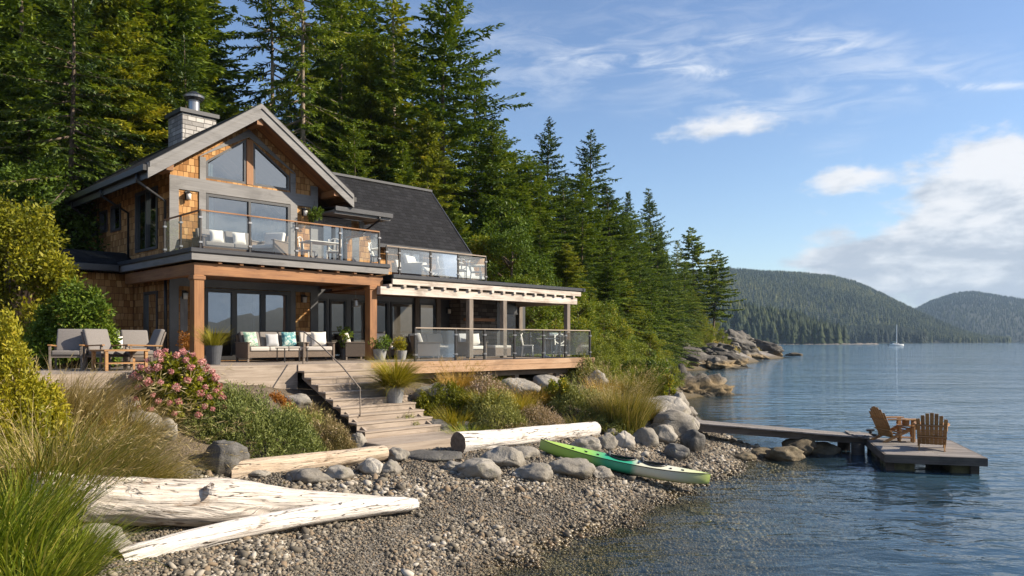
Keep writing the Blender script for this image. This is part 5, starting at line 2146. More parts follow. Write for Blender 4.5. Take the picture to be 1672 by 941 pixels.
# ------------------------------------------------------------------ walkway and float
gxa, gya = 5.75, 24.5
ZD = .46
M['side_wood'] = wood('tide_stained_wood', (0.045, 0.036, 0.029), (0.11, 0.09, 0.074), (0.18, 0.155, 0.13), 0.85)
ga, gb = Vector((gxa, 24.35, .98)), Vector((11.05, 24.55, .53))
gang = empty('walkway', ga, 0, 'narrow plank walkway from the boulders out to the floating dock', 'walkway')
def gp(s, w, dz=0):
    p = ga.lerp(gb, s)
    return Vector((p.x, p.y + w, p.z + dz)) - ga
mb = MB()
npl = 46
for k in range(npl):
    a, b = (k + .06) / npl, (k + .94) / npl
    jj = random.Random(k).uniform(-.015, .015)
    p0, p1 = gp(a, 0), gp(b, 0)
    mb.add([(p0.x, -.62 + jj, p0.z), (p1.x, -.62 + jj, p1.z), (p1.x, .62 + jj, p1.z), (p0.x, .62 + jj, p0.z),
            (p0.x, -.62 + jj, p0.z - .04), (p1.x, -.62 + jj, p1.z - .04), (p1.x, .62 + jj, p1.z - .04), (p0.x, .62 + jj, p0.z - .04)],
           [(0, 1, 2, 3), (4, 7, 6, 5), (0, 4, 5, 1), (1, 5, 6, 2), (2, 6, 7, 3), (3, 7, 4, 0)])
mb.build('planks', M['dockboard'], gang)
for w in (-.55, .55):
    mb = MB()
    mb.bar(gp(-.02, w, -.15), gp(1.0, w, -.13), .09, .21)
    mb.build('side_beam', M['side_wood'], gang)
for s in (.94,):
    q = gp(s, 0)
    for w in (-.5, .5):
        mb = MB()
        mb.tube([(q.x, w, -1.9), (q.x, w, q.z - .2)], .2, 12)
        mb.build('pile', M['dark_wood'], gang, smooth=True)
mb = MB()
for k in range(7):
    q = gp(.93 + k * .018, 0)
    jj = random.Random(k + 70).uniform(-.25, .25)
    mb.bar((q.x - .1 + jj * .3, -.5 + jj, q.z + .03), (q.x + .2, .55 + jj * .5, q.z + .03), .11, .03)
mb.build('loose_planks', M['dockboard'], gang)

th = R(-17)
dock = empty('floating_dock', (10.12, 20.78, 0), th, 'square floating wooden dock with two deck chairs at the end of the walkway', 'dock')
DW, DL = 2.35, 3.75
def K(mb, name, mat, **k):
    return mb.build(name, M[mat], dock, **k)
mb = MB()
npl = 27
for k in range(npl):
    a = DL * k / npl
    mb.box(.0, a + .006, ZD - .04, DW, a + DL / npl - .006, ZD)
K(mb, 'dock_boards', 'dockboard')
for (x0, y0, x1, y1) in ((-.05, -.06, DW + .05, -.002), (-.05, DL + .002, DW + .05, DL + .06), (-.06, -.001, -.002, DL + .001), (DW + .002, -.001, DW + .06, DL + .001)):
    mb = MB()
    mb.box(x0, y0, ZD - .22, x1, y1, ZD - .005)
    K(mb, 'side_board', 'side_wood')
M['float'] = plain('weedy_float', (0.10, 0.09, 0.035), .7, 0, .5, 5, .01)
for a in (.25, 1.35, 2.5):
    for b in (.1, DW - .75):
        mb = MB()
        mb.box(b, a, -.25, b + .65, a + .9, ZD - .225)
        K(mb, 'float', 'float', bevel=.04)
for a in (.12, DL / 2 - .1, DL - .3):
    for b in (.02, DW - .3):
        mb = MB()
        mb.box(b, a, -.12, b + .2, a + .18, ZD - .222)
        K(mb, 'float_post', 'dark_wood')


def dk2w(x, y):
    return 10.12 + x * math.cos(th) - y * math.sin(th), 20.72 + x * math.sin(th) + y * math.cos(th)


def adirondack(name, loc, rz, label):
    r = empty(name, loc, rz, label, 'deck chair', 'wooden chairs on the floating dock')
    r.scale = (1.2, 1.2, 1.2)
    W = .56
    # chair faces +y; seat slopes down to the back
    def Q(mb, nm, par=r, **k):
        return mb.build(nm, M['teak'], par, **k)
    for s in (-1, 1):
        mb = MB()
        x = s * (W / 2 - .02)
        mb.prism([(.36, .0), (.43, .0), (.43, .36), (.30, .37), (-.42, .03), (-.46, .0), (-.34, .0), (.30, .26)], 'x', x - .015, x + .015)
        Q(mb, 'side_rail')
        mb = MB()
        mb.box(x + s * .017 - .02, .33, 0, x + s * .017 + .02, .43, .56)
        Q(mb, 'leg')
        mb = MB()
        mb.prism([(x + s * .11, .46), (x - s * .04, .48), (x - s * .06, .1), (x - s * .04, -.28), (x + s * .05, -.30), (x + s * .12, .1)], 'z', .562, .588)
        Q(mb, 'armrest')
        mb = MB()
        mb.bar((x + s * .06, .36, .40), (x + s * .07, .43, .555), .03, .08)
        Q(mb, 'arm_bracket')
    mb = MB()
    for k in range(6):
        y = .40 - k * .095
        z = .385 - k * .048
        mb.bar((-W / 2 - .01, y, z), (W / 2 + .01, y, z), .082, .02, (0, .45, 1))
    Q(mb, 'seat')
    lean = R(24)
    for k in range(7):
        x = -.255 + k * .085
        hgt = .84 - .16 * ((k - 3) / 3) ** 2
        x2 = x * 1.12
        mb = MB()
        p0 = Vector((x, -.16, .12))
        p1 = Vector((x2, -.16 - math.sin(lean) * hgt, .12 + math.cos(lean) * hgt))
        mb.bar(p0, p1, .08, .02, (0, -1, .4))
        Q(mb, 'back_slat', bevel=.006)
    mb = MB()
    for z_ in (.30, .58):
        f = (z_ - .12) / math.cos(lean)
        mb.bar((-.31, -.185 - math.sin(lean) * f, z_), (.31, -.185 - math.sin(lean) * f, z_), .03, .07, (0, -1, .4))
    Q(mb, 'back_brace')
    return r


# chairs placed by the feet in the photograph
c1 = P(1512, 733, ZD)
adirondack('deck_chair', (c1.x + .16, c1.y, ZD), R(-28), 'wooden slatted deck chair seen from behind on the dock, nearer to the open water')
c2 = P(1467, 722, ZD)
adirondack('deck_chair', (c2.x - .06, c2.y + .25, ZD), R(-82), 'wooden slatted deck chair in side view on the dock, nearer to the walkway')
tb_ = P(1482, 724, ZD)
side = empty('side_table', (tb_.x + .12, tb_.y + .35, ZD), R(-20), 'small square wooden table between the two chairs on the dock', 'side table')
mb = MB()
for k in range(5):
    mb.box(-.23 + k * .093, -.23, .48, -.23 + k * .093 + .084, .23, .505)
mb.build('table_top', M['teak'], side)
for sx in (-1, 1):
    for sy in (-1, 1):
        mb = MB()
        mb.box(sx * .18 - .025, sy * .18 - .025, 0, sx * .18 + .025, sy * .18 + .025, .48)
        mb.build('leg', M['teak'], side)
mb = MB()
mb.box(-.2, -.2, .12, .2, .2, .14)
mb.build('shelf', M['teak'], side)
jar = MB()
jar.lathe([(.09, 0), (.1, .02), (.1, .17), (.08, .19), (.085, .2)], 14, (tb_.x + .12, tb_.y + .35, ZD + .507))
tag(jar.build('tub', M['teak'], None), 'small round wooden tub on the dock side table', 'tub')

cl = P(1411, 712, ZD)
cleat = MB()
cleat.prism([(-.24, 0), (.24, 0), (.05, .09), (-.1, .09)], 'y', -.16, .16)
cleat.tube([(-.02, 0, .09), (-.02, 0, .2)], .05, 8)
cleat.tube([(-.14, 0, .19), (.1, 0, .2)], .035, 8)
co = cleat.build('mooring_cleat', M['dark'], None)
co.location = (cl.x + .2, cl.y - .05, ZD)
tag(co, 'dark metal mooring cleat on the dock corner next to the walkway', 'cleat')
rp = P(1428, 700, ZD)
rope = MB()
rope.tube([(rp.x + .05, rp.y - .2, ZD - .6), (rp.x + .05, rp.y - .2, ZD + .42), (rp.x + .02, rp.y - .2, ZD + .5)], .03, 8)
tag(rope.build('mooring_pole', M['grey_wood'], None, smooth=True), 'thin short pole at the far edge of the dock near the walkway', 'pole')


# ------------------------------------------------------------------ sailboat
def sailboat():
    Y = 640.0
    x = (1463 - CXP) / FPX * Y
    r = empty('sailboat', (x, Y, 0), R(8), 'white sailboat with bare mast moored far out before the wooded spit', 'sailboat')
    L = 14.0
    mb = MB()
    vs, fs = [], []
    n, m_ = 20, 8
    for i in range(n + 1):
        s = i / n
        hb = 1.9 * (1 - abs(2 * s - .9) ** 2.6 * .8) if s < .95 else .3
        hb = max(.08, 1.9 * math.sin(PI * min(1, (s * .82 + .18))) ** .7) if s < 1 else .08
        sh = 1.35 + .35 * (s - .4) ** 2
        for j in range(m_ + 1):
            a = PI * j / m_
            vs.append(((s - .5) * L, hb * math.cos(a), sh - (sh + .5) * math.sin(a) ** .8))
    for i in range(n):
        for j in range(m_):
            p = i * (m_ + 1) + j
            fs.append((p, p + 1, p + m_ + 2, p + m_ + 1))
    for i in range(n):
        p = i * (m_ + 1)
        fs.append((p, p + m_ + 1, p + 2 * m_ + 1, p + m_))
    mb.add(vs, fs)
    W_ = plain('boat_white', (.72, .74, .74), .35)
    mb.build('hull', W_, r, smooth=False)
    c = MB()
    c.prism([(-3.0, 1.35), (2.6, 1.4), (1.8, 2.05), (-2.6, 2.2)], 'y', -1.0, 1.0)
    co_ = c.build('cabin', W_, r, bevel=.08)
    w_ = MB()
    w_.box(-2.2, -1.03, 1.62, 1.4, -1.005, 1.9)
    w_.build('cabin_window', M['dark'], co_)
    m2 = MB()
    m2.tube([(.6, 0, 1.4), (.6, 0, 17.6)], [.36, .26], 8)
    mo = m2.build('mast', W_, r)
    m2 = MB()
    m2.bar((.6, -1.0, 10), (.6, 1.0, 10), .08, .08)
    m2.tube([(.6, 0, 17.0), (6.6, 0, 1.6)], .035, 5)
    m2.tube([(.6, 0, 17.0), (-6.6, 0, 1.6)], .03, 5)
    m2.build('rigging', M['steel'], mo)
    m2 = MB()
    m2.tube([(.5, 0, 3.2), (-4.6, 0, 3.1)], [.2, .22], 8)
    m2.build('boom', plain('sail_cover', (.10, .22, .24), .8), r, smooth=True)


sailboat()


# ------------------------------------------------------------------ deck furniture
def at_uv(u, v, z=DZ):
    x, y = uv2w(u, v)
    return (x, y, z)


def soft(mb, x0, y0, z0, x1, y1, z1):
    mb.box(x0, y0, z0, x1, y1, z1)


def wicker_seat(name, loc, rz, W, label, cat, group=None, seats=1, mat='wicker', cmat='cushion', bmat=None):
    """low lounge seat, faces local -y"""
    r = empty(name, loc, rz, label, cat, group)
    D_ = .78
    a = W / 2
    mb = MB()
    mb.box(-a + .07, -D_ / 2 + .03, .12, a - .07, D_ / 2 - .05, .32)
    mb.build('seat_base', M[mat], r, bevel=.01)
    for s in (-1, 1):
        mb = MB()
        x0, x1 = sorted((s * a, s * (a - .07)))
        mb.box(x0, -D_ / 2, .10, x1, D_ / 2, .56)
        ao = mb.build('arm', M[mat], r, bevel=.012)
        mb = MB()
        x0, x1 = sorted((s * (a + .02), s * (a - .10)))
        mb.box(x0, -D_ / 2 - .04, .562, x1, D_ / 2, .59)
        mb.build('armrest', M['grey_wood'], ao, bevel=.005)
        for y in (-D_ / 2 + .05, D_ / 2 - .05):
            mb = MB()
            x = s * (a - .035)
            mb.box(x - .025, y - .025, 0, x + .025, y + .025, .1)
            mb.build('leg', M['grey_wood'], r)
    mb = MB()
    mb.prism([(D_ / 2 - .09, .12), (D_ / 2, .12), (D_ / 2 + .12, .80), (D_ / 2 + .05, .80)], 'x', -a + .071, a - .071)
    mb.build('backrest', M[mat], r)
    wd = (W - .16) / seats
    for k in range(seats):
        x0 = -a + .08 + k * wd
        mb = MB()
        soft(mb, x0 + .008, -D_ / 2 - .01, .322, x0 + wd - .008, D_ / 2 - .14, .45)
        mb.build('seat_cushion', M[cmat], r, smooth=True, bevel=.035, seg=3)
        mb = MB()
        mb.prism([(D_ / 2 - .26, .452), (D_ / 2 - .10, .452), (D_ / 2 + .03, .88), (D_ / 2 - .11, .90)], 'x', x0 + .012, x0 + wd - .012)
        mb.build('back_cushion', M[bmat or cmat], r, smooth=True, bevel=.045, seg=3)
    return r


def wood_chair(name, loc, rz, label, group=None):
    """outdoor armchair with open wooden frame and two grey cushions, faces local -y"""
    r = empty(name, loc, rz, label, 'armchair', group)
    r.scale = (.88, .88, .88)
    for s in (-1, 1):
        x = s * .33
        mb = MB()
        mb.bar((x, -.32, 0), (x, -.34, .60), .045, .055, (0, 1, 0))
        mb.build('leg', M['grey_wood'], r)
        mb = MB()
        mb.bar((x, .34, 0), (x, .26, .58), .045, .055, (0, 1, 0))
        mb.build('leg', M['grey_wood'], r)
        mb = MB()
        mb.bar((x, -.42, .60), (x, .38, .575), .07, .03)
        mb.build('armrest', M['teak'], r)
    mb = MB()
    mb.box(-.31, -.33, .30, .31, .32, .35)
    mb.build('seat_frame', M['grey_wood'], r)
    mb = MB()
    mb.bar((-.3, .29, .36), (-.3, .47, .92), .04, .04)
    mb.bar((.3, .29, .36), (.3, .47, .92), .04, .04)
    mb.bar((-.3, .46, .9), (.3, .46, .9), .04, .05)
    mb.build('back_frame', M['grey_wood'], r)
    mb = MB()
    mb.box(-.30, -.36, .352, .30, .22, .47)
    mb.build('seat_cushion', M['gcushion'], r, smooth=True, bevel=.035, seg=3)
    mb = MB()
    mb.prism([(.16, .46), (.28, .42), (.47, .98), (.36, 1.0)], 'x', -.31, .31)
    mb.build('back_cushion', M['gcushion'], r, smooth=True, bevel=.04, seg=3)
    return r


def pillow(name, loc, rz, tilt, s, mat, label):
    mb = MB()
    n = 10
    vs, fs = [], []
    for sgn in (1, -1):
        for i in range(n + 1):
            for j in range(n + 1):
                a, b = -1 + 2 * i / n, -1 + 2 * j / n
                hgt = .22 * (max(0, 1 - a ** 4) * max(0, 1 - b ** 4)) ** .6
                vs.append((a * s / 2 * (1 - .06 * (1 - b * b)), sgn * hgt * s, b * s / 2 * (1 - .06 * (1 - a * a)) + s / 2))
    for q in (0, 1):
        o = q * (n + 1) ** 2
        for i in range(n):
            for j in range(n):
                p = o + i * (n + 1) + j
                fs.append((p, p + n + 1, p + n + 2, p + 1))
    mb.add(vs, fs)
    o = mb.build(name, mat if not isinstance(mat, str) else M[mat], None, smooth=True)
    o.location = loc
    o.rotation_euler = (tilt, 0, rz)
    return tag(o, label, 'cushion')


def pattern_cloth(name, c1, c2, c3):
    m, t, b, out = new_mat(name)
    tc = t.node('ShaderNodeTexCoord')
    n = t.noise(tc.outputs['Object'], 9.0, 3, .5, 1.2)
    t.put(b.inputs['Base Color'], t.ramp(n, [(.38, c1), (.5, c2), (.62, c3)]))
    b.inputs['Roughness'].default_value = .9
    return m


M['teal_print'] = pattern_cloth('teal_print', (0.62, 0.66, 0.60), (0.18, 0.40, 0.40), (0.05, 0.18, 0.24))
M['green_print'] = pattern_cloth('green_print', (0.62, 0.62, 0.52), (0.35, 0.47, 0.38), (0.16, 0.30, 0.24))
M['silver'] = plain('silver_cushion', (0.42, 0.43, 0.45), .8, 0, .08)

# left patio: three chairs and a low table
lp_grp = 'grey cushioned chairs on the left patio'
def floor_at(px, Y, z=DZ):
    return ((px - CXP) / FPX * Y, Y, z)
wood_chair('patio_chair', floor_at(172, 16.6), R(62), 'grey cushioned wooden armchair left of the coffee table on the patio, turned to the right', lp_grp)
wood_chair('patio_chair', floor_at(232, 16.9), R(-50), 'grey cushioned wooden armchair right of the coffee table on the patio, seen at an angle', lp_grp)
wood_chair('patio_chair', floor_at(112, 16.4), R(20), 'grey cushioned armchair half hidden by the shrub, left of the other patio chairs', lp_grp)
tx, ty, _ = floor_at(196, 16.1)
tbl = empty('coffee_table', (tx, ty, DZ), UA + R(10), 'low wooden slatted coffee table between the patio chairs on the left', 'coffee table')
mb = MB()
for k in range(6):
    mb.box(-.48, -.3 + k * .101, .40, .48, -.3 + k * .101 + .092, .435)
mb.build('table_top', M['teak'], tbl)
for sx in (-1, 1):
    for sy in (-1, 1):
        mb = MB()
        mb.box(sx * .42 - .03, sy * .25 - .03, 0, sx * .42 + .03, sy * .25 + .03, .40)
        mb.build('leg', M['teak'], tbl)
mb = MB()
mb.box(-.42, -.26, .14, .42, .26, .165)
mb.build('shelf', M['teak'], tbl)
pillow('cushion', (floor_at(188, 18.8)[0], 18.8, DZ + .32), UA, R(-14), .42, 'white', 'pale cushion against the house wall behind the patio chairs')
# the bench it stands on
wicker_seat('garden_bench', floor_at(203, 19.1), UA, 1.5, 'low wicker bench against the house wall behind the patio chairs', 'bench', None, 2, 'dwicker', 'gcushion')

# sofa group on the deck under the balcony
sx, sy = ufv(447, .9), .95
sofa = wicker_seat('sofa', at_uv(sx, sy), UA, 2.0, 'wicker sofa with grey cushions in front of the big sliding doors', 'sofa', None, 3, 'wicker', 'cushion', 'gcushion')
pillow('cushion', at_uv(sx - .66, sy + .02, DZ + .455), UA + .15, R(-18), .46, 'green_print', 'pale green printed cushion at the left end of the wicker sofa')
pillow('cushion', at_uv(sx + .0, sy + .0, DZ + .455), UA - .1, R(-16), .40, 'silver', 'plain silver cushion in the middle of the wicker sofa')
pillow('cushion', at_uv(sx + .55, sy - .02, DZ + .455), UA - .15, R(-18), .47, 'teal_print', 'teal printed cushion at the right end of the wicker sofa')
lx, ly = ufv(516, .7), .75
wicker_seat('lounge_chair', at_uv(lx, ly), UA - R(12), 1.0, 'wicker armchair with thick pale cushions right of the wicker sofa', 'armchair', None, 1)
pillow('cushion', at_uv(lx + .15, ly + .0, DZ + .455), UA - .3, R(-18), .48, 'white', 'cream cushion in the wicker armchair right of the sofa')
mb_t = empty('low_table', at_uv(ufv(470, .1), -.15), UA, 'small glass and metal table in front of the wicker sofa', 'coffee table')
mb = MB()
mb.box(-.4, -.26, .40, .4, .26, .425)
mb.build('table_top', M['dwicker'], mb_t)
for a in (-1, 1):
    for b in (-1, 1):
        mb = MB()
        mb.bar((a * .36, b * .22, 0), (a * .36, b * .22, .4), .025, .025)
        mb.build('leg', M['dark'], mb_t)
# further along the deck
wicker_seat('lounge_chair', at_uv(ufv(578, 1.2), 1.2), UA + R(70), .85, 'dark wicker armchair with white cushion behind the right cedar post', 'armchair', None, 1, 'dwicker', 'white')
wicker_seat('lounge_chair', at_uv(ufv(632, 1.6), 1.6), UA + R(25), .9, 'wicker armchair with pale cushions just right of the right cedar post', 'armchair', None, 1, 'wicker', 'white')
wicker_seat('lounge_chair', at_uv(ufv(690, .5), .3), UA + R(62), .95, 'wicker armchair turned sideways behind the first railing panel', 'armchair', None, 1, 'wicker', 'white')
wicker_seat('sofa', at_uv(ufv(712, 1.2), 1.5), UA, 1.7, 'wicker sofa with pale cushions behind the first panels of the deck railing', 'sofa', None, 2, 'wicker', 'cushion')
wicker_seat('lounge_chair', at_uv(ufv(766, .2), .1), UA - R(4), .88, 'wicker armchair with a plump pale pillow behind the second railing panel', 'armchair', None, 1, 'wicker', 'white', 'silver')
pillow('cushion', at_uv(ufv(766, .2) + .1, -.02, DZ + .455), UA - .2, R(-16), .46, 'white', 'plump white cushion in the armchair behind the second railing panel')
ot = empty('ottoman', at_uv(ufv(806, .2), .0), UA, 'square wicker ottoman behind the third railing panel', 'ottoman')
mb = MB()
mb.box(-.42, -.32, .06, .42, .32, .36)
mb.build('base', M['wicker'], ot, bevel=.02)
mb = MB()
mb.box(-.42, -.32, .362, .42, .32, .46)
mb.build('seat_cushion', M['cushion'], ot, smooth=True, bevel=.03, seg=3)
wicker_seat('sofa', at_uv(ufv(880, 1.0), 1.3), UA, 2.1, 'dark grey sofa behind the right-hand panels of the deck railing', 'sofa', None, 2, 'dwicker', 'gcushion')


def side_chair(name, loc, rz, label, mat='white'):
    r = empty(name, loc, rz, label, 'chair')
    for sx in (-1, 1):
        mb = MB()
        mb.tube([(sx * .2, -.2, 0), (sx * .19, -.19, .44)], .018, 8)
        mb.build('leg', M[mat], r, smooth=True)
        mb = MB()
        mb.tube([(sx * .2, .24, 0), (sx * .19, .19, .44), (sx * .2, .27, .9)], .018, 8)
        mb.build('leg', M[mat], r, smooth=True)
    mb = MB()
    mb.box(-.22, -.22, .43, .22, .21, .47)
    mb.build('seat', M[mat], r, bevel=.012)
    mb = MB()
    mb.tube([(.2 * math.sin(t) * 1.05, .22 + .06 * (1 - abs(math.cos(t))), .72 + .2 * math.cos(t)) for t in [2 * PI * k / 20 for k in range(21)]], .016, 6, cap=False)
    mb.bar((0, .24, .52), (0, .27, .9), .05, .012, (0, 1, 0))
    mb.build('backrest', M[mat], r, smooth=False)
    return r


side_chair('bistro_chair', at_uv(ufv(862, .2), .2), UA + R(40), 'white metal bistro chair behind the fourth railing panel')
side_chair('bistro_chair', at_uv(ufv(913, -.3), -.3), UA - R(60), 'pale round-backed bistro chair next to the far right porch post')
bt = empty('bistro_table', at_uv(ufv(890, .0), .0), UA, 'small round white table between the two bistro chairs', 'table')
mb = MB()
mb.lathe([(.34, .70), (.35, .715), (.35, .73), (.33, .735)], 22)
mb.build('table_top', M['white'], bt)
mb = MB()
mb.lathe([(.2, 0), (.19, .02), (.025, .05), (.025, .70)], 14)
mb.build('pedestal', M['white'], bt)

# balcony furniture
UZ = 5.985
wicker_seat('balcony_sofa', at_uv(ufv(372, 1.9), 1.85, UZ), UA, 1.9, 'sofa with cloth greyed for the glass reflection, on the balcony behind the glass in front of the big window', 'sofa', None, 2, 'dwicker', 'gcushion', 'gcushion')  # cushion colour greyed to stand in for the reflection of the railing glass
pillow('cushion', at_uv(ufv(355, 1.8), 1.8, UZ + .455), UA, R(-16), .42, 'white', 'white cushion at the left end of the balcony sofa')
pillow('cushion', at_uv(ufv(392, 1.8), 1.8, UZ + .455), UA, R(-16), .42, 'white', 'white cushion at the right end of the balcony sofa')
wicker_seat('balcony_chair', at_uv(ufv(432, 1.6), 1.3, UZ), UA + R(-60), .85, 'pale armchair on the balcony right of the balcony sofa', 'armchair', None, 1, 'wicker', 'white')
side_chair('balcony_dining_chair', at_uv(ufv(500, 1.7), 1.7, UZ), UA + R(30), 'white slim chair at the balcony dining table, left one', 'white')
side_chair('balcony_dining_chair', at_uv(ufv(545, 1.3), 1.3, UZ), UA - R(40), 'white slim chair at the balcony dining table, right one', 'white')
bd = empty('balcony_table', at_uv(ufv(522, 1.4), 1.4, UZ), UA, 'white topped table on the balcony near the upper door', 'table')
mb = MB()
mb.box(-.55, -.35, .70, .55, .35, .735)
mb.build('table_top', M['white'], bd, bevel=.01)
for a in (-1, 1):
    for b in (-1, 1):
        mb = MB()
        mb.box(a * .48 - .025, b * .28 - .025, 0, a * .48 + .025, b * .28 + .025, .70)
        mb.build('leg', M['grey_wood'], bd)
TZ = 5.69
wicker_seat('terrace_chair', at_uv(ufv(676, 1.4), 1.2, TZ), UA + R(25), .9, 'pale armchair behind the glass on the roof terrace, left one', 'armchair', None, 1, 'wicker', 'white')
wicker_seat('terrace_sofa', at_uv(ufv(690, 2.2), 2.6, TZ), UA, 1.7, 'pale sofa at the back of the roof terrace', 'sofa', None, 2, 'wicker', 'white')
side_chair('terrace_dining_chair', at_uv(ufv(726, 1.0), 1.0, TZ), UA + R(50), 'white slim chair on the roof terrace, left of the terrace table')
side_chair('terrace_dining_chair', at_uv(ufv(752, 1.0), 1.0, TZ), UA - R(50), 'white slim chair on the roof terrace, right of the terrace table')
tt = empty('terrace_table', at_uv(ufv(739, 1.1), 1.1, TZ), UA, 'white round table on the roof terrace behind the glass', 'table')
mb = MB()
mb.lathe([(.40, .70), (.41, .715), (.41, .73), (.39, .735)], 22)
mb.build('table_top', M['white'], tt)
mb = MB()
mb.lathe([(.22, 0), (.2, .02), (.03, .05), (.03, .70)], 14)
mb.build('pedestal', M['white'], tt)
# a bird feeder and wind chime hanging at the patio ceiling
fd = MB()
fd.tube([(0, 0, 0), (0, 0, -.25)], .006, 5)
fd.lathe([(.02, -.25), (.12, -.32), (.07, -.33), (.07, -.5), (.12, -.52), (.11, -.54)], 12)
fo_ = fd.build('hanging_lantern', M['steel'], None)
fo_.location = at_uv(ufv(581, 1.0), 1.0, 5.19)
tag(fo_, 'silver lantern hanging from the patio ceiling left of the right cedar post', 'lantern')
# ------------------------------------------------------------------ plants: mesh makers
M['bark'] = plain('bark', (0.13, 0.095, 0.07), .9, 0, .5, 3, .03)
M['bark_pale'] = plain('pale_bark', (0.27, 0.215, 0.165), .9, 0, .4, 2.5, .03)
M['twig'] = plain('twig', (0.10, 0.07, 0.045), .9, 0, .3, 8)
M['fir'] = leaf_mat('fir_needles', [(0.0, (0.039, 0.073, 0.012)), (0.35, (0.094, 0.152, 0.017)), (0.65, (0.182, 0.241, 0.023)), (0.9, (0.290, 0.326, 0.032)), (1.0, (0.398, 0.367, 0.049))], .22)
M['fir_dark'] = leaf_mat('dark_fir_needles', [(0.0, (0.023, 0.048, 0.013)), (0.4, (0.053, 0.093, 0.018)), (0.75, (0.105, 0.154, 0.024)), (1.0, (0.189, 0.219, 0.036))], .2)
M['cedar_leaf'] = leaf_mat('cedar_sprays', [(0.0, (0.064, 0.100, 0.012)), (0.4, (0.156, 0.197, 0.021)), (0.75, (0.276, 0.298, 0.030)), (1.0, (0.460, 0.396, 0.042))], .28)
M['maple'] = leaf_mat('maple_leaf', [(0.0, (0.052, 0.088, 0.010)), (0.45, (0.125, 0.184, 0.016)), (0.75, (0.236, 0.264, 0.022)), (1.0, (0.443, 0.324, 0.030))], .3)
M['laurel'] = leaf_mat('green_leaf', [(0.0, (0.041, 0.078, 0.011)), (0.5, (0.101, 0.163, 0.018)), (0.85, (0.203, 0.260, 0.028)), (1.0, (0.378, 0.260, 0.055))], .28, .55, .2)
M['yellowgreen'] = leaf_mat('yellow_green_leaf', [(0.0, (0.075, 0.095, 0.008)), (0.4, (0.18, 0.19, 0.012)), (0.75, (0.34, 0.31, 0.02)), (1.0, (0.50, 0.40, 0.04))], .32)
M['juniper'] = leaf_mat('juniper_needles', [(0.0, (0.056, 0.074, 0.018)), (0.45, (0.131, 0.162, 0.035)), (0.8, (0.237, 0.258, 0.077)), (1.0, (0.350, 0.336, 0.121))], .15)
M['heather'] = leaf_mat('heather_sprigs', [(0.0, (0.072, 0.069, 0.022)), (0.45, (0.192, 0.161, 0.055)), (0.75, (0.312, 0.230, 0.121)), (1.0, (0.504, 0.380, 0.308))], .15)
M['greygreen'] = leaf_mat('grey_green_leaf', [(0.0, (0.098, 0.113, 0.028)), (0.5, (0.244, 0.256, 0.066)), (0.85, (0.406, 0.374, 0.121)), (1.0, (0.585, 0.480, 0.176))], .2)
M['grass_green'] = leaf_mat('green_blades', [(0.0, (0.056, 0.096, 0.009)), (0.45, (0.144, 0.198, 0.015)), (0.8, (0.275, 0.312, 0.033)), (1.0, (0.450, 0.372, 0.099))], .3)
M['grass_lime'] = leaf_mat('yellow_green_blades', [(0.0, (0.094, 0.102, 0.009)), (0.45, (0.225, 0.216, 0.018)), (0.8, (0.400, 0.336, 0.039)), (1.0, (0.575, 0.432, 0.110))], .3)
M['grass_tan'] = leaf_mat('dry_blades', [(0.0, (0.14, 0.115, 0.035)), (0.4, (0.28, 0.215, 0.085)), (0.75, (0.46, 0.36, 0.19)), (1.0, (0.60, 0.50, 0.32))], .25)
M['grass_mix'] = leaf_mat('mixed_blades', [(0.0, (0.078, 0.098, 0.013)), (0.3, (0.180, 0.178, 0.029)), (0.55, (0.324, 0.265, 0.066)), (0.8, (0.504, 0.380, 0.165)), (1.0, (0.672, 0.529, 0.286))], .28)
M['grass_orange'] = leaf_mat('golden_blades', [(0.0, (0.120, 0.109, 0.013)), (0.35, (0.276, 0.201, 0.028)), (0.7, (0.504, 0.310, 0.066)), (1.0, (0.672, 0.425, 0.154))], .28)
M['petal'] = leaf_mat('pink_petal', [(0.0, (0.42, 0.13, 0.14)), (0.5, (0.55, 0.25, 0.25)), (0.85, (0.66, 0.39, 0.36)), (1.0, (0.66, 0.52, 0.42))], .2)
M['rust'] = leaf_mat('rusty_leaf', [(0.0, (0.10, 0.05, 0.01)), (0.5, (0.30, 0.12, 0.02)), (1.0, (0.50, 0.22, 0.04))], .3)


class Leaves:
    """many small kites: base, direction, side, length, width"""
    def __init__(s, seed):
        s.r = np.random.default_rng(seed)
        s.P, s.D, s.S, s.L, s.W, s.T, s.B = [], [], [], [], [], [], []

    def add(s, P, D, S, L, W, T, bend=0.0):
        n = len(P)
        s.P.append(P)
        s.D.append(D)
        s.S.append(S)
        s.L.append(np.broadcast_to(L, n))
        s.W.append(np.broadcast_to(W, n))
        s.T.append(np.broadcast_to(T, n))
        s.B.append(np.broadcast_to(bend, n))

    def arrays(s):
        P, D, S = np.concatenate(s.P), np.concatenate(s.D), np.concatenate(s.S)
        L, W, T, B = (np.concatenate(a)[:, None] for a in (s.L, s.W, s.T, s.B))
        N = np.cross(D, S)
        v0 = P
        v1 = P + D * L * .42 + S * W * .5
        v2 = P + D * L + N * B * L
        v3 = P + D * L * .42 - S * W * .5
        V = np.stack([v0, v1, v2, v3], 1).reshape(-1, 3)
        F = np.arange(len(P) * 4, dtype=np.int32).reshape(-1, 4)
        return V, F, np.repeat(T[:, 0], 4)

    def build(s, name, mat, parent=None, loc=None):
        V, F, T = s.arrays()
        return link(name, np_mesh(name, V, F, tint=T), M[mat], parent, loc)


def unit(a):
    return a / np.maximum(np.linalg.norm(a, axis=-1, keepdims=True), 1e-9)


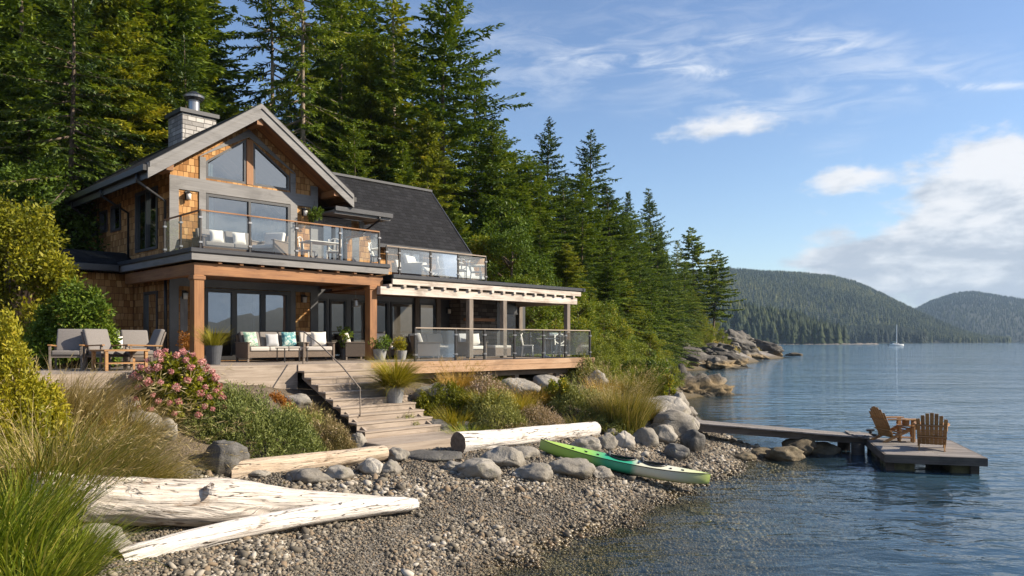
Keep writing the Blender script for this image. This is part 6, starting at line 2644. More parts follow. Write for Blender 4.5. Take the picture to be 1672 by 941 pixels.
def tubes_mesh(name, paths, n=6):
    mb = MB()
    for p, r in paths:
        mb.tube(p, r, n)
    me = bpy.data.meshes.new(name)
    me.from_pydata(mb.v, [], mb.f)
    me.polygons.foreach_set('use_smooth', np.ones(len(me.polygons), dtype=bool))
    me.update()
    return me


def conifer_meshes(seed, h, rad, base=.12, step=.42, per=5, droop=.25, up=.3, taper=.85, fill=1.0, kite=(.42, .15), gaps=0.0, trunk_r=None, irregular=.25, hang=.5, lean=.0, tintmean=.45):
    """returns trunk mesh, crown mesh for a tree standing at the origin"""
    r = np.random.default_rng(seed)
    tr = trunk_r or h * .0135
    nseg = 14
    bend = r.normal(0, .012 * h, (2,))
    def axis_at(z):
        t = z / h
        return np.array([bend[0] * math.sin(t * 2.2) + lean * z, bend[1] * math.sin(t * 2.7), z])
    tp = [axis_at(h * i / nseg) for i in range(nseg + 1)]
    tp[0][2] = -.5
    paths = [([Vector(p) for p in tp], [max(.012, tr * (1 - .93 * i / nseg) * (1.25 if i == 0 else 1)) for i in range(nseg + 1)])]
    lv = Leaves(seed + 1)
    z = h * base
    sect = r.uniform(0, 6.28)
    while z < h * .995:
        t = (z - h * base) / (h * (1 - base))
        nb = max(3, int(round(per * (1 - .35 * t) + r.uniform(-.8, .8))))
        a0 = r.uniform(0, 2 * PI)
        for k in range(nb):
            if r.uniform() < gaps * (1 - .6 * t):
                continue
            az = a0 + 2 * PI * (k + r.uniform(-.35, .35)) / nb
            Lb = rad * ((1 - t) ** taper) * (1 + irregular * r.normal()) * (.85 + .2 * math.sin(az * 2 + sect + z * .5))
            # the lowest limbs are a little shorter
            if t < .1:
                Lb *= .7 + 3 * t
            Lb = max(Lb, .22)
            zz = z + r.uniform(-.5, .5) * step
            st = axis_at(zz)
            pit = up * (t - .25) * 1.6 - droop * (1 - t) * .9 + r.normal(0, .09)
            ns = max(3, int(Lb / .17 * fill))
            s = (np.arange(ns) + r.uniform(0, 1, ns) * .8) / ns
            s = .10 + .9 * s
            out = np.array([math.cos(az), math.sin(az), 0.])
            sag = -droop * .55 * (s ** 1.5) * (1 - t) + .16 * (s ** 3)
            B = st + out * (Lb * s * math.cos(pit))[:, None]
            B[:, 2] += Lb * s * math.sin(pit) + Lb * sag * .55
            ax = unit(out * math.cos(pit) + np.array([0, 0, math.sin(pit)]))
            side = np.array([-math.sin(az), math.cos(az), 0.])
            clump = r.normal(tintmean, .13)
            if len(paths) < 90 and Lb > .8:
                ii = [0, ns // 3, 2 * ns // 3, ns - 1]
                paths.append(([Vector(st)] + [Vector(B[i]) for i in ii[1:]], [min(.02 + Lb * .008, tr * .5), .013 + Lb * .005, .009, .004]))
            for sg in (-1, 1):
                wl = (.20 + .34 * (1 - s) * min(1, Lb / 2.2)) * r.uniform(.7, 1.3, ns) * (kite[0] / .42)
                wl = np.minimum(wl, Lb * .55 + .08)
                D = unit(ax * r.uniform(.55, .95, ns)[:, None] + side * sg * r.uniform(.55, 1.0, ns)[:, None] + np.array([0, 0, 1.]) * r.uniform(-.45, .18, ns)[:, None])
                S = unit(np.cross(D, np.array([0, 0, 1.]) + r.normal(0, .35, (ns, 3))))
                ti = np.clip(clump + r.normal(0, .10, ns) + .16 * (s - .5), 0, 1)
                lv.add(B, D, S, wl * 1.25, kite[1] * r.uniform(.75, 1.3, ns) * (.6 + .4 * min(1, Lb / 1.5)), ti, r.uniform(-.25, .05, ns))
                # secondary tips
                m2 = r.uniform(0, 1, ns) < .75
                if m2.any():
                    B2 = B[m2] + D[m2] * (wl[m2] * .55)[:, None]
                    D2 = unit(D[m2] + ax * .5 + r.normal(0, .35, (m2.sum(), 3)) + np.array([0, 0, -.15]))
                    S2 = unit(np.cross(D2, np.array([0, 0, 1.]) + r.normal(0, .5, (m2.sum(), 3))))
                    lv.add(B2, D2, S2, wl[m2] * .95, kite[1] * .8, np.clip(ti[m2] + .05, 0, 1), 0.0)
            nh = int(ns * hang)
            if nh:
                pick = r.integers(0, ns, nh)
                D = unit(r.normal(0, .35, (nh, 3)) + np.array([0, 0, -1.]) + ax * .3)
                S = unit(np.cross(D, r.normal(0, 1, (nh, 3))))
                lv.add(B[pick], D, S, r.uniform(.16, .38, nh), kite[1] * .9, np.clip(clump - .04 + r.normal(0, .1, nh), 0, 1), 0.0)
            # tip
            lv.add(B[-1:], unit(ax[None] + np.array([[0, 0, .1]])), unit(np.cross(ax, [0, 0, 1.]))[None], .3, kite[1], np.clip(clump + .15, 0, 1))
        z += step * (1 - .45 * t) * r.uniform(.8, 1.2)
    top = axis_at(h)
    n = 10
    D = unit(r.normal(0, .25, (n, 3)) + np.array([0, 0, 1.]))
    lv.add(np.repeat(axis_at(h * .985)[None], n, 0), D, unit(np.cross(D, r.normal(0, 1, (n, 3)))), r.uniform(.25, .5, n), .09, .45)
    V, F, T = lv.arrays()
    return tubes_mesh('trunk', paths), np_mesh('crown', V, F, tint=T)


def blob_leaves(lv, r, centers, radii, nper, size, aspect=.55, upbias=.25, tm=.45, tsd=.14, shell=.55, droop=0.0, flat=1.0):
    """leaves through clumps; each clump has its own hue"""
    for c, R_ in zip(centers, radii):
        n = int(nper * (R_ / np.mean(radii)) ** 2)
        if n < 1:
            continue
        d = unit(r.normal(0, 1, (n, 3)))
        q = R_ * (shell + (1 - shell) * r.uniform(0, 1, n)) * (r.uniform(0, 1, n) ** .25)
        Pn = c + d * q[:, None] * np.array([1, 1, flat])
        D = unit(d * .8 + r.normal(0, .6, (n, 3)) + np.array([0, 0, -droop]))
        N = unit(d * .6 + np.array([0, 0, upbias + .4]) + r.normal(0, .55, (n, 3)))
        S = unit(np.cross(D, N))
        ct = r.normal(tm, .10)
        L = size * r.uniform(.65, 1.35, n)
        lv.add(Pn, D, S, L, L * aspect * r.uniform(.8, 1.2, n), np.clip(ct + r.normal(0, tsd, n), 0, 1), r.uniform(-.3, .1, n))


def broadleaf_meshes(seed, h, rad, clumps=60, nper=110, size=.16, base=.25, shape=(1, 1), tm=.45, top=.8, crad=(.13, .2)):
    r = np.random.default_rng(seed)
    tr = h * .018
    paths = [([Vector((0, 0, -.4)), Vector((r.normal(0, .1), r.normal(0, .1), h * .4)), Vector((r.normal(0, .25), r.normal(0, .25), h * .85))], [tr * 1.2, tr * .8, tr * .25])]
    C, Rr = [], []
    for i in range(clumps):
        u = r.uniform(0, 1)
        z = h * (base + (1 - base) * u ** .9)
        prof = math.sin(PI * min(1, (u * .86 + .14))) ** .55 if u < .6 else max(.08, (1 - ((u - .6) / .4) ** 2)) ** .5 * top + .0
        a = r.uniform(0, 2 * PI)
        rr = rad * prof * r.uniform(.45, 1.0) * (1 + .15 * math.sin(3 * a + seed))
        C.append(np.array([rr * math.cos(a) * shape[0], rr * math.sin(a) * shape[1], z]))
        Rr.append(rad * r.uniform(*crad) * 1.5)
        if i % 3 == 0 and len(paths) < 26:
            z0 = max(h * .12, z - rr * .8)
            mid = Vector((C[-1][0] * .5, C[-1][1] * .5, (z0 + z) / 2 + .1))
            paths.append(([Vector((0, 0, z0)), mid, Vector(C[-1])], [tr * .45, tr * .28, tr * .08]))
    lv = Leaves(seed + 1)
    blob_leaves(lv, r, C, Rr, nper, size, tm=tm, shell=.35)
    V, F, T = lv.arrays()
    return tubes_mesh('trunk', paths), np_mesh('crown', V, F, tint=T)


PROTO = {}


def proto(key, maker, leaf, bark='bark', trunk='trunk', crown='crown'):
    t, c = maker
    t.materials.append(M[bark])
    c.materials.append(M[leaf])
    PROTO[key] = (t, c)


# heights are nominal; each standing tree is scaled
proto('fir_a', conifer_meshes(101, 20, 6.0, .08, .46, 6, .35, .28, .52, 1.15, gaps=.10), 'fir')
proto('fir_b', conifer_meshes(102, 20, 5.0, .06, .42, 6, .28, .35, .72, 1.15, gaps=.05), 'fir_dark')
proto('fir_c', conifer_meshes(103, 20, 5.6, .12, .46, 6, .45, .25, .58, 1.15, gaps=.12), 'fir')
proto('spruce', conifer_meshes(104, 20, 4.2, .05, .38, 7, .18, .45, .85, 1.2, gaps=.03, irregular=.2), 'fir_dark')
proto('cedar_a', conifer_meshes(105, 20, 5.4, .05, .40, 7, .65, .2, .58, 1.2, kite=(.55, .17), hang=1.2), 'cedar_leaf', 'bark_pale')
proto('cedar_b', conifer_meshes(106, 20, 4.8, .04, .40, 7, .55, .25, .65, 1.2, kite=(.55, .17), hang=1.1), 'fir')
proto('sparse', conifer_meshes(107, 24, 5.6, .34, .66, 5, .45, .25, .55, 1.1, gaps=.18, irregular=.35, trunk_r=.30), 'fir', 'bark_pale')
proto('sparse_b', conifer_meshes(108, 24, 5.0, .26, .60, 5, .5, .2, .6, 1.1, gaps=.15, irregular=.35, trunk_r=.26), 'fir_dark')
proto('shore_pine', conifer_meshes(109, 16, 5.2, .26, .52, 5, .15, .15, .55, 1.3, kite=(.6, .27), gaps=.15, irregular=.4, trunk_r=.22, lean=.05), 'fir')
proto('wispy', conifer_meshes(110, 22, 3.8, .12, .5, 5, .3, .3, .75, 1.0, kite=(.5, .22), gaps=.15, irregular=.3), 'cedar_leaf', 'bark_pale')
proto('leafy_a', broadleaf_meshes(120, 8, 2.9, 90, 170, .17, .06), 'maple')
proto('leafy_b', broadleaf_meshes(121, 6, 2.6, 80, 170, .15, .03, tm=.55), 'maple')
proto('leafy_c', broadleaf_meshes(122, 10, 3.0, 110, 170, .18, .08, tm=.35), 'laurel')
proto('bushy', broadleaf_meshes(123, 3, 1.9, 60, 170, .11, .0, tm=.45), 'cedar_leaf')


def tree(key, x, y, h, rz, label, name='conifer', group=None, wid=1.0, cat='tree', z=None, sink=.0):
    tm, cm = PROTO[key]
    hm = max(v.co.z for v in tm.vertices) if key not in HM else HM[key]
    HM[key] = hm
    s = h / NOM[key]
    g = ground(x, y) if z is None else z
    b = empty(name, (x, y, g - sink), rz, label, cat, group)
    b.scale = (s * wid, s * wid, s)
    for nm, me in (('trunk', tm), ('crown', cm)):
        o = bpy.data.objects.new(nm, me)
        COL.objects.link(o)
        o.parent = b
    return b


HM = {}
NOM = dict(fir_a=20, fir_b=20, fir_c=20, spruce=20, cedar_a=20, cedar_b=20, sparse=24, sparse_b=24, shore_pine=16, wispy=22, leafy_a=8.6, leafy_b=6.6, leafy_c=10.6, bushy=3.5)


def tree_px(key, px, Y, top, label, wid=1.0, rz=0.0, name='conifer', group=None, base_z=None):
    x = (px - CXP) / FPX * Y
    g = ground(x, Y) if base_z is None else base_z
    h = CZ + (HYP - top) / FPX * Y - g
    return tree(key, x, Y, h, rz, label, name, group, wid, z=g)


# ---- named conifers of the skyline, left to right
G1 = None
tree_px('sparse_b', 92, 27.5, -120, 'tall conifer at the far left whose bare pale trunk shows above the house roof', 1.0, .4)
tree_px('fir_c', 20, 31, -140, 'conifer at the left edge behind the yellow-green shrub', 1.05, 1.0)
tree_px('cedar_a', 165, 38, -190, 'yellow-green cedar just right of the bare pale trunk', 1.05, 2.1)
tree_px('fir_a', 232, 41, -230, 'tall dense fir behind the left roof slope', 1.0, .2)
tree_px('spruce', 318, 46, -150, 'darkest narrow conifer behind the stone chimney', 1.25, .9)
tree_px('sparse', 432, 45, -120, 'thin-crowned tall conifer with blue sky showing through it, above the gable peak', .85, 1.5)
tree_px('sparse', 497, 43, -150, 'tall conifer with pale patchy trunk right of the gable peak', .9, 3.4)
tree_px('fir_c', 567, 50, -90, 'broad dark conifer between the patchy trunk and the pale thin tree', .95, 4.0)
tree_px('wispy', 640, 56, -50, 'light yellow-green thin conifer left of the tallest one by the sky', 1.3, .3)
tree_px('fir_a', 738, 47, -12, 'large spreading fir with layered dark limbs standing against the open sky', 1.12, 5.2)
tree_px('fir_b', 898, 64, 194, 'pointed dark fir, first of the two matching tips right of the great spreading fir', 1.0, .7)
tree_px('fir_b', 968, 70, 214, 'pointed dark fir, second of the two matching tips right of the great spreading fir', 1.05, 2.9)
tree_px('spruce', 1026, 84, 315, 'slender spruce, left one of the close pair halfway down the skyline', 1.0, 1.2)
tree_px('fir_b', 1056, 87, 309, 'fir, right one of the close pair halfway down the skyline', .95, 4.4)
tree_px('wispy', 1106, 118, 393, 'thin small conifer with see-through crown left of the pines on the point', 1.2, 2.0)
tree_px('shore_pine', 1136, 128, 374, 'taller dark pine with bare stem on the rocky point', .85, 3.4)
tree_px('shore_pine', 1164, 131, 412, 'outermost leaning pine with spreading limbs on the rocky point', 1.05, .1)
tree_px('spruce', 1078, 104, 372, 'dark spruce just left of the thin see-through conifer', 1.0, 5.0)
tree_px('cedar_b', 838, 58, 250, 'dense conifer filling the gap right of the great spreading fir', 1.0, 1.0)
tree_px('cedar_b', 935, 60, 330, 'lower green conifer between the two matching pointed firs', 1.05, 2.0)
tree_px('fir_c', 1000, 74, 350, 'shorter broad conifer below the second pointed fir', 1.05, 3.0)
tree_px('cedar_a', 700, 44, 180, 'cedar with hanging sprays in front of the great spreading fir', .85, .5)
tree_px('cedar_b', 805, 47, 200, 'dense yellow-tinged conifer right below the great spreading fir', .95, 4.1)
tree_px('cedar_a', 872, 52, 330, 'yellow-green cedar above the flat patio roof', .95, 1.9)
tree_px('spruce', 1090, 96, 430, 'small dark spruce low on the slope left of the point', 1.25, 2.2)
tree_px('fir_a', 1040, 78, 400, 'bushy conifer low on the slope under the close pair', 1.1, 1.7)
tree_px('fir_b', 975, 63, 400, 'conifer low on the slope right of the patio roof', 1.15, 5.5)

# ---- the mass of the wood behind the house: crowns that merge
back = [(-10, 36, -160, 'fir_a'), (55, 40, -200, 'fir_b'), (120, 45, -220, 'fir_c'), (200, 47, -190, 'fir_b'), (270, 40, -180, 'cedar_b'), (350, 52, 60, 'fir_b'), (392, 56, 190, 'fir_c'), (470, 58, 150, 'fir_b'),
        (530, 57, 40, 'spruce'), (605, 60, -10, 'fir_b'), (680, 62, 60, 'fir_c'), (770, 63, 90, 'fir_b'), (255, 58, -120, 'fir_b'), (80, 56, -150, 'cedar_b'), (160, 60, -160, 'fir_a'), (10, 60, -160, 'fir_b'),
        (330, 66, 100, 'fir_b'), (430, 66, 200, 'cedar_b'), (560, 66, 0, 'fir_a'), (640, 70, 40, 'fir_b'), (730, 72, 130, 'fir_b'), (-60, 44, -160, 'fir_b'), (860, 78, 255, 'fir_c'), (920, 84, 290, 'fir_a'),
        (990, 96, 350, 'fir_b'), (1060, 116, 400, 'fir_c'), (1095, 126, 430, 'fir_b'), (1020, 104, 380, 'fir_c'), (940, 90, 320, 'fir_b'), (600, 47, 60, 'cedar_a'), (520, 46, 110, 'cedar_b'), (660, 42, 230, 'cedar_b'),
        (300, 36.5, 60, 'fir_b'), (380, 43, 170, 'cedar_a'), (450, 44, 220, 'fir_b'), (140, 34, 60, 'cedar_b'), (205, 35, 40, 'cedar_a'), (40, 30, 60, 'cedar_b'), (575, 41, 200, 'fir_c'), (745, 41, 330, 'cedar_b')]
for i, (px, Y, top, k) in enumerate(back):
    tree_px(k, px, Y, top, 'dark evergreen in the dense wood behind the house, its crown merging with its neighbours', 1.0 + .1 * math.sin(i * 2.3), i * 1.7, group='evergreens packed in the wood behind the house')
# ---- younger evergreens standing in front, down to the bank
young = [(812, 52, 215, 'fir_c'), (860, 58, 262, 'fir_a'), (888, 50, 300, 'fir_c'), (915, 56, 300, 'fir_b'), (945, 62, 290, 'fir_a'), (955, 54, 350, 'fir_c'), (985, 66, 300, 'fir_b'), (1005, 70, 330, 'fir_a'), (1000, 58, 390, 'fir_c'),
         (1040, 80, 350, 'fir_c'), (1025, 66, 410, 'fir_a'), (1050, 74, 420, 'fir_b'), (1070, 92, 380, 'fir_a'), (1085, 100, 415, 'fir_c'), (1060, 68, 455, 'fir_c'), (1090, 84, 480, 'fir_a'), (1118, 112, 430, 'fir_c'),
         (880, 43, 372, 'cedar_b'), (925, 45, 398, 'cedar_a'), (958, 48, 430, 'spruce'), (990, 52, 425, 'cedar_b'), (1015, 60, 440, 'cedar_a'), (1038, 72, 452, 'spruce'), (1062, 80, 462, 'cedar_b'), (1085, 92, 470, 'fir_b'),
         (1110, 106, 462, 'cedar_b'), (1128, 118, 470, 'cedar_a'), (1012, 48, 500, 'spruce'), (965, 43, 478, 'cedar_a'), (850, 46, 300, 'cedar_b'), (1075, 84, 400, 'fir_b')]
for i, (px, Y, top, k) in enumerate(young):
    tree_px(k, px, Y, top, 'young bushy evergreen in front of the taller ones, sweeping down to the bank', 1.35, i * 1.9, group='young evergreens on the bank')
# ---- leafy understorey along the wood's edge
under = [(700, 40, 400, 'leafy_c'), (790, 40, 380, 'leafy_b'), (832, 39, 365, 'leafy_c'), (872, 38, 440, 'leafy_a'), (905, 39, 470, 'leafy_b'), (945, 41, 470, 'leafy_a'), (985, 46, 490, 'leafy_b'),
         (1042, 66, 500, 'leafy_a'), (900, 46, 400, 'leafy_c'), (1098, 100, 505, 'leafy_c'), (820, 45, 320, 'leafy_c'), (560, 40, 300, 'leafy_c'), (620, 39, 310, 'leafy_c'), (150, 33, 230, 'leafy_c'), (60, 27, 250, 'leafy_c'),
         (1142, 122, 512, 'leafy_b'), (1060, 60, 540, 'leafy_b')]
for i, (px, Y, top, k) in enumerate(under):
    tree_px(k, px, Y, top, 'leafy yellow-green tree at the lower edge of the wood, crown reaching the ground', 1.15, i * 2.1, 'broadleaf_tree', 'leafy trees along the edge of the wood')
bush = [(965, 33, 1.9), (1000, 37, 2.2), (1035, 42, 2.3), (1060, 36.5, 1.8), (1085, 46, 2.0), (1075, 40, 1.6), (1040, 33.5, 1.5), (985, 31.5, 1.5), (1062, 62, 2.6), (1080, 80, 3.0), (1130, 116, 3.2), (1150, 124, 3.0),
        (1168, 140, 3.2), (1182, 147, 2.6), (1020, 35, 1.5), (1180, 131, 2.4), (1140, 136, 2.6)]
for i, (px, Y, hh) in enumerate(bush):
    x = (px - CXP) / FPX * Y
    tree('bushy', x, Y, hh, i * 1.3, 'low bush on the bank between the garden and the wooded point', 'bush', 'bushes on the wooded bank', 1.0, 'bush')


# ------------------------------------------------------------------ grasses and garden plants
def blades(lv_r, n, rad, length, width, spread, curve, tm=.5, tsd=.2, segs=5, wind=(0, 0), seeds=0.0):
    """grass tuft as tapering strips; returns V, F, tint"""
    r = lv_r
    a = r.uniform(0, 2 * PI, n)
    q = rad * np.sqrt(r.uniform(0, 1, n))
    b = np.stack([q * np.cos(a), q * np.sin(a), np.full(n, -.05)], 1)
    az = a + r.normal(0, .6, n)
    lean = np.clip(spread * (.25 + q / max(rad, 1e-3)) * r.uniform(.4, 1.3, n), 0, 1.4)
    L = length * r.uniform(.55, 1.15, n)
    cv = curve * r.uniform(.5, 1.5, n)
    sd = np.stack([-np.sin(az), np.cos(az), np.zeros(n)], 1)
    tw = r.normal(0, .5, n)
    p = b.copy()
    rows = []
    hue = np.clip(r.normal(tm, tsd, n), 0, 1)
    for i in range(segs + 1):
        s = i / segs
        wv = width * (1 - s ** 1.6) * (1.0 if i else .7)
        side = sd * np.cos(tw + s)[:, None] + np.stack([np.cos(az), np.sin(az), np.zeros(n)], 1) * np.sin(tw + s)[:, None] * .6
        if i == segs:
            rows.append((p,))
        else:
            rows.append((p - side * wv / 2, p + side * wv / 2))
        th = lean + cv * s
        d = np.stack([np.cos(az) * np.sin(th) + wind[0] * s, np.sin(az) * np.sin(th) + wind[1] * s, np.cos(th)], 1)
        p = p + d * (L / segs)[:, None]
    V = np.concatenate([np.stack(rw, 1).reshape(n, -1, 3) for rw in rows], 1)       # n, 2*segs+1, 3
    k = V.shape[1]
    fq = np.array([[2 * i, 2 * i + 1, 2 * i + 3, 2 * i + 2] for i in range(segs - 1)])
    ft = np.array([[2 * segs - 2, 2 * segs - 1, 2 * segs]])
    o = (np.arange(n) * k)[:, None, None]
    FQ = (fq[None] + o).reshape(-1, 4).astype(np.int32)
    FT = (ft[None] + o).reshape(-1, 3).astype(np.int32)
    sgrad = np.array([j // 2 / segs for j in range(k)])
    T = np.clip(hue[:, None] + (sgrad[None] - .4) * .25, 0, 1).ravel()
    tips = p
    tipd = unit(d)
    return V.reshape(-1, 3), [FQ, FT], T, tips, tipd


def tuft(px, py, label, mat, n=500, rad=.3, length=.8, width=.012, spread=.55, curve=.9, name='ornamental_grass', tm=.5, tsd=.2, seed=0, plume=None, wind=(0, 0), Y=None, cat='grass', group=None, z=None, parent=None, pname='blades'):
    if parent is None:
        if Y is None:
            x, y, g = hit(px, py)
        else:
            y = Y
            x = (px - CXP) / FPX * Y
            g = ground(x, y)
        if z is not None:
            g = z
        loc = (x, y, g)
    else:
        loc = None
    r = np.random.default_rng(seed + 900)
    V, F, T, tips, td = blades(r, n, rad, length, width, spread, curve, tm, tsd, wind=wind)
    me = np_mesh(name, V, F, tint=T)
    if parent is not None:
        return link(pname, me, M[mat], parent)
    if plume is None:
        return tag(link(name, me, M[mat], None, loc), label, cat, group)
    base = empty(name, loc, 0, label, cat, group)
    link('blades', me, M[mat], base)
    # feathery seed heads on taller stems
    pm, pn, pl = plume
    V, F, T, tips, td = blades(r, pn, rad * .8, length * pl, width * .5, spread * .9, curve * .8, .7, .12, wind=wind)
    link('stems', np_mesh('stems', V, F, tint=T), M[pm], base)
    lv = Leaves(seed + 5)
    for k in range(9):
        s = -.16 * length * (k / 8.0)
        n_ = len(tips)
        D = unit(td + r.normal(0, .55, (n_, 3)))
        lv.add(tips + td * s, D, unit(np.cross(D, r.normal(0, 1, (n_, 3)))), r.uniform(.03, .06, n_) * (length / .8 + .3), .005 + .003 * length, np.clip(r.normal(.5, .16, n_), 0, 1))
    lv.build('seed_heads', pm, base)
    return base


def shrub(px, py, W, Hh, label, mat, n=60, nper=90, size=.07, name='shrub', seed=0, Y=None, depth=1.0, tm=.45, aspect=.55, crad=.2, cat='shrub', group=None, flat=1.0, stems=10, z=None, up=.25, shell=.3, base_lift=0.0, tsd=.14):
    """mound of leaf clumps, W and Hh in photo pixels"""
    if Y is None:
        x, y, g = hit(px, py)
    else:
        y = Y
        x = (px - CXP) / FPX * Y
        g = ground(x, y)
    if z is not None:
        g = z
    w, h = W * y / FPX, Hh * y / FPX
    r = np.random.default_rng(seed + 300)
    base = empty(name, (x, y, g), 0, label, cat, group)
    C, Rr = [], []
    for i in range(n):
        a = r.uniform(0, 2 * PI)
        el = math.asin(r.uniform(0.02, 1))
        q = r.uniform(.62, 1.0)
        cr = crad * w * r.uniform(.6, 1.2) * .5
        C.append(np.array([(w / 2 - cr * .6) * q * math.cos(el) * math.cos(a), (w * depth / 2 - cr * .6) * q * math.cos(el) * math.sin(a), base_lift * h + (h * (1 - base_lift) - cr * .5) * q * math.sin(el)]))
        Rr.append(cr)
    lv = Leaves(seed + 301)
    blob_leaves(lv, r, C, Rr, nper, size, aspect, up, tm, tsd, shell, flat=flat)
    lv.build('foliage', mat, base)
    paths = []
    for i in range(stems):
        c = C[r.integers(0, n)]
        paths.append(([Vector((c[0] * .1, c[1] * .1, -.1)), Vector((c[0] * .5, c[1] * .5, c[2] * .55)), Vector(c)], [.022 * (w / 1.5) ** .5, .014, .005]))
    me = tubes_mesh('stem', paths, 5)
    link('stem', me, M['twig'], base)
    return base, C, Rr, (w, h)


def spiky(px, py, W, Hh, label, mat, seed, n=900, size=.10, aspect=.16, tm=.45, name='juniper', Y=None, depth=1.0, cat='shrub', sprig=9, z=None, spread=.7, group=None):
    """low evergreen or heather: many upright sprigs set with narrow needles"""
    if Y is None:
        x, y, g = hit(px, py)
    else:
        y, x = Y, (px - CXP) / FPX * Y
        g = ground(x, y)
    w, h = W * y / FPX, Hh * y / FPX
    r = np.random.default_rng(seed + 700)
    base = empty(name, (x, y, g), 0, label, cat, group)
    a = r.uniform(0, 2 * PI, n)
    q = np.sqrt(r.uniform(0, 1, n))
    lump = .75 + .25 * np.sin(a * 3 + seed) * np.sin(q * 5 + seed * 2)
    bx, by = q * w / 2 * np.cos(a), q * w * depth / 2 * np.sin(a)
    ht = h * np.sqrt(np.clip(1 - q ** 2, .05, 1)) * lump * r.uniform(.7, 1.12, n)
    gz_ = ground_np(x + bx, y + by) - g
    hue = r.normal(tm, .09, n) + .10 * np.sin(bx * 5 + seed) * np.sin(by * 4)
    lv = Leaves(seed + 701)
    for k in range(sprig):
        s = (k + r.uniform(0, 1, n)) / sprig
        dirn = unit(np.stack([np.cos(a) * q * spread, np.sin(a) * q * spread, np.ones(n)], 1) + r.normal(0, .18, (n, 3)))
        L0 = np.minimum(ht, .35)
        top = np.stack([bx, by, gz_ + ht], 1)
        Pn = top - dirn * (L0 * (1 - s))[:, None]
        D = unit(dirn * .8 + r.normal(0, .6, (n, 3)))
        S = unit(np.cross(D, r.normal(0, 1, (n, 3))))
        lv.add(Pn, D, S, size * r.uniform(.6, 1.3, n), size * aspect * 1.4, np.clip(hue + .18 * (s - .5) + r.normal(0, .08, n), 0, 1))
    lv.build('foliage', mat, base)
    return base


def pot(r, prof, mat):
    mb = MB()
    mb.lathe(prof, 22)
    return mb.build('pot', M[mat], r, smooth=False)


# ---- left edge
b_, C_, R_, _ = shrub(20, 640, 250, 330, 'big yellow-green shrub filling the left edge beside the house', 'yellowgreen', 150, 260, .10, 'tall_shrub', 1, Y=19.5, depth=.7, tm=.52, crad=.27, stems=30)
shrub(122, 600, 165, 168, 'bright green leafy shrub in front of the house wall, right of the yellow-green one', 'laurel', 95, 210, .09, 'leafy_shrub', 2, Y=18.3, depth=.6, tm=.55, crad=.26, stems=18, base_lift=.22)
spiky(-12, 700, 250, 270, 'feathery yellow shrub low at the left edge of the garden', 'yellowgreen', 3, 5200, .075, .3, .62, 'feathery_shrub', Y=11.5, depth=.9, sprig=10, spread=.5)
spiky(-5, 600, 150, 170, 'feathery yellow-green bush behind the low feathery shrub at the left edge', 'yellowgreen', 33, 1500, .07, .3, .45, 'feathery_shrub', Y=12.8, depth=.9, sprig=10, spread=.5)
tuft(92, 770, 'long arching grass with tan tips sweeping right over the huge trunk', 'grass_mix', 1700, .70, 1.75, .022, .42, 1.1, tm=.36, tsd=.24, seed=1, plume=('grass_tan', 190, 1.08), wind=(.34, .02), Y=10.6)
tuft(170, 760, 'dense arching grass behind the middle of the huge trunk', 'grass_mix', 1700, .60, 1.35, .018, .6, 1.2, tm=.38, tsd=.22, seed=2, plume=('grass_tan', 110, 1.05), wind=(.26, 0), Y=11.6)
tuft(235, 752, 'low fine grass hanging towards the dark boulder', 'grass_mix', 900, .45, .95, .014, .75, 1.2, tm=.5, tsd=.2, seed=3, wind=(.25, 0), Y=12.2)
tuft(118, 655, 'dry straw-coloured grass in front of the patio chairs', 'grass_tan', 900, .65, 1.5, .013, .55, 1.1, tm=.5, tsd=.2, seed=4, wind=(.3, 0), Y=13.6)
tuft(192, 668, 'thin wiry dry grass between the patio chairs and the hydrangea', 'grass_tan', 560, .5, 1.15, .011, .8, 1.2, tm=.4, tsd=.2, seed=5, wind=(.2, 0), Y=14.0)
tuft(30, 800, 'tall green grass at the left edge above the huge trunk', 'grass_green', 800, .5, 1.25, .025, .4, .8, tm=.6, tsd=.26, seed=6, wind=(.1, 0), Y=9.2)
tuft(40, 935, 'long green grass in the bottom left corner', 'grass_green', 850, .5, 1.1, .026, .5, .9, tm=.62, tsd=.26, seed=7, wind=(.16, 0), Y=7.7)
tuft(-10, 900, 'dark green grass at the very left of the bottom corner', 'grass_green', 700, .45, 1.2, .026, .4, .8, tm=.5, tsd=.26, seed=8, wind=(.12, 0), Y=8.1)
tuft(112, 900, 'loose green grass beside the flat pale stone', 'grass_green', 600, .32, .85, .017, .65, .9, tm=.55, tsd=.2, seed=9, wind=(.2, 0), Y=8.6)
spiky(60, 810, 120, 90, 'reddish brown sprigs among the green grass at the left edge', 'heather', 44, 700, .07, .22, .35, 'heather', Y=8.9, sprig=8)

tuft(160, 660, 'straw-coloured grass right in front of the patio boards, left of the thin wiry grass', 'grass_tan', 800, .5, 1.0, .012, .6, 1.1, tm=.45, tsd=.2, seed=70, wind=(.25, 0), Y=14.6)
tuft(232, 668, 'short dry grass between the thin wiry grass and the hydrangea', 'grass_mix', 600, .4, .75, .012, .7, 1.1, tm=.55, tsd=.2, seed=71, wind=(.2, 0), Y=14.7)
tuft(60, 660, 'dry grass between the feathery shrub and the patio boards', 'grass_tan', 800, .5, 1.1, .012, .5, 1.0, tm=.5, tsd=.2, seed=72, wind=(.25, 0), Y=14.0)

tuft(100, 672, 'tall tan grass rising in front of the leftmost patio chair', 'grass_tan', 900, .5, 1.45, .013, .45, .9, tm=.45, tsd=.2, seed=75, wind=(.28, 0), Y=13.2)
tuft(200, 676, 'tan and green grass bending right above the pale boulders', 'grass_mix', 800, .5, 1.15, .014, .6, 1.0, tm=.55, tsd=.22, seed=76, wind=(.28, 0), Y=13.6)

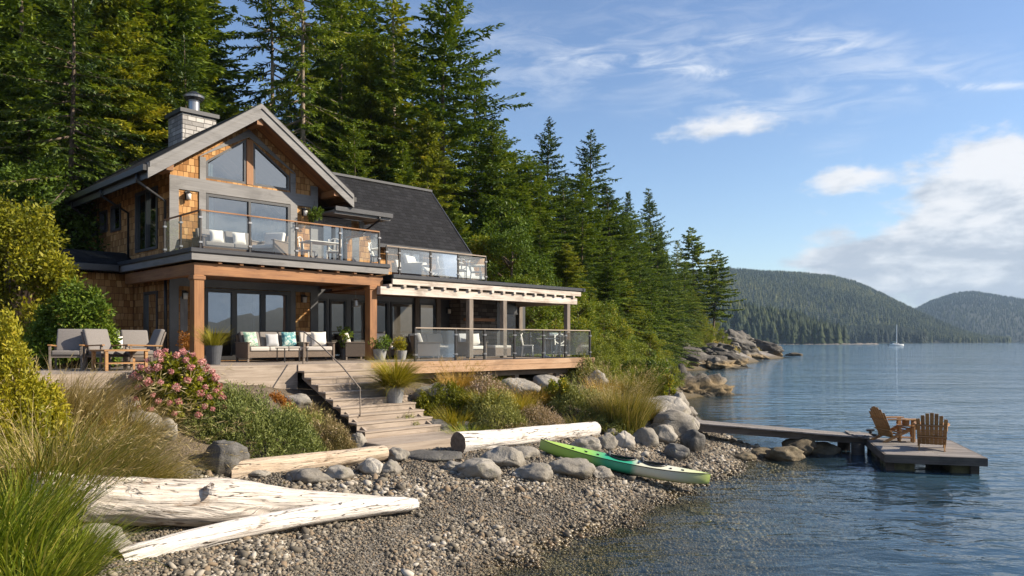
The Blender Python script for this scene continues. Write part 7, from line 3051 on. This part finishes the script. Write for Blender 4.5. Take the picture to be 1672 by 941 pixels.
# ---- hydrangea with pink heads
hb, HC, HR, (hw, hh) = shrub(285, 680, 152, 104, 'rounded hydrangea bush covered in pink flower heads in front of the deck', 'yellowgreen', 90, 130, .08, 'hydrangea', 5, depth=.9, tm=.30, crad=.20, stems=16, Y=15.1)
r = np.random.default_rng(77)
heads = []
lvh = Leaves(78)
for k in range(130):
    d = unit(r.normal(0, 1, (1, 3)))
    o_ = .085 * d
    D = unit(d + r.normal(0, .6, (1, 3)))
    lvh.add(o_ * np.array([1, 1, .8]), unit(np.cross(D, r.normal(0, 1, (1, 3)))), D * 0 + unit(np.cross(D, np.array([[.3, .2, 1]]))), .05, .05, np.clip(r.normal(.5, .22), 0, 1))
V, F, T = lvh.arrays()
hm = np_mesh('flower_head', V, F, tint=T)
hm.materials.append(M['petal'])
cnt = 0
for k in range(900):
    if cnt >= 84:
        break
    a, el = r.uniform(0, 2 * PI), math.asin(r.uniform(.0, .98))
    p = np.array([hw / 2 * math.cos(el) * math.cos(a), hw * .45 * math.cos(el) * math.sin(a), hh * math.sin(el) + .06])
    if p[1] > .35 * hw or any(np.linalg.norm(p - q) < .15 for q in heads):
        continue
    heads.append(p)
    o = bpy.data.objects.new('flower_head', hm)
    COL.objects.link(o)
    o.parent = hb
    o.location = p
    s = r.uniform(.5, .85)
    o.scale = (s, s, s)
    o.rotation_euler = (r.normal(0, .4), r.normal(0, .4), r.uniform(0, 6))
    cnt += 1

# ---- bank between hydrangea, deck and the short log
spiky(420, 735, 225, 92, 'wide low green juniper spreading above the short driftwood log', 'juniper', 10, 2400, .085, .17, .48, 'juniper', depth=.75, sprig=9, Y=15.6)
spiky(345, 728, 105, 56, 'smaller juniper mound behind the dark boulder', 'juniper', 11, 900, .08, .17, .42, 'juniper', depth=.8, sprig=8, Y=15.0)
spiky(500, 700, 115, 62, 'grey-green sprawling evergreen below the deck left of the steps', 'greygreen', 12, 1100, .08, .18, .45, 'juniper', depth=.8, sprig=8, Y=17.0)
spiky(540, 722, 92, 66, 'purple-brown heather beside the lower steps', 'heather', 13, 1100, .07, .16, .55, 'heather', depth=.9, sprig=8, Y=16.7)
spiky(520, 690, 84, 58, 'taller grey-brown heather in front of the upper side of the steps', 'heather', 17, 1000, .075, .16, .5, 'heather', depth=.8, sprig=8, Y=17.9)
tuft(492, 668, 'thin dry stalks at the foot of the stair side by the deck boards', 'grass_mix', 260, .35, .7, .012, .5, .7, tm=.55, tsd=.2, seed=74, Y=18.3)
spiky(395, 662, 100, 26, 'low yellow-green ground plant along the foot of the deck boards', 'yellowgreen', 14, 700, .06, .4, .35, 'ground_cover_plant', depth=.5, sprig=6, Y=17.2)
spiky(318, 690, 60, 20, 'reddish ground plant at the foot of the hydrangea', 'heather', 15, 300, .06, .3, .75, 'ground_cover_plant', depth=.6, sprig=6, Y=15.6)
spiky(470, 655, 60, 22, 'rust-tinted ground plant by the flat rock left of the top steps', 'rust', 16, 260, .06, .3, .5, 'ground_cover_plant', depth=.6, sprig=6, Y=18.6)

# ---- right-hand garden bed
tuft(748, 655, 'golden feathery grass against the deck fascia, right of the potted grass', 'grass_orange', 1100, .36, .85, 0.0159, .40, .55, tm=.6, tsd=.2, seed=20, plume=('grass_orange', 220, 1.15), Y=22.3)
tuft(800, 636, 'green strap-leaved plant in front of the deck boards', 'grass_green', 420, .25, .75, .022, .45, .6, tm=.45, tsd=.2, seed=21, Y=22.6, cat='plant', name='strap_leaf_plant')
tuft(768, 705, 'bright green strap-leaved clump behind the sawn end of the white log', 'grass_green', 900, .42, .75, .024, .7, 1.1, tm=.55, tsd=.18, seed=22, Y=19.4, cat='plant', name='strap_leaf_plant')
tuft(742, 690, 'yellow-green fine grass between the golden grass and the strap-leaved clump', 'grass_lime', 900, .42, .75, 0.0159, .6, .8, tm=.5, tsd=.2, seed=23, Y=20.6)
spiky(808, 690, 110, 56, 'dry twiggy green perennial in the middle of the garden bed', 'greygreen', 24, 900, .09, .16, .4, 'garden_perennial', sprig=8, Y=20.6, depth=.8, cat='plant')
spiky(800, 664, 92, 48, 'tan faded perennial below the broad pale boulder', 'heather', 25, 700, .09, .16, .75, 'garden_perennial', sprig=8, Y=22.0, depth=.8, cat='plant')
tuft(845, 690, 'yellow feathery plant left of the pink-grey heather', 'grass_lime', 900, .40, .72, 0.0159, .55, .7, tm=.62, tsd=.18, seed=26, Y=21.5, plume=('grass_orange', 120, 1.05))
tuft(880, 675, 'yellow-brown grass right of the feathery yellow plant', 'grass_orange', 800, .42, .62, 0.0159, .6, .8, tm=.42, tsd=.2, seed=27, Y=23.2)
spiky(885, 700, 82, 40, 'pink-grey heather just above the white log', 'heather', 28, 800, .07, .16, .85, 'heather', sprig=7, Y=20.9, depth=.8)
spiky(945, 690, 105, 66, 'grey-green bushy plant left of the tall grass', 'greygreen', 29, 1200, .09, .18, .5, 'garden_perennial', sprig=9, Y=22.8, depth=.8, cat='plant')
tuft(945, 700, 'tan tuft with arching blades at the foot of the grey-green bushy plant', 'grass_mix', 420, .3, .62, 0.0188, .8, 1.1, tm=.5, tsd=.2, seed=30, Y=21.6)
tuft(1016, 702, 'tallest golden-green grass clump at the right end of the garden', 'grass_mix', 2600, .55, 1.45, 0.0188, .30, .45, tm=.36, tsd=.2, seed=31, plume=('grass_tan', 300, 1.12), wind=(.05, 0), Y=22.4)
tuft(1050, 690, 'lower golden grass leaning right behind the big boulder pile', 'grass_mix', 900, .40, .95, 0.0174, .5, .8, tm=.45, tsd=.2, seed=32, wind=(.15, 0), Y=24.4)
tuft(985, 668, 'orange-tipped grass behind the tallest grass clump', 'grass_orange', 500, .5, .9, 0.0174, .4, .6, tm=.55, tsd=.2, seed=34, Y=26.0)
shrub(912, 652, 46, 66, 'small red-brown and green shrub with a thin stem in front of the deck', 'maple', 26, 60, .07, 'small_shrub', 35, Y=22.9, tm=.7, crad=.3, stems=6, base_lift=.45)
spiky(962, 640, 90, 52, 'green bush at the right end of the deck above the squarish boulder', 'greygreen', 36, 800, .09, .3, .45, 'garden_perennial', sprig=8, Y=29.0, cat='plant')
spiky(700, 702, 60, 26, 'little bright green mound between the steps and the golden grass', 'yellowgreen', 37, 360, .06, .3, .3, 'ground_cover_plant', sprig=6, Y=20.2)
spiky(668, 690, 50, 34, 'grey-green sprigs beside the grey pot', 'greygreen', 38, 300, .07, .2, .4, 'ground_cover_plant', sprig=7, Y=19.7)
spiky(860, 712, 110, 20, 'low dry ground plant along the back of the white log', 'heather', 39, 500, .06, .2, .5, 'ground_cover_plant', sprig=6, Y=20.0, depth=.5)
shrub(1070, 650, 70, 78, 'dark leafy shrub with whitish flower specks on the bank above the water', 'maple', 40, 110, .085, 'leafy_shrub', 41, Y=31.0, tm=.35, crad=.26)
shrub(1092, 662, 44, 50, 'yellowish shrub at the water edge behind the big boulder pile', 'maple', 30, 100, .08, 'leafy_shrub', 42, Y=30.0, tm=.75, crad=.28)

tuft(792, 680, 'lime-green grassy plant in the middle of the bed above the strap-leaved clump', 'grass_lime', 1000, .5, .7, 0.0188, .6, .8, tm=.5, tsd=.2, seed=60, Y=21.3)
tuft(830, 668, 'yellow seed-topped grass below the boulders under the deck', 'grass_orange', 800, .5, .6, 0.0174, .6, .8, tm=.5, tsd=.2, seed=61, Y=23.6)
tuft(910, 668, 'green and gold grass tuft in front of the tall lichened boulder', 'grass_mix', 900, .45, .62, 0.0174, .6, .8, tm=.35, tsd=.2, seed=62, Y=24.2)
spiky(722, 680, 90, 50, 'yellow-green bushy plant at the left end of the garden bed by the steps', 'yellowgreen', 63, 800, .09, .25, .3, 'garden_perennial', sprig=8, Y=21.4, cat='plant')
spiky(1000, 690, 70, 40, 'olive bushy plant at the foot of the tallest grass clump, left side', 'greygreen', 64, 600, .09, .2, .4, 'garden_perennial', sprig=8, Y=22.0, cat='plant')
tuft(1040, 640, 'olive grass on the bank between the tallest grass and the dark shrub', 'grass_mix', 1000, .7, 1.0, 0.0203, .5, .7, tm=.3, tsd=.2, seed=65, Y=28.5)

# ---- pots
def potted(px, py, label, kind, Y=None, z=None, ph=.42, pr=.20, mat='dpot', seed=0, **k):
    if Y is None:
        x, y, g = hit(px, py)
    else:
        y, x = Y, (px - CXP) / FPX * Y
        g = ground(x, y)
    if z is not None:
        g = z
    rt = empty('potted_plant', (x, y, g), 0, label, 'potted plant')
    pot(rt, [(pr * .72, 0), (pr * .95, ph * .8), (pr, ph), (pr * .88, ph), (pr * .86, ph * .93)], mat)
    if kind == 'grass':
        o = tuft(0, 0, None, k.get('leaf', 'grass_lime'), k.get('n', 320), pr * .7, k.get('length', .7), k.get('width', .016), k.get('spread', .55), .8, tm=.5, tsd=.2, seed=seed, parent=rt, pname='leaves')
        o.location = (0, 0, ph * .92)
    else:
        lv = Leaves(seed)
        r_ = np.random.default_rng(seed + 3)
        n = 16
        C = [np.array([r_.normal(0, pr * .6), r_.normal(0, pr * .6), ph + r_.uniform(.03, k.get('length', .35))]) for _ in range(n)]
        blob_leaves(lv, r_, C, [pr * .55] * n, 60, k.get('size', .06), tm=k.get('tm', .45))
        lv.build('leaves', k.get('leaf', 'laurel'), rt)
    return rt


x_, y_ = uv2w(ufv(349, -.9), -.9)
potted(349, 0, 'tall charcoal pot with spiky yellow-green grass on the deck edge', 'grass', Y=y_, z=DZ, ph=.50, pr=.22, mat='dpot', seed=50, n=360, length=.72, leaf='grass_lime')
potted(645, 655, 'grey pot with large arching grass standing beside the steps', 'grass', Y=20.4, z=1.86, ph=.48, pr=.26, mat='concrete', seed=51, n=2000, length=1.15, width=.016, spread=.95, leaf='grass_lime')
x_, y_ = uv2w(ufv(621, .0), -.4)
potted(620, 0, 'round grey pot with a leafy green plant behind the right cedar post', 'leaf', Y=y_, z=DZ, ph=.36, pr=.23, mat='concrete', seed=52, length=.4)
x_, y_ = uv2w(ufv(302, 1.8), 1.6)
potted(302, 0, 'pot with rust and green leaves beside the left cedar post', 'leaf', Y=y_, z=DZ, ph=.34, pr=.22, mat='dpot', seed=53, length=.5, leaf='rust')
x_, y_ = uv2w(ufv(563, 1.2), 1.0)
potted(563, 0, 'narrow dark pot with an upright green plant beside the glass doors', 'leaf', Y=y_, z=DZ, ph=.36, pr=.15, mat='dpot', seed=54, length=.7)
x_, y_ = uv2w(ufv(655, .2), .2)
potted(655, 0, 'low grey pot with yellow flowers left of the railing', 'leaf', Y=y_, z=DZ, ph=.30, pr=.20, mat='concrete', seed=55, length=.4, leaf='yellowgreen', tm=.7)
x_, y_ = uv2w(ufv(846, 1.2), 1.2)
potted(846, 0, 'grey pot with dark green bush beside the stone fireplace', 'leaf', Y=y_, z=DZ, ph=.40, pr=.24, mat='dpot', seed=56, length=.6)
# hanging basket on the balcony wall, plant on the balcony
hx, hy = uv2w(ufv(513, 2.3), 2.3)
bk_ = empty('hanging_basket', (hx, hy, zfv(513, 350, 2.3)), 0, 'hanging basket of green fern on the balcony wall beside the right lamp', 'hanging basket')
lv = Leaves(58)
r_ = np.random.default_rng(59)
blob_leaves(lv, r_, [np.array([r_.normal(0, .12), r_.normal(0, .12), r_.uniform(-.12, .18)]) for _ in range(14)], [.12] * 14, 45, .10, .3, tm=.4)
lv.build('leaves', 'laurel', bk_)
mb = MB()
mb.lathe([(.05, -.16), (.14, -.08), (.17, .02), (.15, .02)], 16)
mb.build('basket', M['twig'], bk_)
mb = MB()
mb.tube([(0, 0, 0), (0, 0, .45)], .006, 5)
mb.build('hanger', M['dark'], bk_)

# climbing leaves and twiggy undergrowth carpeting the bank under the trees: nobody could count them
def carpet(name, label, mat, n, box, seed, size=.10, zmin=1.2, tm=.4, wmax=None, hgt=.35):
    r = np.random.default_rng(seed)
    x, y = r.uniform(box[0], box[1], n), r.uniform(box[2], box[3], n)
    g = ground_np(x, y)
    ok = g > zmin + r.normal(0, .25, n)
    dx, dy = x - P0[0], y - P0[1]
    u, v = dx * UX + dy * UY, -dx * UY + dy * UX
    ok &= ~((u > -3.2) & (u < U1 + .4) & (v > VD - .1) & (v < 13.5))
    ok &= ~((u > sv - .7) & (u < su + .5) & (v > vb - 1.5) & (v < VD))
    ok &= ~((u > -7.4) & (u < -2) & (v > -4.8) & (v < 3))
    if wmax is not None:
        ok &= g < wmax
    x, y, g = x[ok], y[ok], g[ok]
    n = len(x)
    pat = .5 + .5 * np.sin(x * 1.3 + 2 * np.sin(y * .7)) * np.sin(y * 1.1 + x * .4)
    z = g + hgt * pat * r.uniform(0, 1, n)
    D = unit(r.normal(0, 1, (n, 3)) + np.array([0, 0, .5]))
    lv = Leaves(seed)
    lv.add(np.stack([x, y, z], 1), D, unit(np.cross(D, r.normal(0, 1, (n, 3)))), size * r.uniform(.6, 1.4, n), size * .4, np.clip(tm + .2 * (pat - .5) + r.normal(0, .14, n), 0, 1))
    return tag(lv.build(name, mat), label, 'undergrowth', None, 'stuff')


carpet('undergrowth', 'leafy undergrowth covering the bank at the edge of the wood', 'maple', 60000, (-4, 16, 30, 62), 90, .14, 1.5, .45, hgt=.6)
carpet('undergrowth', 'green undergrowth on the slope towards the rocky point', 'laurel', 60000, (0, 46, 60, 165), 91, .30, 3.0, .5, hgt=1.2)
carpet('ground_cover', 'small creeping plants and dry stalks between the garden plants', 'heather', 26000, (-12, 5.5, 10, 30), 92, .055, 1.28, .4, hgt=.10)


carpet('dry_grass', 'golden brown grass on the open slope above the rocks of the point', 'grass_mix', 40000, (22, 56, 112, 178), 93, .45, 1.8, .6, hgt=.5)


def wrack():
    r = np.random.default_rng(55)
    n = 60000
    y = 8 + 16 * r.uniform(0, 1, n)
    x = r.uniform(-4, 10, n)
    g = ground_np(x, y) + .05 * np.sin(x * 3 + y) + .03 * np.sin(x * 7.3)
    line = np.abs(g - .11) < np.abs(r.normal(0, .035, n))
    line |= np.abs(g - .34) < np.abs(r.normal(0, .008, n))
    line &= (np.abs(x / y) < .7) & (np.sin(x * 2.2 + 1.4 * np.sin(y * 1.7)) + r.normal(0, .5, n) > .1) & (np.abs(g - .2) < .2)
    x, y = x[line], y[line]
    n = len(x)
    D = unit(r.normal(0, 1, (n, 3)) * np.array([1, 1, .25]))
    S = unit(np.cross(D, np.array([0, 0, 1.]) + r.normal(0, .4, (n, 3))))
    lv = Leaves(56)
    lv.add(np.stack([x, y, ground_np(x, y) + _bumps(x, y) + r.uniform(.02, .05, n)], 1), D, S, r.uniform(.03, .11, n), r.uniform(.008, .022, n), np.clip(r.normal(.25, .2, n), 0, 1), r.uniform(-.2, .3, n))
    tag(lv.build('seaweed', 'weed'), 'brown and yellow seaweed scraps washed up along the water line', 'seaweed', None, 'stuff')


M['weed'] = leaf_mat('seaweed', [(0.0, (0.02, 0.014, 0.006)), (0.5, (0.07, 0.05, 0.015)), (0.85, (0.20, 0.15, 0.03)), (1.0, (0.36, 0.28, 0.08))], .1)
wrack()
